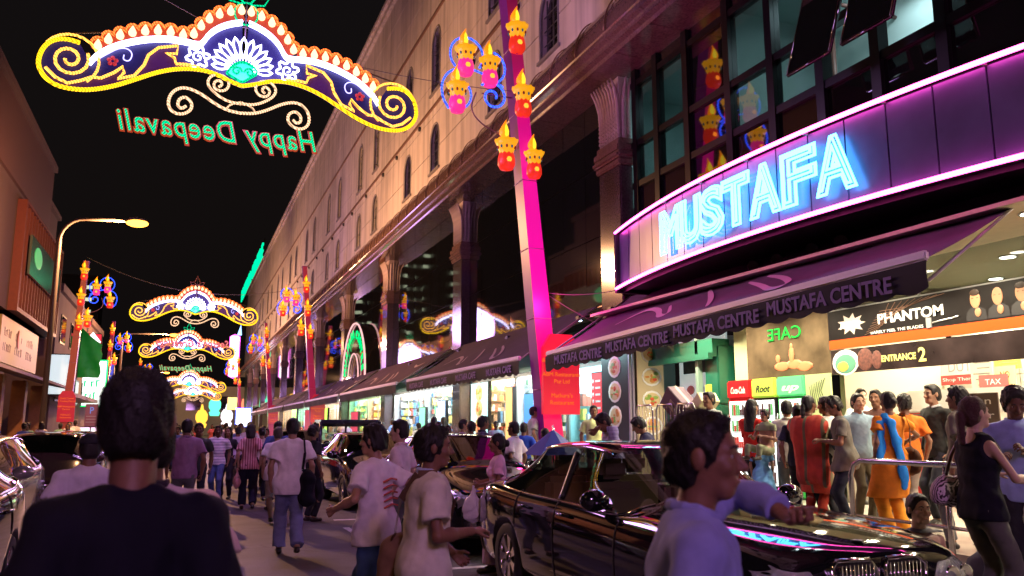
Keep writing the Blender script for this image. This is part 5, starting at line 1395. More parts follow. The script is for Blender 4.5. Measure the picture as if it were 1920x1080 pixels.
# interior of the cafe hall, back wall with notices and a service door
tilew = mat('white_tile', (.72, .7, .62), .35, noise=.04)
t = thing('tiled_wall', 'pale tiled back wall of the entrance hall with a steel door', 'wall', (12.2, 4, .42))
m = MB(); m.box(.03, .2, -2, 6.4, 0, 3.5); m.build('joint', mat('tile_joint', (.25, .24, .2), .8), t)
tl = MB(); tl.box(0, .03, .006, .594, .006, .394); tlm = tl.mesh('tile')
for i in range(14):
    for j in range(8):
        if 4 <= i <= 6 and j < 6: continue
        link('tile', tlm, tilew, t, (0, -2 + i * .6, j * .4))
m = MB(); m.box(-.03, .0, .45, 2.15, 0, 2.3); m.build('door_frame', mat('frame_grey', (.35, .33, .3), .4, .4), t); m = MB(); m.box(-.06, -.03, .55, 2.05, 0, 2.2); m.build('door', mat('door_bronze', (.16, .13, .1), .35, .5, noise=.1), t)
m = MB(); m.box(9.9, 12.2, 10.5, 10.6, .42, 3.95); tag(m.build('side_wall', mat('hall_wall', (.45, .4, .3), .6)), 'beige side wall of the entrance hall behind the lime poster', 'wall')
_NI = [0]
def notice(u, v, w, h, X, label, col, word=None, wc=(.05, .05, .05), em=0, cat='notice', extra_=None):
    _NI[0] += 1; p = onx(u, v, X); t = thing('notice', label, cat, (p[0] - .03 - .03 * _NI[0] % .37, p[1], p[2]))
    m = MB(); m.box(0, .02, -w / 2, w / 2, -h / 2, h / 2)
    m.build('sheet', mat('sheet_%.2f_%.2f_%.2f' % col, col, .5, emit=col if em else None, es=em, sample=False), t)
    if word:
        ls = word.split('|')
        for i, w_ in enumerate(ls):
            z = h / 2 - (i + .8) * h / (len(ls) + .3); lettering('letters', w_, mat('ink_%.2f_%.2f' % wc[:2], wc, .5), t, (-.004, 0, z), ROT_STREET, h / (len(ls) + .6) * .8, width=w * .8 * min(1, .35 + len(w_) / 9), extrude=.001)
    else:
        m = MB()
        for i in range(6): m.box(-.004, 0, -w * .38, w * (.38 - .1 * (i % 3)), h * (.3 - i * .13), h * (.33 - i * .13))
        m.build('print_lines', mat('ink_grey', (.2, .2, .18), .6), t)
    return t
XB = 12.15
notice(1665, 690, .42, .3, XB, 'yellow notice high on the tiled wall, above the other yellow sheet', (.75, .68, .2))
notice(1680, 715, .5, .55, XB, 'large yellow notice beside the man in orange shirt', (.8, .72, .3))
notice(1815, 690, .9, .5, XB, 'pink and white shop poster on the hall wall', (.8, .72, .7), 'DUTY', (.3, .3, .3))
notice(1815, 712, .9, .16, XB, 'red strip with white words below the pink poster', (.6, .05, .05), 'Shop There Is', (.8, .8, .8))
notice(1855, 695, .4, .7, XB, 'grey paper notice pinned beside the pink poster', (.55, .55, .45))
notice(1905, 672, .45, .35, XB, 'yellow sheet at the right edge of the hall wall', (.8, .7, .1))
notice(1905, 705, .35, .3, XB, 'no smoking sign below the yellow sheet', (.8, .65, .3), 'NO', (.7, .05, .03))
notice(1885, 718, .5, .25, XB, 'red and blue airline style sign above the man in violet shirt', (.55, .1, .1), 'TAX', (.8, .8, .85))
notice(1640, 752, .7, .5, 11.2, 'red and yellow counter poster behind the blue shirt man', (.7, .06, .04), None, (.85, .8, .1), .25)
notice(1640, 712, .55, .35, XB, 'small food photo on the hall wall above the counter', (.35, .2, .1))
notice(1735, 800, .9, .6, 11.5, 'red lower door panel beside the man in dark suit', (.5, .03, .03))
notice(1862, 768, .8, .45, 10.8, 'brown grill shop sign with white lettering at the right', (.08, .05, .04), 'Union|burger', (.8, .78, .75))
# counter
t = thing('counter', 'white and red service counter inside the entrance hall', 'counter', (11.0, 9.0, .42))
m = MB(); m.bevbox(0, .6, -1.2, 1.3, 0, 1.0, .02); m.build('counter_front', mat('counter_red', (.55, .03, .03), .35), t); m = MB(); m.bevbox(-.05, .65, -1.25, 1.35, 1.0, 1.06, .015); m.build('counter_top', tilew, t)
m = MB(); m.bevbox(-.02, .1, -1.2, 1.3, 1.4, 1.75, .02); m.build('counter_sign', mat('print_white', (.85, .83, .8)), t)
# ceiling downlights
dl = MB(); dl.lathe([(.1, 0), (.1, .012)], (0, 0, 0), 14); dlm = dl.mesh('lens'); dr = MB(); dr.lathe([(.13, 0), (.13, .008), (.1, .012)], (0, 0, .004), 14); drm = dr.mesh('ring')
k = 0
names = ['downlight nearest the awning corner', 'downlight second back from the awning corner', 'round ceiling downlight over the razor banner', 'downlight deep in the entrance hall', 'downlight over the tiled wall']
for i, (x, y) in enumerate([(8.65, 6.2), (8.65, 7.7), (8.65, 9.2), (8.65, 10.7), (8.65, 12.2), (10.6, 5.0), (10.6, 6.5), (10.6, 8.0), (10.6, 9.5), (12.0, 5.5), (12.0, 7.5), (12.0, 9.3), (8.65, 4.7), (8.65, 3.2), (8.65, 13.7)]):
    t = thing('downlight', 'round downlight in the cafe ceiling, one of fifteen', 'downlight', (x, y, 3.93), 0, 'round downlights in the cafe ceiling')
    link('lens', dlm, glow_mat('downlight_lens', (1, .92, .72), 30), t); link('ring', drm, mat('steel', (.55, .55, .55)), t)
    lamp('SPOT', (0, 0, -.05), 400 if x < 11 else 760, (1, .86, .6), .09, spot=140, parent=t)

# ------------------------------------------------------------ lit shops under the other awnings
rs = random.Random(11)
goods_m = [mat('goods_%d' % i, c, .5) for i, c in enumerate([(.75, .5, .15), (.7, .12, .08), (.8, .75, .6), (.12, .3, .6), (.75, .65, .1), (.15, .45, .2), (.5, .3, .2), (.85, .85, .85)])]
def shop(y0, y1, label, tint, em, n_sh=7, X=9.46, back=10.9, wide=True):
    em = em * 3.6
    t = thing('lit_shop', label, 'shop', (X, y0, .42), 0, 'lit shops below the awnings')
    L = y1 - y0; h = 3.15
    m = MB(); m.box(back - X, back - X + .05, 0, L, 0, h); m.box(0, back - X, -.04, 0, 0, h); m.box(0, back - X, L, L + .04, 0, h); m.build('shop_wall', mat('shop_wall_%.1f' % tint[0], tuple(.75 * c for c in tint), .6), t)
    m = MB(); m.box(.3, back - X - .1, .3, L - .3, h - .06, h - .04); m.build('ceiling_light', glow_mat('shop_light_%.2f_%.1f' % (tint[0], em), tint, em * 1.3), t)
    lamp('AREA', ((back - X) / 2, L / 2, h - .1), em * L * 7.5, tint, 1.1, sy=L * .9, parent=t)
    lamp('AREA', (-1.2, L / 2, h - .2), em * L * 2.6, tint, .4, sy=L * .9, parent=t)
    m = MB()
    for k in range(n_sh): m.box(back - X - .4, back - X, .1, L - .1, .25 + k * .36, .27 + k * .36)
    for q in range(int(L / 1.1) + 1): m.box(back - X - .42, back - X, q * 1.1, q * 1.1 + .03, 0, h - .4)
    m.build('shelf', mat('shelf_white', (.7, .7, .7)), t)
    m = MB()
    for k in range(n_sh):
        y = .12
        while y < L - .25:
            w = rs.uniform(.07, .26); hh = rs.uniform(.12, .32); m.m(rs.randrange(8)); m.box(back - X - .38 + rs.uniform(0, .05), back - X - .1, y, y + w, .272 + k * .36, .272 + k * .36 + hh); y += w + .015
    for k in range(n_sh):                                  # stock on the far end wall too, and on a low stand in the window
        x = .25
        while x < back - X - .5:
            w = rs.uniform(.06, .16); hh = rs.uniform(.12, .32); m.m(rs.randrange(8)); m.box(x, x + w, L - .3, L - .1, .272 + k * .36, .272 + k * .36 + hh); x += w + .012
    for k in range(3):
        y = .15
        while y < L - .3:
            w = rs.uniform(.1, .3); hh = rs.uniform(.15, .4); m.m(rs.randrange(8)); m.box(.1 + k * .02, .3, y, y + w, .3 + k * .5, .3 + k * .5 + hh); y += w + rs.uniform(.02, .5)
    o = m.build('goods', goods_m, t); o['kind'] = 'stuff'
    fr = MB(); nw = max(1, int(L / 2.4))
    for i in range(nw + 1): fr.box(-.03, .02, L * i / nw - .03, L * i / nw + .03, 0, 2.7)
    fr.box(-.05, .03, 0, L, 2.66, 2.76); fr.box(-.05, .03, 0, L, 0, .12); fr.build('shop_frame', mat('frame_grey', (.35, .33, .3)), t)
    for i in range(nw):
        m = MB(); m.box(-.01, 0, L * i / nw + .04, L * (i + 1) / nw - .04, .13, 2.65); m.build('window_pane', glass_mat('shop_glass', (.92, .94, .94), ior=1.45), t)
    m = MB(); m.box(-.1, .05, 0, L, 2.77, 3.6); m.build('fascia', gp, t)
    return t
def lightbox(y0, y1, z0, z1, X, label, col, em, word=None, wc=(.9, .9, .9), cat='light box'):
    t = thing('light_box', label, cat, (X, (y0 + y1) / 2, z0)); w = y1 - y0
    m = MB(); m.box(0, .12, -w / 2, w / 2, 0, z1 - z0); m.build('case', mull, t)
    m = MB(); m.box(-.01, -.002, -w / 2 + .03, w / 2 - .03, .03, z1 - z0 - .03); m.build('lit_face', mat('lit_%.2f_%.2f_%.2f' % col, col, .4, emit=col, es=em, sample=False), t)
    if word:
        for i, w_ in enumerate(word.split('|')): lettering('letters', w_, mat('ink_w', wc, .5), t, (-.014, 0, (z1 - z0) * (.8 - .16 * i)), ROT_STREET, .16, width=min(w * .8, .13 * len(w_)), extrude=.001)
    return t
shop(17.1, 19.9, 'bright cyan-lit food stall right behind the red name board', (.55, .95, 1), 3.0, 5)
shop(20.0, 23.6, 'white lit shop behind the blue phone card board', (.85, .95, 1), 3.6)
shop(23.7, 27.7, 'warm lit shop with stacked goods under the cafe awning', (1, .86, .62), 3.4)
shop(28.8, 34.0, 'pale lit shop front under the third awning', (.8, .95, 1), 3.8)
shop(34.1, 39.4, 'white lit shop behind the small truck', (.9, .95, 1), 3.6)
shop(40.5, 45.5, 'warm lit shop below the green arch lettering', (1, .9, .65), 3.6)
shop(45.6, 51.0, 'greenish lit shop under the fourth awning', (.6, 1, .5), 3.0)
for i, (a, c) in enumerate(((53, (1, .75, .6)), (65, (.7, 1, .8)), (77, (1, .8, .6)), (89, (.9, .9, 1)))):
    shop(a, a + 10.5, ['small lit shop past the fourth awning', 'far lit shop with a pale green glow', 'distant warm lit shop near the end', 'last lit shop at the end of the row'][i], c, 2.6, 4)
lightbox(20.6, 22.4, .95, 2.55, 9.2, 'blue phone card light box with a white figure', (.05, .2, .55), 1.2, 'SIM')
t = lightbox(25.2, 26.9, .6, 3.05, 9.1, 'tall cyan light box with food pictures by the second column', (.45, .85, .9), 1.1)
for z in (2.1, 1.6, 1.0): dish(t, -.012, 0, z, .42, 'x', dcols, '')
t = lightbox(17.5, 18.1, .9, 2.9, 9.2, 'red vertical menu strip beside the red name board', (.6, .04, .05), .8)
for i in range(11):
    m = MB(); m.box(-.02, -.014, -.2, .05, 1.75 - i * .16, 1.8 - i * .16); m.ball((-.018, .17, 1.78 - i * .16), (.004, .05, .05), 8); m.build('menu_row', mat('print_white', (.85, .83, .8)), t)
lightbox(20.1, 20.5, 1.0, 1.75, 9.2, 'small red and yellow snack sign by the blue light box', (.75, .1, .03), .9)
lightbox(23.3, 23.9, .8, 2.8, 9.2, 'orange and blue price light box between two shops', (.75, .45, .15), .9)
lightbox(30.2, 31.2, .8, 2.6, 9.2, 'pale blue picture light box under the third awning', (.4, .55, .8), 1.0)
lightbox(33.0, 33.9, .8, 2.4, 9.2, 'green topped light box behind the truck', (.2, .7, .4), 1.0)
lightbox(44.0, 46.0, 1.0, 2.4, 8.6, 'red board of shop names under the fourth awning', (.6, .03, .1), .5)
lightbox(54.0, 57.0, 1.2, 2.8, 8.6, 'lime green lit sign far along the awnings', (.5, .9, .1), 1.2)
lightbox(60.0, 63.0, 1.2, 2.8, 8.4, 'crimson sign board far along the awnings', (.5, .02, .08), .5)
lightbox(68.0, 71.0, 1.2, 3.0, 8.4, 'yellow-green lit sign near the end of the awnings', (.6, 1, .3), 1.5)
# tall white vertical sign over the road and others beyond
t = thing('vertical_sign', 'tall white hanging sign with pink rim and green characters', 'sign', (6.0, 118, 8.2)); t.scale = (.62, .6, .58)
m = MB(); m.bevbox(-.9, .9, -.3, .3, 0, 9.6, .2); m.build('lit_face', mat('vsign_white', (.85, .9, .9), .4, emit=(.9, .95, 1), es=2.2, sample=False), t)
m = MB(); m.tube([(-1, -.35, .2), (-1, -.35, 9.4), (0, -.35, 9.9), (1, -.35, 9.4), (1, -.35, .2), (0, -.35, -.3)], .09, 6, True); m.build('neon_tube', glow_mat('neon_magenta', (1, .1, .8), 4), t)
m = MB(); m.tube([(.9, -.3, 9.8), (1.1, -.3, 12.2)], [.5, .03], 5); m.build('blue_spike', glow_mat('neon_sky', (.3, .5, 1), 3), t)
for i, ch in enumerate('CAFE'):
    if ch != ' ': lettering('letter', ch, glow_mat('char_green', (.0, .6, .35), 1), t, (0, -.36, 7.6 - i * 2.1), ROT_BACK, 1.6, extrude=.02)
# ------------------------------------------------------------ left side of the street
XL = -6.0
_before = set(bpy.data.objects)
t = thing('shophouse', 'dark red shophouse with a louvred box and yellow signboard on the left', 'building', (XL, 38, 0))
redw = mat('left_wall_brown', (.16, .06, .05), .8, noise=.15, nscale=.6)
m = MB(); m.box(-10, .1, -18, 1.5, 5.6, 12.5); m.box(-10, -.05, 1.5, 5.2, 5.6, 11.2); m.build('wall', mat('left_wall_upper', (.06, .03, .026), .85, noise=.12, nscale=.5), t)
m = MB(); m.box(-10, -1.6, -18, 5.2, 0, 5.6); m.build('ground_floor_wall', redw, t)
m = MB(); m.box(-10, .3, -18, 1.6, 12.5, 12.75); m.box(-10, .1, 1.6, 5.3, 11.2, 11.4); m.build('parapet', mat('left_wall_upper', (.28, .16, .15)), t)
m = MB(); m.box(.1, 0.2, -18, 1.4, 9.9, 12.4); m.build('dark_screen', mat('screen_brown', (.06, .025, .022), .6), t)
# louvred box
loc0 = (XL, 38.3)
lb = bpy.data.objects.new('louvre_box', None); C.objects.link(lb); lb.parent = t; lb.location = (-.35, -5.0, 5.6)
m = MB(); m.box(.0, .75, 0, 9.6, 0, .15); m.box(0, .75, 0, 9.6, 3.9, 4.0); m.box(0, .75, -.1, 0, 0, 4.0); m.box(0, .75, 9.6, 9.7, 0, 4.0); m.box(0, .1, 0, 9.6, 0, 4); m.build('box_frame', mat('louvre_red', (.11, .02, .01), .55, noise=.1), lb)
fin = MB(); fin.box(.1, .72, -.03, .03, .15, 3.9); fme = fin.mesh('louvre_fin')
for i in range(16): link('louvre_fin', fme, mat('louvre_red', (.42, .07, .035)), lb, (0, .3 + i * .6, 0))
m = MB(); m.box(.76, .84, 1.0, 8.6, 1.5, 2.95); m.build('sign_panel', mat('mirror_panel', (.25, .3, .25), .12, .7), lb)
m = MB(); m.ball((.85, 2.6, 2.35), (.01, .9, .4), 14); m.build('panel_reflection', mat('reflection_glow_green', (.1, .5, .2), .4, emit=(.1, 1, .3), es=.35, sample=False), lb)  # green reflection in the mirror panel, made as a glowing patch
# yellow signboard and awning below
sb = bpy.data.objects.new('signboard', None); C.objects.link(sb); sb.parent = t; sb.location = (.12, -6.4, 3.75)
m = MB(); m.box(0, .1, 0, 7.6, 0, 1.55); m.build('board', mat('signboard_yellow', (.1, .055, .012), .5, emit=(1, .5, .1), es=.1, sample=False), sb)
def strokes(par, m_, x0, x1, z0, z1, rows, axis='x', d=0.0, seed=1):
    """Rows of short strokes standing in for lettering too small to read in the photograph."""
    q = random.Random(seed); m = MB(); hh = (z1 - z0) / rows
    for r_ in range(rows):
        x = x0
        while x < x1 - hh * .4:
            w = hh * q.uniform(.12, .4); zb = z0 + (rows - 1 - r_) * hh + hh * .2; zt = zb + hh * q.uniform(.4, .62)
            for a0, a1, b0, b1 in ((x, x + .12 * hh, zb, zt), (x, x + w, zt - .1 * hh, zt)):
                if axis == 'x': m.box(a0, a1, d - .004, d, b0, b1)
                else: m.box(d, d + .006, a0, a1, b0, b1)
            x += w + hh * q.choice((.12, .12, .35))
    o = m.build('letter_strokes', m_, par); o['kind'] = 'stuff'; return o
for y_ in (5.0, 2.7, .6): strokes(sb, mat('ink_brown', (.12, .03, .02), .5), y_, y_ + 1.5, .3, 1.3, 2, 'y', .101, int(y_ * 10))
m = MB(); m.ball((.12, 3.2, 1.0), (.02, .3, .35), 12); m.build('crest', mat('crest_red', (.4, .1, .05), .5), sb)
m = MB(); m.poly_prism([(.0, 3.7), (1.2, 3.35), (1.2, 3.25), (0, 3.5)], -17, 5.3, 'y'); m.build('canopy', mat('left_canopy', (.1, .055, .045), .6, noise=.1), t)
for y in (-8, -4.6, .0, 4.5):
    m = MB(); m.bevbox(-.35, .15, y - .28, y + .28, .18, 3.4, .03); m.build('pier', mat('pier_orange', (.28, .12, .04), .6, noise=.1), t)
for y in (-6.5, -2.4, 2.2):
    m = MB(); m.poly_prism(arch_pts(y, 2.4, .2, 2.8), -1.58, -1.5, 'x'); m.build('arched_door', mat('door_dark', (.05, .025, .02), .5), t)
    m = MB(); p_ = arch_pts(y, 2.4, .2, 2.8); m.tube([(-1.48, a, b) for a, b in p_], .05, 5, True); m.build('door_arch', mat('arch_brown', (.25, .1, .05), .5), t)
m = MB(); m.box(-1.55, -1.5, 3.2, 4.2, .5, 2.6); m.build('shop_window', mat('left_window_lit', (.3, .3, .35), .3, emit=(.5, .6, 1), es=.5, sample=False), t)
lamp('AREA', (-.6, 0, 3.2), 25, (1, .45, .2), .6, sy=14, parent=t, name='canopy_light')
def lit_sign(x, y, z0, w, h, label, col, em, body=None, bc=(.9, .9, .9), rim=None, sample=False, name='shop_sign', depth=.25):
    """A light box that juts out from the left-hand fronts and faces up the street."""
    t = thing(name, label, 'sign', (x, y, z0))
    m = MB(); m.bevbox(-w / 2, w / 2, 0, depth, 0, h, .04); m.build('case', mull, t)
    m = MB(); m.box(-w / 2 + .05, w / 2 - .05, -.012, -.003, .05, h - .05); m.build('lit_face', mat('face_%.2f_%.2f_%.2f_%.1f' % (*col, em), col, .4, emit=col, es=em, sample=sample), t)
    if body:
        strokes(t, glow_mat('sign_ink_%.1f_%.1f_%.1f' % bc, bc, 1.0), -w * .38, w * .38, h * .1, h * .9, body, 'x', -.015, int(x * 7 + y))
    if rim: m = MB(); m.tube([(-w / 2, -.03, 0), (w / 2, -.03, 0), (w / 2, -.03, h), (-w / 2, -.03, h)], .05, 5, True); m.build('neon_rim', rim, t)
    return t
# second building and signs beyond
t = thing('corner_block', 'low brown shophouse behind the left lamp pole, with a green corner', 'building', (-6.2, 54, 0))
m = MB(); m.box(-9, 0, -7, 16, 0, 8.4); m.build('wall', mat('block_brown', (.17, .11, .09), .85, noise=.2, nscale=.5), t)
m = MB(); m.box(-9, .2, -7.1, 16.2, 8.4, 8.8); m.build('parapet', mat('block_brown', (.17, .11, .09)), t)
for i in range(5):
    for z in (2.9, 5.9):
        m = MB(); m.box(0, .05, -5.6 + i * 4, -3.8 + i * 4, z, z + 1.5); w_ = m.build('window', mull, t); m = MB(); m.box(.05, .07, -5.5 + i * 4, -3.9 + i * 4, z + .1, z + 1.4); m.build('pane', dpane, w_)
m = MB(); m.box(0, 1.0, -7, 16, 3.1, 3.3); m.build('canopy', mat('left_canopy', (.1, .055, .045)), t)
t = thing('green_tarpaulin', 'bright green tarpaulin hanging on the far shophouse corner', 'tarpaulin', (-5.9, 57.5, 4.6)); t.scale = (.7, 1, .75)
m = MB(); vs = []
for i in range(8):
    for j in range(6): vs.append((-.6 + .45 * j - .3 + .1 * math.sin(i * 2 + j), .2 * math.sin(i + j * 1.7), 3.2 * i / 7 + (1.3 - j * .35) * (i / 7)))
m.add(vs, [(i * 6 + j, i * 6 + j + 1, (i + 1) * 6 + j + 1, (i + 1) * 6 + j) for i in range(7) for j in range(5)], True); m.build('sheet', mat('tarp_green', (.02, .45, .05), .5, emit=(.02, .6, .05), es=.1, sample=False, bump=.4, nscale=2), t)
lit_sign(-5.7, 45.5, 3.1, 1.0, 2.0, 'pale blue-white shop sign left of the crimson pole', (.7, .85, .85), .9)
p = lit_sign(-5.75, 60, 6.1, 1.1, 1.5, 'red sign with a white diamond above the glaring shop front', (.75, .02, .05), 1.2); m = MB(); m.add([(0, -.03, .3), (.5, -.03, .95), (0, -.03, 1.6), (-.5, -.03, .95)], [(0, 1, 2, 3)]); m.build('diamond', glow_mat('diamond_white', (1, .95, .95), 2), p)
lit_sign(-5.65, 60.5, 2.9, 1.7, 3.0, 'glaring white shop sign with green figure on the left', (.9, 1, .95), 1.7, 3, (.0, .8, .3), glow_mat('rim_green', (.0, 1, .2), 2.5), sample=True)
lit_sign(-5.5, 60.2, 1.6, .7, 1.2, 'orange and yellow lit strip below the glaring sign', (1, .6, .1), 2.0)
lit_sign(-5.36, 70, 4.0, .6, 2.8, 'narrow blue sign with yellow characters past the white one', (.03, .05, .5), 1.0, 7, (1, .8, .0))
lit_sign(-5.5, 59, .5, 1.2, 1.1, 'pink and white lit shop window panel under the white sign', (.9, .6, .8), 1.8)
lit_sign(-5.2, 66, .8, 1.6, 1.4, 'cold white lit shop front low on the far left', (.7, .9, 1), 2.2)
for i_, (x_, y_, z_, w_, h_, c_, e_, lb_) in enumerate(((-4.4, 86, 3.2, 1.6, 1.2, (1, .55, .15), 2.4, 'amber lit sign far down on the left'), (-4.2, 92, 1.2, 2.4, 1.3, (1, .75, .4), 2.6, 'warm lit shop front far down on the left'), (-3.9, 96, 4.6, .9, 1.4, (1, .15, .1), 1.8, 'small red lit sign far down on the left'), (5.6, 108, 3.6, 1.2, 1.6, (1, .6, .2), 2.2, 'amber lit sign at the far end on the right'))): lit_sign(x_, y_, z_, w_, h_, lb_, c_, e_)  # signs added to bring more golden light to the far street end
lit_sign(6.2, 96, 1.6, 1.6, 2.0, 'blue rimmed white sign low at the end of the right row', (.8, .9, 1), 2.2, rim=glow_mat('neon_deepblue', (.05, .1, 1), 4))
t = thing('parking_sign', 'blue parking sign on a post on the left pavement', 'road sign', (-4.0, 44, .18)); t.scale = (.62, 1, .75); m = MB(); m.tube([(0, 0, 0), (0, 0, 3.2)], .05); m.build('post', mat('steel_dark', (.12, .1, .1)), t)
m = MB(); m.bevbox(-.45, .45, -.06, 0, 1.9, 3.3, .03); m.build('board', mat('park_board', (.25, .1, .12), .5, emit=(.4, .1, .15), es=.2, sample=False), t); lettering('letter', 'P', mat('print_blue', (.1, .2, .7), .5, emit=(.2, .4, 1), es=.5, sample=False), t, (0, -.07, 2.7), ROT_BACK, .6, extrude=.003)
for i in range(3): m = MB(); m.box(-.35, .35, -.07, -.062, 2.5 - i * .18, 2.56 - i * .18); m.build('text_line', mat('ink_pale', (.5, .4, .4), .5), t)
# end of the street
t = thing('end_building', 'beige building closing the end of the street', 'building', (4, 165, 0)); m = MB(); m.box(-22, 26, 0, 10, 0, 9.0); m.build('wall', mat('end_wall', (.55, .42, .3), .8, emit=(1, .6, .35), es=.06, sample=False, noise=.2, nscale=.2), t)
for i in range(8):
    for j in range(1): m = MB(); m.box(-20 + i * 5.5, -17.5 + i * 5.5, -.06, 0, 4.6, 7.2); m.build('window', dpane, t)
for i, (x, z, c, lb) in enumerate(((3.0, 3.2, (1, .5, .05), 'orange lit lantern cluster low at the street end'), (7.0, 3.4, (.9, .8, .9), 'whitish lantern cluster at the street end'), (5.0, 5.2, (.1, 1, .5), 'teal topped lantern at the street end'), (9.5, 4.2, (1, .2, .1), 'red lantern at the right of the street end'))):
    m = MB(); m.ball((0, 0, 0), (1.0, .4, 1.3), 10); m.lathe([(.7, -1.8), (.9, -1.2), (.6, -1)], (0, 0, 0), 10); m.lathe([(.3, 1.2), (.1, 2.1)], (0, 0, 0), 8)
    tag(m.build('lantern', glow_mat('end_glow%d' % i, c, 2.2), loc=(x, 150, z)), lb, 'lantern')
for i, (x, y, w, h, lb) in enumerate(((-34, 200, 9, 47, 'dark tower block with a column of lit stair windows, behind the lamp post'), (-24, 210, 9, 36, 'lower dark tower block left of the second arch'), (-44, 190, 8, 40, 'dark tower block just left of the lamp post'))):
    t = thing('tower_block', lb, 'tower', (x, y, 0)); m = MB(); m.box(-w / 2, w / 2, 0, 10, 0, h); m.build('wall', mat('tower_dark', (.03, .03, .035), .8), t)
    wm = MB(); wm.box(0, 1.6, -.05, 0, 0, .8); wme = wm.mesh('window')
    for f in range(int(h / 2.8)):
        link('window', wme, glow_mat('far_window', (.8, .9, .6), 1.0), t, (w * .15, 0, 2 + f * 2.8))
        if rg.random() < .45: link('window', wme, glow_mat('far_window_blue', (.3, .5, .7), .5), t, (-w * .4 + rg.random() * 2, 0, 2 + f * 2.8))

for o in [o for o in bpy.data.objects if o not in _before and o.parent is None and o.type != 'LIGHT' and o.location.x < -3 and o.location.y < 100]: push(o, 1.4)
# ------------------------------------------------------------ street furniture on the right
steelp = mat('rail_steel', (.5, .45, .45), .25, .9)
t = thing('handrail', 'steel handrail beside the shop entrance behind the black car', 'handrail', (6.65, 3, .2))
m = MB(); m.tube([(0, 4.05, 0), (0, 4.05, .9), (0, 4.0, 1.0), (0, 3.9, 1.05), (0, -1.0, 1.05)], .03, 10); m.build('top_rail', steelp, t)
m = MB(); m.tube([(0, 4.05, .48), (0, -1.0, .48)], .018, 8); m.build('middle_rail', steelp, t)
for y in (2.85, 1.2, -.4): m = MB(); m.tube([(0, y, 0), (0, y, 1.05)], .028, 10); m.build('post', steelp, t)
t = thing('luggage_trolley', 'tall steel cage trolley beside the food poster', 'trolley', (7.6, 11.6, .42))
for y in (0, .62, 1.3):
    m = MB(); m.tube([(0, y - .28, .1), (0, y - .28, 1.45), (0, y - .22, 1.55), (0, y + .22, 1.55), (0, y + .28, 1.45), (0, y + .28, .1)], .018, 8)
    for q in (-.17, -.06, .06, .17): m.tube([(0, y + q, .1), (0, y + q, 1.54)], .007, 4)
    m.build('cage_side', steelp, t)
m = MB(); m.box(-.1, .5, -.3, 1.6, .08, .13); m.build('deck', steelp, t)
m = MB(); [m.lathe([(.02, -.03), (.07, -.03), (.07, .03), (.02, .03)], (x, y, -.0 + .08), 10, (0, 1, 0)) for x in (0, .4) for y in (-.1, 1.4)]; m.build('castors', mull, t)
def box_(x, y, z, a, b, c, rx, rz, label, col):
    m = MB(); m.bevbox(-a / 2, a / 2, -b / 2, b / 2, -c / 2, c / 2, .01); t = m.build('cardboard_box', mat('card_%.2f' % col[0], col, .7, noise=.06, nscale=3), None, (x, y, z), (R(rx), 0, R(rz))); tag(t, label, 'box')
    q = MB(); q.box(-.03, .03, -b / 2 - .004, b / 2 + .004, c / 2 + .001, c / 2 + .003); q.box(-a / 2 - .003, -a / 2 - .001, -.12, .1, -.08, .06); q.build('tape_and_print', mat('tape', (.35, .25, .2), .5), t)
box_(7.8, 12.05, 1.95, .35, .6, .36, 38, 6, 'violet cardboard box tilted on top of the cage trolley', (.1, .05, .085))
box_(7.85, 11.55, 1.86, .35, .66, .2, -40, 0, 'cream cardboard box leaning on the violet one', (.72, .66, .4))
# blue parasol by the pole
t = thing('parasol', 'dark blue folded-out parasol low beside the magenta pole', 'parasol', (5.6, 12.4, .2))
m = MB(); n = 8; vs = [(0, 0, 1.36)] + [(.55 * math.cos(2 * math.pi * i / n) * 1.0, .55 * math.sin(2 * math.pi * i / n), .96) for i in range(n)]; m.add(vs, [(0, 1 + i, 1 + (i + 1) % n) for i in range(n)]); m.build('cloth', mat('parasol_blue', (.02, .03, .22), .6), t)
m = MB(); m.tube([(0, 0, 0), (0, 0, 1.42)], .015, 6); m.build('stick', steelp, t)
t = thing('rucksack_on_rail', 'dark bag lying on the pavement by the handrail', 'bag', (6.3, 5.1, .2)); m = MB(); m.ball((0, 0, .2), (.2, .3, .22), 12); m.build('bag_body', cloth((.03, .03, .06)), t); m = MB(); m.tube([(-.1, -.1, .38), (0, 0, .5), (.1, .1, .38)], .012, 5); m.build('handle', cloth((.03, .03, .06)), t)
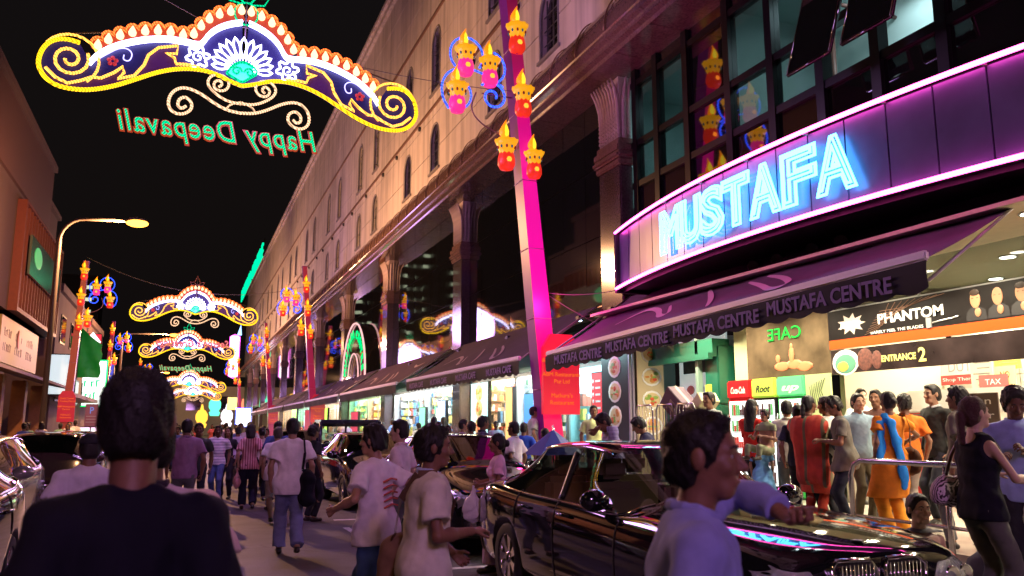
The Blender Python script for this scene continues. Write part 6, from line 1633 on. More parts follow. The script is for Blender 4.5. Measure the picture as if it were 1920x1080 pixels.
# ------------------------------------------------------------ cars
from mathutils.bvhtree import BVHTree
paintb = mat('car_paint_black', (.006, .006, .008), .06, spec=.7, coat=1.0)
carglass = glass_mat('car_glass', (.5, .52, .5), ior=1.9)
carglassd = glass_mat('car_glass_dark', (.12, .12, .12), ior=1.6)
chrome = mat('chrome', (.75, .72, .7), .08, 1.0)
rubber = mat('rubber', (.015, .015, .015), .75); plastic = mat('black_plastic', (.012, .012, .012), .35)
alloy = mat('alloy', (.62, .6, .62), .22, .85)
def car_shell(st):
    """st: list of stations (y, half width, z bottom, z belt, z top, half width of top, kind)."""
    bm = bmesh.new(); rows = []
    for (y, W, zb, zs, zt, wt) in st:
        hh = zs - zb
        pts = [(0, zb), (W * .8, zb), (W * .95, zb + .04), (W * .985, zb + hh * .3), (W, zb + hh * .62), (W * .985, zb + hh * .88), (W * .94, zs)]
        if zt - zs > .14: pts += [(W * .905, zs + .02), (wt + (W * .9 - wt) * .42, zs + (zt - zs) * .55), (wt, zt - .055), (wt * .82, zt - .012), (0, zt)]
        else:
            d = zt - zs; pts += [(W * .89, zs + d * .35), (W * .8, zs + d * .6), (W * .62, zs + d * .8), (W * .35, zs + d * .95), (0, zt)]
        rows.append([bm.verts.new((x, y, z)) for x, z in pts])
    K = len(rows[0]); faces = {}
    for i in range(len(rows) - 1):
        for j in range(K - 1):
            f = bm.faces.new((rows[i][j], rows[i][j + 1], rows[i + 1][j + 1], rows[i + 1][j])); faces[(i, j)] = f
    bm.faces.new(rows[0][::-1]); bm.faces.new(rows[-1])
    return bm, faces
def make_car(name, label, x, y, face, L=5.03, W=1.9, st=None, glassy=carglass, body=paintb, lights='round', cut=(.88, 3.86), rw=.335, spokes=7, grille='kidney', side_i=None, wind=None, rear=None, detail=True, plate=None, group='parked cars', cat='car', quarter=True):
    """Front bumper at local y=0, car runs to +y."""
    t = thing(name, label, cat, (x, y, 0), R(face), group)
    bm, F = car_shell(st)
    for f in F.values(): f.material_index = 0
    for i in side_i:
        for j in (7, 8): F[(i, j)].material_index = 1
    for i in wind:
        for j in (9, 10) + ((8,) if i != wind[-1] or True else ()): F[(i, j)].material_index = 2 if (j != 8 or i not in side_i) else 1
    for i in rear:
        for j in (9, 10) + (8,): F[(i, j)].material_index = 3 if (j != 8 or i not in side_i) else 1
    geom = bm.verts[:] + bm.edges[:] + bm.faces[:]
    bmesh.ops.mirror(bm, geom=geom, axis='X', merge_dist=.001)
    bmesh.ops.recalc_face_normals(bm, faces=bm.faces[:])
    cl = bm.edges.layers.float.new('crease_edge') if 'crease_edge' not in bm.edges.layers.float else bm.edges.layers.float['crease_edge']
    for e in bm.edges:
        ms = {f.material_index for f in e.link_faces}
        if len(ms) > 1: e[cl] = .75
        elif len(e.link_faces) == 2 and abs(e.verts[0].co.x) < 1e-4 and abs(e.verts[1].co.x) < 1e-4: e[cl] = 0
    me = bpy.data.meshes.new('shell'); bm.to_mesh(me); bm.free()
    o = link('shell', me)
    for _ in range(4): me.materials.append(None)
    s = o.modifiers.new('s', 'SUBSURF'); s.levels = 3 if detail else 2; s.render_levels = s.levels
    cut_mb = MB()
    for cy in cut:
        for sx_ in (-1, 1): cut_mb.lathe([(.0, 0), (rw + .055, 0), (rw + .055, .34), (0, .34)], (sx_ * (W / 2 - .28), cy, rw), 28, (sx_, 0, 0))
    c = link('cut', cut_mb.mesh('cut')); b = o.modifiers.new('b', 'BOOLEAN'); b.object = c; b.operation = 'DIFFERENCE'; b.solver = 'EXACT'
    dg = bpy.context.evaluated_depsgraph_get(); full = bpy.data.meshes.new_from_object(o.evaluated_get(dg))
    bpy.data.objects.remove(o); bpy.data.objects.remove(c)
    # split by material
    src = bmesh.new(); src.from_mesh(full); bvh = BVHTree.FromBMesh(src)
    def part(idx, nm, m_, off=0.0):
        b2 = src.copy(); bmesh.ops.delete(b2, geom=[f for f in b2.faces if (f.material_index if f.material_index < 4 else 0) != idx], context='FACES')
        if not b2.faces: b2.free(); return None
        for f in b2.faces: f.smooth = True; f.material_index = 0
        me2 = bpy.data.meshes.new(nm); b2.to_mesh(me2); b2.free(); me2.materials.append(m_)
        return link(nm, me2, None, t)
    bo = part(0, 'body', body)
    es = bo.modifiers.new('e', 'EDGE_SPLIT') if False else None
    part(1, 'side_window', glassy); part(2, 'windscreen', glassy); part(3, 'rear_window', glassy)
    def hit_side(y_, z_, sg): 
        h = bvh.ray_cast(Vector((sg * 2.5, y_, z_)), Vector((-sg, 0, 0))); return h[0].x + sg * .004 if h[0] else None
    def hit_top(x_, y_):
        h = bvh.ray_cast(Vector((x_, y_, 3)), Vector((0, 0, -1))); return h[0].z + .004 if h[0] else None
    def hit_front(x_, z_, back=False):
        h = bvh.ray_cast(Vector((x_, 9 if back else -2, z_)), Vector((0, -1 if back else 1, 0))); return h[0].y + (.004 if back else -.004) if h[0] else None
    # window trim: edges between glass and paint on the sides
    src.edges.ensure_lookup_table()
    for sg in (-1, 1):
        es_ = [e for e in src.edges if len(e.link_faces) == 2 and {f.material_index for f in e.link_faces} == {0, 1} and e.verts[0].co.x * sg > 0.2]
        m = MB()
        for e in es_:
            a, b_ = e.verts[0].co, e.verts[1].co; m.tube([a + Vector((sg * .006, 0, 0)), b_ + Vector((sg * .006, 0, 0))], .013, 4, cap=False)
        if m.v: m.build('window_trim', chrome, t)
    # seams
    for sg in (-1, 1):
        m = MB()
        for yl, z0, z1 in ((st_door[0], .3, 1.0), (st_door[1], .3, 1.4), (st_door[2], .4, 1.0)) if detail else ():
            pts = []
            for q in range(13):
                z = z0 + (z1 - z0) * q / 12; xx = hit_side(yl + (.0 if z < .9 else (z - .9) * .12), z, sg)
                if xx: pts.append((xx, yl + (.0 if z < .9 else (z - .9) * .12), z))
            if len(pts) > 2: m.tube(pts, .006, 4)
        for ya, yb, z in ((st_door[0], st_door[2], .29),) if detail else ():
            pts = [(hit_side(ya + (yb - ya) * q / 10, z, sg) or sg * .9, ya + (yb - ya) * q / 10, z) for q in range(11)]; m.tube(pts, .005, 4)
        if m.v: m.build('door_seam', rubber, t)
        if detail:
            for yh in (st_door[1] - .22, st_door[2] - .25):
                xx = hit_side(yh, .86, sg)
                if xx: m = MB(); m.tube([(xx, yh - .1, .86), (xx + sg * .035, yh - .07, .87), (xx + sg * .035, yh + .07, .87), (xx, yh + .1, .86)], .015, 6); m.build('door_handle', body, t)
        # B pillar trim
        m = MB(); yb = st_door[1]
        pts = [(hit_side(yb + q * .012, .98 + q * .035, sg), yb + q * .012, .98 + q * .035) for q in range(12)]; pts = [p for p in pts if p[0]]
        if len(pts) > 2 and detail: m.tube(pts, .03, 4); m.build('door_pillar', plastic, t)
        # mirrors
        ym = st_mir; xm = hit_side(ym, .98, sg) or sg * .85
        m = MB(); bmm = bmesh.new(); bmesh.ops.create_uvsphere(bmm, u_segments=14, v_segments=10, radius=1)
        for v in bmm.verts: v.co = Vector((xm + sg * .13 + v.co.x * .13, ym + v.co.y * (.075 if v.co.y < 0 else .03), 1.03 + v.co.z * .085))
        bmm.verts.index_update(); m.add([v.co[:] for v in bmm.verts], [[v.index for v in f.verts] for f in bmm.faces], True); bmm.free(); m.tube([(xm - sg * .02, ym, .97), (xm + sg * .1, ym, 1.0)], .03, 6)
        mo = m.build('mirror', body, t)
        m = MB(); m.ball((xm + sg * .13, ym + .032, 1.03), (.11, .006, .065), 12); m.build('mirror_glass', chrome, mo)
    # wheels
    for cy in cut:
        for sg in (-1, 1):
            w_ = bpy.data.objects.new('wheel', None); C.objects.link(w_); w_.parent = t; w_.location = (sg * (W / 2 - .13), cy, rw)
            m = MB(); m.lathe([(rw * .66, -.11), (rw * .9, -.115), (rw * .985, -.09), (rw, -.05), (rw, .05), (rw * .985, .09), (rw * .9, .115), (rw * .66, .11)], (0, 0, 0), 36, (sg, 0, 0), cap=False); m.build('tyre', rubber, w_)
            m = MB(); rr = rw * .68
            m.lathe([(rr * .93, -.1), (rr * .93, .08), (rr, .112), (rr * 1.01, .105), (rr * .97, -.1)], (0, 0, 0), 32, (sg, 0, 0))
            for q in range(spokes):
                a = 2 * math.pi * q / spokes; u = Vector((0, math.cos(a), math.sin(a))); n_ = Vector((0, -math.sin(a), math.cos(a))); X_ = Vector((sg, 0, 0))
                vs = []
                for r0, wd, dd in ((.03, .03, .085), (rr * .5, .028, .09), (rr * .96, .05, .1)):
                    for s1, s2 in ((-1, 1), (1, 1), (1, -1), (-1, -1)): vs.append(u * r0 + n_ * wd * s1 + X_ * (dd - (0 if s2 > 0 else .03)))
                m.add(vs, [(0, 1, 5, 4), (1, 2, 6, 5), (3, 0, 4, 7), (4, 5, 9, 8), (5, 6, 10, 9), (7, 4, 8, 11)])
            m.lathe([(.0, .1), (.05, .098), (.055, .07)], (0, 0, 0), 14, (sg, 0, 0)); m.build('rim', alloy, w_)
            m = MB(); m.lathe([(.001, .104), (.032, .103), (.034, .098)], (0, 0, 0), 14, (sg, 0, 0)); m.build('hub_cap', plastic, w_)
            m = MB(); m.lathe([(.001, -.02), (rr * .92, -.02), (rr * .92, -.04)], (0, 0, 0), 20, (sg, 0, 0)); m.build('brake_disc', mull, w_)
    m = MB(); [m.lathe([(.0, -.3), (rw + .04, -.3), (rw + .045, .02), (rw + .05, .02)], (sg * (W / 2 - .28), cy, rw), 20, (sg, 0, 0)) for cy in cut for sg in (-1, 1)]
    # front face
    def patch(pts, nm, m_, axis='front', inner=None, thick=.01):
        """A lens or plate that follows the body behind its outline."""
        c = [sum(p[i] for p in pts) / len(pts) for i in (0, 1)]; n = len(pts); vs = []; fs = []
        rings = [1, .75, .45, .0]
        for k, s_ in enumerate(rings):
            for p in pts:
                a, b_ = c[0] + (p[0] - c[0]) * s_, c[1] + (p[1] - c[1]) * s_
                h = hit_front(a, b_) if axis == 'front' else hit_front(a, b_, True) if axis == 'back' else hit_top(a, b_)
                if h is None: h = .1 if axis == 'front' else 5
                lift = 0 if s_ == 1 else thick
                vs.append((a, h - lift, b_) if axis == 'front' else (a, h + lift, b_) if axis == 'back' else (a, b_, h + lift))
        for k in range(len(rings) - 1):
            for i in range(n): fs.append((k * n + i, k * n + (i + 1) % n, (k + 1) * n + (i + 1) % n, (k + 1) * n + i))
        mm_ = MB(); mm_.add(vs, fs, True); return mm_.build(nm, m_, t)
    hl = mat('headlight_lens', (.35, .36, .4), .04, .5, coat=1.0, bump=.9, nscale=14)
    for sg in (-1, 1):
        if lights == 'wide': pts = [(sg * .43, .66), (sg * .5, .76), (sg * .72, .8), (sg * .85, .78), (sg * .88, .7), (sg * .78, .64), (sg * .55, .61)]
        else: pts = [(sg * .46, .6), (sg * .52, .74), (sg * .7, .82), (sg * .84, .85), (sg * .84, .72), (sg * .74, .6)]
        if sg < 0: pts = pts[::-1]
        ho = patch(pts, 'headlight', hl)
        for k_, xx in enumerate((.6, .74)):
            yy = hit_front(sg * xx, .68)
            if yy is not None: m = MB(); m.lathe([(.02, .0), (.05, -.012), (.06, -.012), (.062, .01)], (sg * xx, yy, .675), 14, (0, 1, 0)); m.build('bulb_ring', chrome, ho)
        if detail or True:
            pts = [(sg * .6, .78), (sg * .82, .78), (sg * .84, .92), (sg * .6, .9)]
            patch(pts if sg > 0 else pts[::-1], 'tail_light', mat('tail_light', (.3, .01, .01), .1), 'back')
    if grille == 'kidney':
        for sg in (-1, 1):
            g_ = bpy.data.objects.new('grille', None); C.objects.link(g_); g_.parent = t
            pts = [(sg * .04, .58), (sg * .03, .75), (sg * .07, .81), (sg * .31, .81), (sg * .37, .77), (sg * .35, .63), (sg * .27, .57)]
            P3 = [(a, (hit_front(a, b) or .03) - .012, b) for a, b in pts]
            m = MB(); m.tube(P3, .016, 6, True); m.build('grille_frame', chrome, g_)
            m = MB(); m.add([(p[0], p[1] + .008, p[2]) for p in P3], [tuple(range(len(P3)))]); m.build('grille_back', plastic, g_)
            for k_ in range(9):
                xx = sg * (.065 + k_ * .03); m = MB(); y0_ = (hit_front(xx, .6) or .03) - .012; m.tube([(xx, y0_, .6), (xx, y0_, .79)], .005, 4); m.build('grille_slat', chrome, g_)
        # roundel
        yy = .17; zz = hit_top(0, yy) or .75
        m = MB(); m.lathe([(.0, .0), (.041, .0), (.041, .004)], (0, yy, zz), 20); rd = m.build('emblem', plastic, t)
        m = MB()
        for q in range(4):
            m.m(q % 2); m.add([(0, yy, zz + .006)] + [(.027 * math.cos(math.pi / 2 * (q + k_ / 4)), yy + .027 * math.sin(math.pi / 2 * (q + k_ / 4)), zz + .006) for k_ in range(5)], [(0, 1, 2, 3, 4, 5)])
        m.build('emblem_quarters', [mat('emblem_blue', (.02, .12, .5), .3), mat('print_white', (.85, .83, .8))], rd)
    else:
        pts = [(-.4, .52), (.4, .52), (.42, .62), (-.42, .62)]; patch(pts, 'grille', mat('grille_dark', (.02, .02, .02), .3, .6))
        m = MB(); m.tube([(x_, (hit_front(x_, .64) or 0) - .01, .64) for x_ in (-.4, -.2, 0, .2, .4)], .012, 5); m.build('grille_bar', chrome, t)
    patch([(-.6, .3), (.6, .3), (.5, .42), (-.5, .42)], 'air_intake', plastic)
    if plate:
        for ax_, sgn in (('f', 1), ('b', -1)):
            yy = (hit_front(0, .42) if sgn > 0 else hit_front(0, .5, True)) or 0; m = MB(); m.box(-.26, .26, min(yy, yy - sgn * .02), max(yy, yy - sgn * .02), .36 + (0 if sgn > 0 else .12), .47 + (0 if sgn > 0 else .12))
            po = m.build('number_plate', mat('plate_black', (.015, .015, .015), .3), t)
    # wipers
    # interior
    sm_ = mat('seat_leather', (.28, .2, .13), .5)
    for sx_ in (-.38, .38):
        for ys_ in (st_seat, st_seat + .95):
            m = MB(); m.bevbox(sx_ - .25, sx_ + .25, ys_ - .25, ys_ + .25, .38, .58, .06); m.bevbox(sx_ - .25, sx_ + .25, ys_ + .2, ys_ + .34, .5, 1.12, .06); m.bevbox(sx_ - .13, sx_ + .13, ys_ + .26, ys_ + .35, 1.14, 1.32, .04); m.build('seat', sm_, t)
    m = MB(); m.bevbox(-.72, .72, st_seat - 1.0, st_seat - .55, .5, .93, .08); m.build('dashboard', plastic, t)
    m = MB(); m.tube([(.38 + .18 * math.cos(a), st_seat - .45 + .07 * math.sin(a), .93 + .17 * math.sin(a)) for a in [2 * math.pi * q / 18 for q in range(18)]], .016, 6, True); m.tube([(.2, st_seat - .45, .93), (.56, st_seat - .45, .93)], .014, 5); m.build('steering_wheel', plastic, t)
    src.free(); return t
# stations: y, half width, z bottom, z belt, z top, half width of top
LUX = [(.0, .6, .3, .52, .72, .35), (.03, .78, .24, .68, .84, .45), (.12, .88, .2, .76, .89, .55), (.5, .93, .18, .83, .97, .6), (1.0, .95, .18, .87, 1.01, .6), (1.45, .95, .18, .89, 1.03, .55), (1.62, .95, .18, .905, 1.06, .56), (2.3, .95, .18, .93, 1.42, .56), (2.42, .95, .18, .935, 1.455, .575), (2.9, .95, .18, .94, 1.49, .59), (3.45, .95, .18, .945, 1.47, .585), (3.62, .95, .18, .95, 1.45, .575), (4.3, .94, .18, .98, 1.16, .57), (4.5, .93, .2, .99, 1.09, .56), (4.85, .88, .24, .96, 1.05, .5), (4.98, .8, .3, .86, .95, .45), (5.03, .65, .4, .7, .8, .4)]
st_door = (1.62, 2.72, 3.62); st_mir = 1.92; st_seat = 2.35
make_car('parked_car', 'large glossy black saloon with kidney grille, front right of the picture', 3.97, 4.02, 0, st=LUX, side_i=[6, 7, 8, 9, 10, 11], wind=[6], rear=[11], spokes=7, lights='wide', plate=True)
HAT = [(.0, .5, .3, .5, .58, .3), (.03, .68, .24, .62, .72, .4), (.14, .8, .2, .7, .8, .45), (.45, .86, .18, .8, .9, .5), (.85, .88, .18, .88, .99, .5), (1.1, .88, .18, .92, 1.04, .52), (1.25, .88, .18, .94, 1.14, .54), (2.0, .88, .18, .97, 1.45, .55), (2.15, .88, .18, .97, 1.48, .57), (2.8, .88, .18, .98, 1.51, .58), (3.5, .88, .18, .99, 1.48, .56), (3.75, .87, .18, 1.0, 1.44, .55), (4.15, .85, .2, 1.02, 1.24, .54), (4.3, .82, .24, 1.0, 1.12, .5), (4.38, .74, .3, .86, .95, .45), (4.4, .6, .4, .7, .8, .4)]
st_door = (1.35, 2.35, 3.25); st_mir = 1.6; st_seat = 2.0
HK = dict(st=HAT, L=4.4, W=1.76, cut=(.8, 3.45), rw=.31, side_i=[6, 7, 8, 9, 10, 11], wind=[6], rear=[11], grille='bar', glassy=carglassd)
make_car('parked_car', 'black hatchback facing the viewer just behind the woman in the pink saree', 3.98, 9.95, 0, plate=True, **HK)
make_car('parked_car', 'black car with bright reflections on its nose, third in the right row', 3.85, 15.9, 0, plate=True, detail=False, **HK)
make_car('parked_car', 'nearest black car in the left row, beside the man in black', -2.25, 5.6, 0, detail=True, plate=True, **{**HK, 'st': [(a, b, c, d, e if e < 1.2 else e - .08, f) for a, b, c, d, e, f in HAT]})
silver = mat('car_paint_silver', (.4, .38, .38), .2, .6, coat=.8)
make_car('parked_car', 'silver-grey car second in the left row', -2.75, 10.6, 0, body=silver, detail=False, plate=True, **HK)
make_car('parked_car', 'dark wide car third in the left row behind the silver one', -2.35, 15.9, 0, body=mat('car_paint_brown', (.03, .015, .012), .08, coat=1), detail=False, plate=True, **HK)
make_car('parked_car', 'small dark car fourth in the left row, far along', -2.5, 21.6, 0, detail=False, plate=True, **HK)
make_car('parked_car', 'dark car far along the right kerb beyond the truck', 3.9, 28.6, 0, detail=False, plate=True, **HK)
# small truck
t = thing('pickup_truck', 'dark blue pickup truck with see-through cab beyond the parked cars', 'truck', (4.1, 21.6, 0))
tb_ = mat('truck_blue', (.015, .02, .05), .25, coat=.5)
m = MB(); m.bevbox(-.85, .85, 0, 1.5, .35, 1.0, .08); m.bevbox(-.85, .85, 1.5, 4.6, .45, .62, .03); m.build('body', tb_, t)
m = MB(); m.bevbox(-.82, .82, .25, 1.45, 1.68, 1.78, .05)
for x_ in (-.8, .8):
    for y0_, y1_ in ((.12, .3), (1.38, 1.38)): m.tube([(x_, y0_, .98), (x_ * .96, y1_, 1.72)], .045, 6)
m.build('cab_roof', tb_, t)
for a, b in (((-.76, .16), (.76, .16)),): m = MB(); m.add([(-.76, .14, 1.0), (.76, .14, 1.0), (.72, .3, 1.68), (-.72, .3, 1.68)], [(0, 1, 2, 3)]); m.build('windscreen', glass_mat('clear_glass', (.85, .9, .9)), t)
m = MB(); m.box(-.8, .8, 1.4, 1.44, 1.0, 1.14); m.box(-.8, -.6, 1.4, 1.44, 1.1, 1.7); m.box(.6, .8, 1.4, 1.44, 1.1, 1.7); m.box(-.8, .8, 1.4, 1.44, 1.6, 1.7); m.box(.05, .1, 1.4, 1.44, 1.1, 1.65); m.build('cab_back', tb_, t)
for x_ in (-.87, .83): m = MB(); m.box(x_, x_ + .04, 1.55, 4.6, .6, 1.0); m.build('side_board', tb_, t)
for x_ in (-.6, .6): m = MB(); m.lathe([(.09, 0), (.1, -.03), (.05, -.04)], (x_, .0, .72), 12, (0, 1, 0)); m.build('headlight', chrome, t)
for x_ in (-.8, .8):
    for y_ in (.75, 3.7):
        m = MB(); m.lathe([(.15, -.09), (.3, -.1), (.32, -.06), (.32, .06), (.3, .1), (.15, .09)], (x_, y_, .32), 20, (1, 0, 0)); w_ = m.build('wheel', rubber, t); m = MB(); m.lathe([(.02, .06), (.16, .095), (.16, -.09)], (x_, y_, .32), 14, (1 if x_ > 0 else -1, 0, 0)); m.build('rim', alloy, w_)
for x_ in (-.98, .98): m = MB(); m.bevbox(x_ - .1, x_ + .1, .2, .26, 1.05, 1.3, .02); m.build('mirror', plastic, t)
# ------------------------------------------------------------ the people
def place(u, v, d, z0=0.0):
    x, y, z = ond(u, v, d); return (x, y, z0), min(max(z - z0, .95), 1.9)
def P_(label, u, v, d, face, z0=0.0, H=None, **k):
    """A person at distance d whose head top was read at (u, v)."""
    pos, h = place(u, v, d, z0)
    while z0 == .42 and pos[0] < 7.15: d += .1; pos, h = place(u, v, d, z0)
    h = H or h
    k.setdefault('strands', 1 if d < 3.5 else 2 if d < 7 else 0)
    k.setdefault('res', .0105 if d < 5 else .013 if d < 12 else .0175 if d < 22 else .023)
    return person(label, pos, face, h, **k)
DK = (.022, .022, .03); JEAN = (.05, .08, .2); WHITE = (.78, .76, .76); GREYT = (.12, .12, .13)
# foreground
P_('man in a black T-shirt seen from behind, dark and very close at the left', 264, 690, 2.02, 4, stride=.18, head=(-6, 0), arms=((.0, .03, -.5), (.0, .03, -.5)), build=.82, top=dict(col=(.006, .006, .014), loose=1.0, hem=-.18), bottom=dict(col=JEAN), hair='short')
P_('man in a pale pink polo shirt walking just ahead of the man in black', 286, 766, 2.95, 4, stride=-.2, build=1.12, skin='brown', head=(8, 0), top=dict(col=(.72, .56, .52), loose=1.8, hem=-.16, collar=(.03, .02, .03)), bottom=dict(col=GREYT))
P_('short man in a dark cap and pale violet shirt beside the left cars', 172, 812, 6.3, 5, stride=.15, hair='cap', build=1.15, top=dict(col=(.6, .56, .72), loose=1.8, hem=-.14), bottom=dict(col=GREYT))
P_('man in a lavender shirt striding past, very close, with one arm held out in front', 1262, 765, 2.25, -118, stride=.3, build=1.05, skin='brown', lean=6, head=(-14, 2), arms=((-.02, .27, .08), (.0, .12, -.46)), grip=(.7, .5), hair='short',
   top=dict(col=(.26, .28, .6), loose=1.5, hem=-.16, sleeve=1.0, collar=True), bottom=dict(col=GREYT), cat='man')
P_('man in a cream shirt with a brown satchel, hurrying to the right', 797, 797, 4.7, -96, stride=.3, build=1.1, lean=4, head=(-8, 0), hair='thick', skin='brown', arms=('swingf', (-.02, .26, -.24)),
   top=dict(col=(.62, .58, .5), loose=1.9, hem=-.2, collar=(.4, .5, .75)), bottom=dict(col=(.1, .1, .09)), extra=shoulder_bag((.16, .09, .05), -1, -.02, (.34, .16, .32), 'brown satchel hanging on the hip of the man in the cream shirt', strapcol=(.12, .07, .04)))
def redprint(root, J, put, tp, sc):
    m = MB()
    for i in range(5):
        a = tp(-.09, -.142, .34 - i * .05); b = tp(.09, -.142, .35 - i * .05); m.tube([tuple(q * sc for q in a), tuple(q * sc for q in (a + b) / 2 + V3(0, -.008, .02)), tuple(q * sc for q in b)], .008, 4)
    m.build('shirt_print', mat('print_redink', (.6, .12, .08), .7), root)
P_('young man in a white T-shirt with red print, left of the satchel man', 712, 795, 6.4, 42, stride=-.28, skin='tan', hair='thick', arms=((.12, .2, -.3), 'swingb'), lean=4, head=(12, 0), top=dict(col=(.8, .74, .78), loose=1.6, hem=-.14), bottom=dict(col=(.06, .12, .3), wide=.02), extra=redprint)
P_('young man with a smooth face and pale pink shirt looking left', 752, 786, 9.2, 55, skin='light', stride=.1, top=dict(col=(.75, .62, .68), collar=True), bottom=dict(col=GREYT), head=(5, 0))
P_('woman in a pink saree holding a white bag between two black cars', 934, 812, 9.62, 72, skin='brown', sex='f', hair='bun', stride=.08, arms=((.04, .26, -.3), (.04, .24, -.28)), top=dict(col=(.85, .5, .66), hem=-.3, flare=.03, loose=1.3), bottom=dict(kind='saree', col=(.82, .55, .68), hem=.12),
   cat='woman', extra=carrier_bag('handL', (.8, .74, .82), 'white plastic bag hanging from the hand of the woman in pink'))
P_('man in a loose white T-shirt and blue trousers with a black shoulder bag', 550, 783, 10.8, -2, skin='tan', stride=.2, build=1.05, arms=('down', 'down'), top=dict(col=(.84, .78, .84), loose=2.0, hem=-.17), bottom=dict(col=(.18, .2, .36), wide=.025), head=(-4, 0),
   extra=shoulder_bag((.012, .012, .014), 1, -.08, (.44, .2, .46), 'big black bag on the shoulder of the man in white T-shirt', cross=False))
P_('man in a white T-shirt and beige shorts just left of the shoulder bag man', 522, 800, 14.3, 6, stride=-.15, skin='tan', haircol=(.08, .07, .06), top=dict(col=(.8, .72, .78), loose=1.6, hem=-.16), bottom=dict(kind='shorts', col=(.4, .33, .28)))
P_('man in a dark blue T-shirt half hidden behind the man in shorts', 522, 789, 16.4, 10, stride=.1, top=dict(col=(.05, .08, .25), loose=1.4), bottom=dict(col=GREYT))
stripev = mat('cloth_stripe_red', (.72, .4, .45), .8, stripes=(0, .045, (.32, .05, .1), .4), noise=.1, nscale=10)
P_('woman in a red striped blouse and dark jeans, seen from behind', 471, 794, 16.6, 0, sex='f', skin='light', hair='bob', stride=.12, top=dict(mat=stripev, loose=1.3, hem=-.12), bottom=dict(col=(.015, .016, .04), wide=.02), cat='woman', extra=carrier_bag('handL', (.7, .35, .35), 'small pink carrier held by the woman in the striped blouse', size=.13))
stripeh = mat('cloth_stripe_polo', (.72, .7, .8), .8, stripes=(2, .06, (.35, .33, .5), .3), noise=.1, nscale=10)
P_('man in a white polo with thin stripes and blue jeans walking towards us', 411, 797, 18.2, 168, skin='dark', stride=.15, hair='short', arms=('down', 'bent'), top=dict(mat=stripeh, loose=1.4, collar=(.7, .7, .75)), bottom=dict(col=(.08, .12, .3)))
P_('man in a mauve shirt seen from behind, right beside the dark foreground head', 352, 785, 12.8, 4, skin='brown', build=1.1, stride=.1, top=dict(col=(.3, .16, .3), loose=1.6, collar=True), bottom=dict(col=GREYT))
P_('dark-faced man looking at us over the shoulder of the mauve shirt', 374, 792, 15.2, 178, skin='dark', top=dict(col=(.04, .05, .05)), bottom=dict(col=DK))
P_('woman in black beside the man in the striped polo', 429, 800, 19, 165, sex='f', skin='brown', hair='long', top=dict(col=(.02, .02, .025)), bottom=dict(col=DK), cat='woman')
P_('man in a pale lavender shirt between the striped polo and the striped blouse', 447, 799, 21.5, 10, stride=.15, top=dict(col=(.5, .45, .62)), bottom=dict(col=DK))
P_('person in a cream top half hidden by the woman in the striped blouse', 492, 800, 18.6, 5, sex='f', hair='bun', skin='tan', top=dict(col=(.6, .5, .45)), bottom=dict(col=DK), cat='woman')
P_('man in a red shirt just right of the striped blouse', 500, 803, 22, 175, top=dict(col=(.55, .06, .03)), bottom=dict(col=DK))
P_('dark-haired man in black standing by the blue truck', 588, 796, 14.6, -60, top=dict(col=(.025, .03, .035)), bottom=dict(col=DK), hair='thick')
# between the right-hand cars and the shops
W = .2
P_('man seen from behind over the roof of the hatchback, nearest its left edge', 822, 790, 17.5, -20, W, top=dict(col=(.3, .3, .32)))
P_('short-haired man in white just right of the first head over the hatchback', 840, 797, 16.4, 160, W, top=dict(col=WHITE))
P_('man in a mauve shirt looking right over the hatchback roof', 868, 786, 16.2, -100, W, skin='tan', top=dict(col=(.4, .27, .38)), arms=('fold', 'fold'))
P_('man in a white shirt seen from behind next to the dark plaid shirt', 884, 790, 15.4, 10, W, top=dict(col=WHITE), hair='thick')
checkd = mat('cloth_check_dark', (.05, .05, .08), .8, stripes=(0, .05, (.15, .13, .2), .3), check=2)
P_('man in a dark checked shirt looking right behind the hatchback', 905, 779, 13.6, -85, W, skin='brown', top=dict(mat=checkd, loose=1.4, collar=(.05, .05, .08)))
P_('bearded man by the shop door facing the street', 930, 789, 19.5, 168, .42, skin='dark', top=dict(col=(.35, .38, .45)), hair='moustache')
P_('man in a crumpled white shirt turned to the left behind the pink saree', 964, 790, 12.4, 40, W, skin='brown', build=1.1, top=dict(col=(.82, .76, .8), loose=1.7, collar=True))
P_('man in a bright blue shirt behind the crumpled white shirt', 982, 792, 15.4, -30, W, top=dict(col=(.03, .08, .5)))
P_('man in a pale green shirt in front of the blue light box', 1000, 784, 14.6, -95, .42, H=1.62, skin='tan', top=dict(col=(.4, .52, .42), loose=1.4))
P_('boy with black hair beside the dark blue parasol', 1022, 806, 14.2, 10, W, H=1.38, top=dict(col=(.1, .1, .1)), cat='boy')
P_('smiling man in a lemon shirt in front of the cyan-lit stall', 1113, 775, 15.2, 160, .42, H=1.58, skin='brown', top=dict(col=(.68, .74, .34), loose=1.4, collar=True), bottom=dict(col=DK))
checkv = mat('cloth_check_violet', (.5, .48, .78), .8, stripes=(0, .045, (.26, .22, .5), .3), check=2)
P_('man in a violet checked shirt looking down at his phone', 1158, 768, 10.4, 75, W, skin='brown', lean=14, head=(0, -28), arms=('face', 'face'), hair='moustache', top=dict(mat=checkv, loose=1.5, collar=(.55, .5, .8)))
P_('person in a dark jacket bending by the cage trolley', 1232, 800, 12.2, 60, W, lean=24, head=(0, -20), hair='thick', arms=('reach', 'reach'), top=dict(col=(.03, .03, .08), sleeve=1.0, loose=1.5), H=1.6)
P_('man in a pale grey shirt sitting on the ledge beside the green pillar', 1330, 742, 12.9, 100, .42, H=1.72, skin='brown', arms=('reach', 'bent'), top=dict(col=(.5, .55, .52), sleeve=1.0, loose=1.5), bottom=dict(col=(.4, .38, .32)))
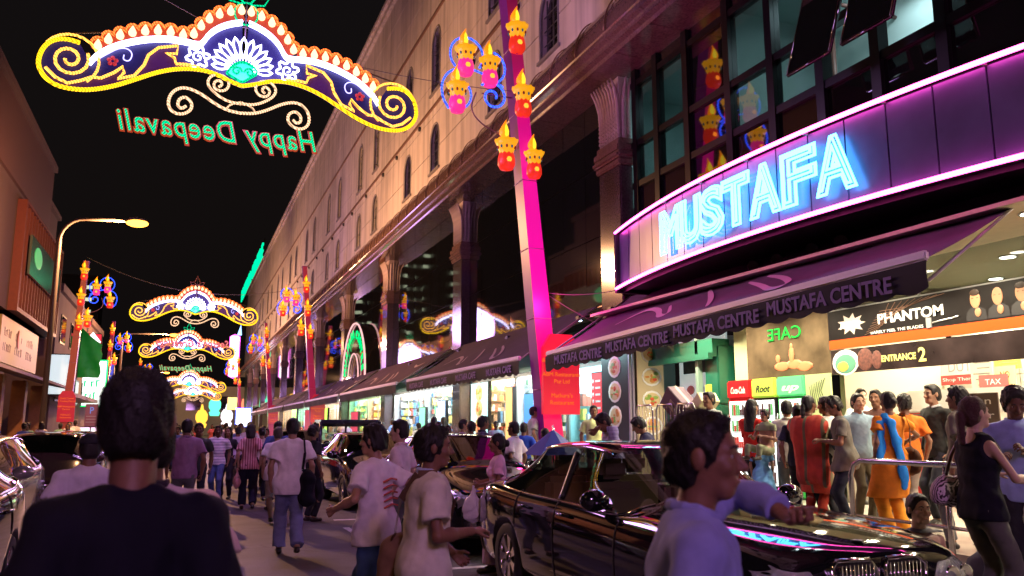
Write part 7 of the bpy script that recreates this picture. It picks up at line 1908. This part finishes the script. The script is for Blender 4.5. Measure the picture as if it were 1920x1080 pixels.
# in front of the cafe
Q = .42
P_('woman in a red T-shirt carrying a baby, by the red fridge', 1408, 748, 10.0, -70, Q, sex='f', skin='tan', hair='long', arms=('fold', (-.02, .22, -.12)), top=dict(col=(.62, .03, .02), loose=1.3), bottom=dict(col=DK), cat='woman')
P_('baby with short black hair held by the woman in red', 1434, 766, 9.75, 100, 1.22, H=.95, sit=.25, skin='tan', res=.012, arms=('bent', 'bent'), top=dict(col=(.3, .35, .2)), bottom=dict(col=(.3, .35, .2)), cat='baby', build=1.3)
P_('little girl in a blue dress below the baby', 1426, 818, 9.2, 150, Q, H=1.07, sex='f', skin='brown', hair='bob', haircol=(.03, .015, .01), top=dict(col=(.15, .38, .7), hem=-.42, flare=.08), bottom=dict(col=(.1, .3, .6)), cat='girl')
P_('man in a white shirt and grey trousers facing the black fridge', 1474, 750, 11.0, -45, Q, skin='tan', top=dict(col=(.8, .76, .7), loose=1.5, collar=True), bottom=dict(col=(.15, .15, .16)), arms=('bent', 'bent'))
P_('man in a navy T-shirt between the white shirt and the red shawl', 1495, 758, 10.2, -50, Q, skin='brown', top=dict(col=(.03, .035, .07), loose=1.4), bottom=dict(col=DK))
shawl = mat('cloth_shawl_red', (.42, .035, .02), .75, noise=.5, nscale=5, bump=.15, stripes=(0, .21, (.12, .09, .05), .16))
def shawl_f(root, J, put, tp, sc):
    F = Field((-.6, -.45, .25), (.6, .45, 1.5), .015)
    F.cone(tp(-.16, -.02, .4), tp(.16, -.02, .4), .1, .1, .05); F.cone(tp(.1, -.03, .35), tp(.22, -.08, -.35), .17, .07, .08, V3(0, 1, 0), .75); F.cone(tp(-.08, -.06, .35), tp(-.02, -.1, -.25), .17, .14, .08, V3(0, 1, 0), .7)
    F.wrinkle(.014, 38, 4, .2); F.ell(J['neck'] + V3(0, .02, .05), (.07, .08, .07), None, .01, 'sub'); put('shawl', [F.surface()], shawl)
P_('woman in a deep red shawl and long black braid, looking right', 1514, 741, 9.0, -72, Q, sex='f', skin='brown', hair='braid', head=(-12, 0), top=dict(mat=shawl, hem=-.5, flare=.06, loose=1.5), bottom=dict(col=(.3, .03, .02)), cat='woman', extra=shawl_f, arms=('fold', 'down'))
def backpack(root, J, put, tp, sc):
    F = Field(tp(0, -.2, .25) - .3, tp(0, -.2, .25) + .3, .012); F.ell(tp(0, -.19, .24), (.14, .09, .2), None, .03); F.ell(tp(0, -.26, .15), (.09, .05, .1), None, .02)
    t = thing('backpack', 'dark grey backpack worn by the man in white beside the red shawl', 'backpack', root.location, root.rotation_euler.z); put('bag_body', [F.surface()], cloth((.06, .08, .13)), t)
P_('man in white with a grey backpack behind the red shawl', 1547, 742, 10.3, 4, Q, skin='brown', top=dict(col=(.75, .72, .7)), bottom=dict(col=DK), extra=backpack)
P_('man in a dark grey shirt bowing his head to the left', 1580, 740, 8.8, 55, Q, skin='brown', lean=8, head=(8, -22), hair='thick', arms=('bent', 'down'), top=dict(col=(.13, .12, .11), loose=1.5, hem=-.16), bottom=dict(col=(.02, .025, .045)))
P_('man in a steel blue shirt facing the street, between grey shirt and orange dress', 1606, 737, 10.6, 165, Q, skin='tan', top=dict(col=(.22, .32, .4), loose=1.4, collar=True), bottom=dict(col=(.1, .08, .05)))
P_('young man in white behind the counter', 1612, 712, 13.2, 160, Q, H=1.78, skin='light', top=dict(col=WHITE), bottom=dict(col=DK))
scarf = cloth((.02, .22, .68))
def scarf_f(root, J, put, tp, sc):
    F = Field((-.4, -.4, .45), (.4, .4, 1.56), .013)
    for a, b in ((tp(.03, -.15, -.12), tp(-.03, -.16, .2)), (tp(-.03, -.16, .2), tp(-.07, -.13, .42)), (tp(-.07, -.13, .42), tp(-.08, -.03, .5)), (tp(-.19, -.08, .02), tp(-.17, -.07, .42)), (tp(.03, -.15, -.12), tp(.04, -.15, -.3))): F.cone(a, b, .055, .05, .03, V3(0, 1, 0), .45)
    F.wrinkle(.008, 60, 2, .3); put('scarf', [F.surface()], scarf)
P_('woman in an orange tunic and trousers with a blue scarf, seen from behind', 1664, 733, 8.6, -14, Q, sex='f', skin='brown', hair='bun', build=1.08, arms=('down', (.22, .3, -.26)), top=dict(col=(.72, .22, .02), hem=-.46, flare=.05, loose=1.5, sleeve=.35), bottom=dict(col=(.7, .26, .02), wide=.02), cat='woman', extra=lambda *a: (scarf_f(*a), shoulder_bag((.09, .035, .02), 1, -.02, (.3, .12, .3), 'brown leather handbag behind the woman in orange', cross=False)(*a)))
P_('dark-haired man between the counter and the woman in orange', 1641, 730, 11.2, 120, Q, top=dict(col=(.1, .04, .03)))
P_('man in an orange T-shirt right of the orange tunic', 1694, 738, 10.0, -20, Q, skin='brown', hair='thick', top=dict(col=(.68, .16, .02), loose=1.4), bottom=dict(col=(.35, .3, .25)))
P_('man in a dark suit in profile looking left by the hall door', 1748, 720, 10.2, 80, Q, skin='tan', top=dict(col=(.02, .02, .02), sleeve=1.0, loose=1.4, collar=(.6, .6, .6)), bottom=dict(col=DK))
P_('man in a brown-grey shirt turned away left of the black top', 1795, 724, 8.0, 20, Q, skin='brown', hair='thick', build=1.12, top=dict(col=(.14, .12, .1), loose=1.8, hem=-.16), bottom=dict(col=GREYT), stride=.15)
zebra = mat('zebra_cloth', (.45, .36, .42), .75)
nt = zebra.node_tree; _w = nt.nodes.new('ShaderNodeTexWave'); _w.inputs['Scale'].default_value = 22; _w.inputs['Distortion'].default_value = 9; _c = nt.nodes.new('ShaderNodeValToRGB'); _c.color_ramp.elements[0].position = .45; _c.color_ramp.elements[1].position = .55
_c.color_ramp.elements[0].color = (.03, .01, .02, 1); _c.color_ramp.elements[1].color = (.6, .48, .55, 1); _t = nt.nodes.new('ShaderNodeTexCoord'); nt.links.new(_t.outputs['Object'], _w.inputs[0]); nt.links.new(_w.outputs[1], _c.inputs[0]); nt.links.new(_c.outputs[0], nt.nodes['Principled BSDF'].inputs[0])
def zebra_bag(root, J, put, tp, sc):
    t = thing('handbag', 'zebra patterned handbag on the arm of the woman in the black top', 'handbag', root.location, root.rotation_euler.z)
    c = tp(-.28, .06, .1); F = Field(c - .36, c + .36, .012); F.cone(c + V3(0, -.14, .0), c + V3(0, .14, .0), .1, .1, .05, V3(1, 0, 0), .6); F.cone(c + V3(0, -.18, -.05), c + V3(0, .18, -.05), .08, .08, .05, V3(1, 0, 0), .7); F.wrinkle(.01, 40, 2); put('bag_body', [F.surface()], zebra, t)
    m = MB(); m.tube([tuple(q * sc for q in p) for p in (c + V3(0, -.12, .09), c + V3(.05, -.1, .25), tp(-.19, .0, .47), c + V3(.05, .1, .25), c + V3(0, .12, .09))], .013, 6); m.build('handle', mat('leather_brown', (.08, .035, .02), .4), t)
    m = MB(); m.tube([tuple(q * sc for q in (c + V3(-.078, .05 + .035 * math.cos(a), .0 + .035 * math.sin(a)))) for a in [q * .5 for q in range(11)]], .008, 5); m.build('buckle', chrome, t)
P_('woman in a black sleeveless top with long dark red hair', 1822, 742, 5.85, -100, .2, sex='f', skin='light', hair='tail', haircol=(.05, .014, .012), head=(-4, 4), arms=((-.02, .3, -.24), (-.02, .34, -.26)), build=1.08, top=dict(col=(.012, .012, .014), tank=True, sleeve=0, loose=1.7), bottom=dict(kind='capri', col=(.1, .1, .09)), cat='woman',
   extra=lambda *a: (zebra_bag(*a), carrier_bag('handR', (.75, .75, .78), 'white carrier bag with dark letters in front of the black top', size=.17)(*a)))
P_('man in a violet-blue shirt looking down, at the right edge', 1897, 722, 6.6, 130, .2, skin='dark', build=1.12, head=(10, -26), arms=('fold', 'bent'), hair='thick', top=dict(col=(.26, .32, .62), loose=1.6, collar=True), bottom=dict(col=(.015, .015, .02), wide=.02))
P_('man sitting on the kerb, only his face above the black bonnet', 1722, 974, 6.7, 165, .2, H=1.66, skin='light', sit=.12, arms=('down', 'down'), top=dict(col=(.1, .1, .12)), bottom=dict(col=DK))
# far pavement and street crowd
rc = random.Random(5)
cols = [(.7, .68, .7), (.1, .1, .12), (.6, .12, .1), (.15, .22, .5), (.7, .65, .5), (.45, .3, .45), (.2, .42, .3), (.8, .76, .8)]
def far(n, x0, x1, y0, y1, z0, label, group):
    for i in range(n):
        x = rc.uniform(x0, x1); y = y0 + (y1 - y0) * (i + rc.random()) / n; c = rc.choice(cols); f = rc.random() < .35
        person(label, (x, y, z0), rc.choice((0, 180, 10, 170, 40)) + rc.uniform(-12, 12), rc.uniform(1.52, 1.76), sex='f' if f else 'm', skin=rc.choice(('brown', 'dark', 'tan')), stride=rc.uniform(-.2, .2), hair=rc.choice(('long', 'bob', 'bun') if f else ('short', 'thick', 'short')),
               arms=(rc.choice(('down', 'swingf', 'bent')), rc.choice(('down', 'swingb', 'bent'))), top=dict(col=c, loose=1.4), bottom=dict(col=rc.choice(((.03, .03, .05), (.08, .1, .2), (.2, .17, .13)))), res=.024, seed=i, group=group, cat='person')
far(20, -1.0, 3.4, 23, 52, 0, 'dark-haired pedestrian in the dense crowd far down the road', 'distant crowd on the road')
far(12, -.8, 3.2, 52, 80, 0, 'tiny pedestrian at the far end of the road', 'tiny figures at the street end')
far(12, 5.8, 8.2, 20, 50, .2, 'pedestrian on the right pavement under the far awnings', 'crowd under the far awnings')
far(10, -5.4, -3.9, 22, 44, .18, 'pedestrian on the left pavement whose head shows over the cars', 'crowd on the left pavement')
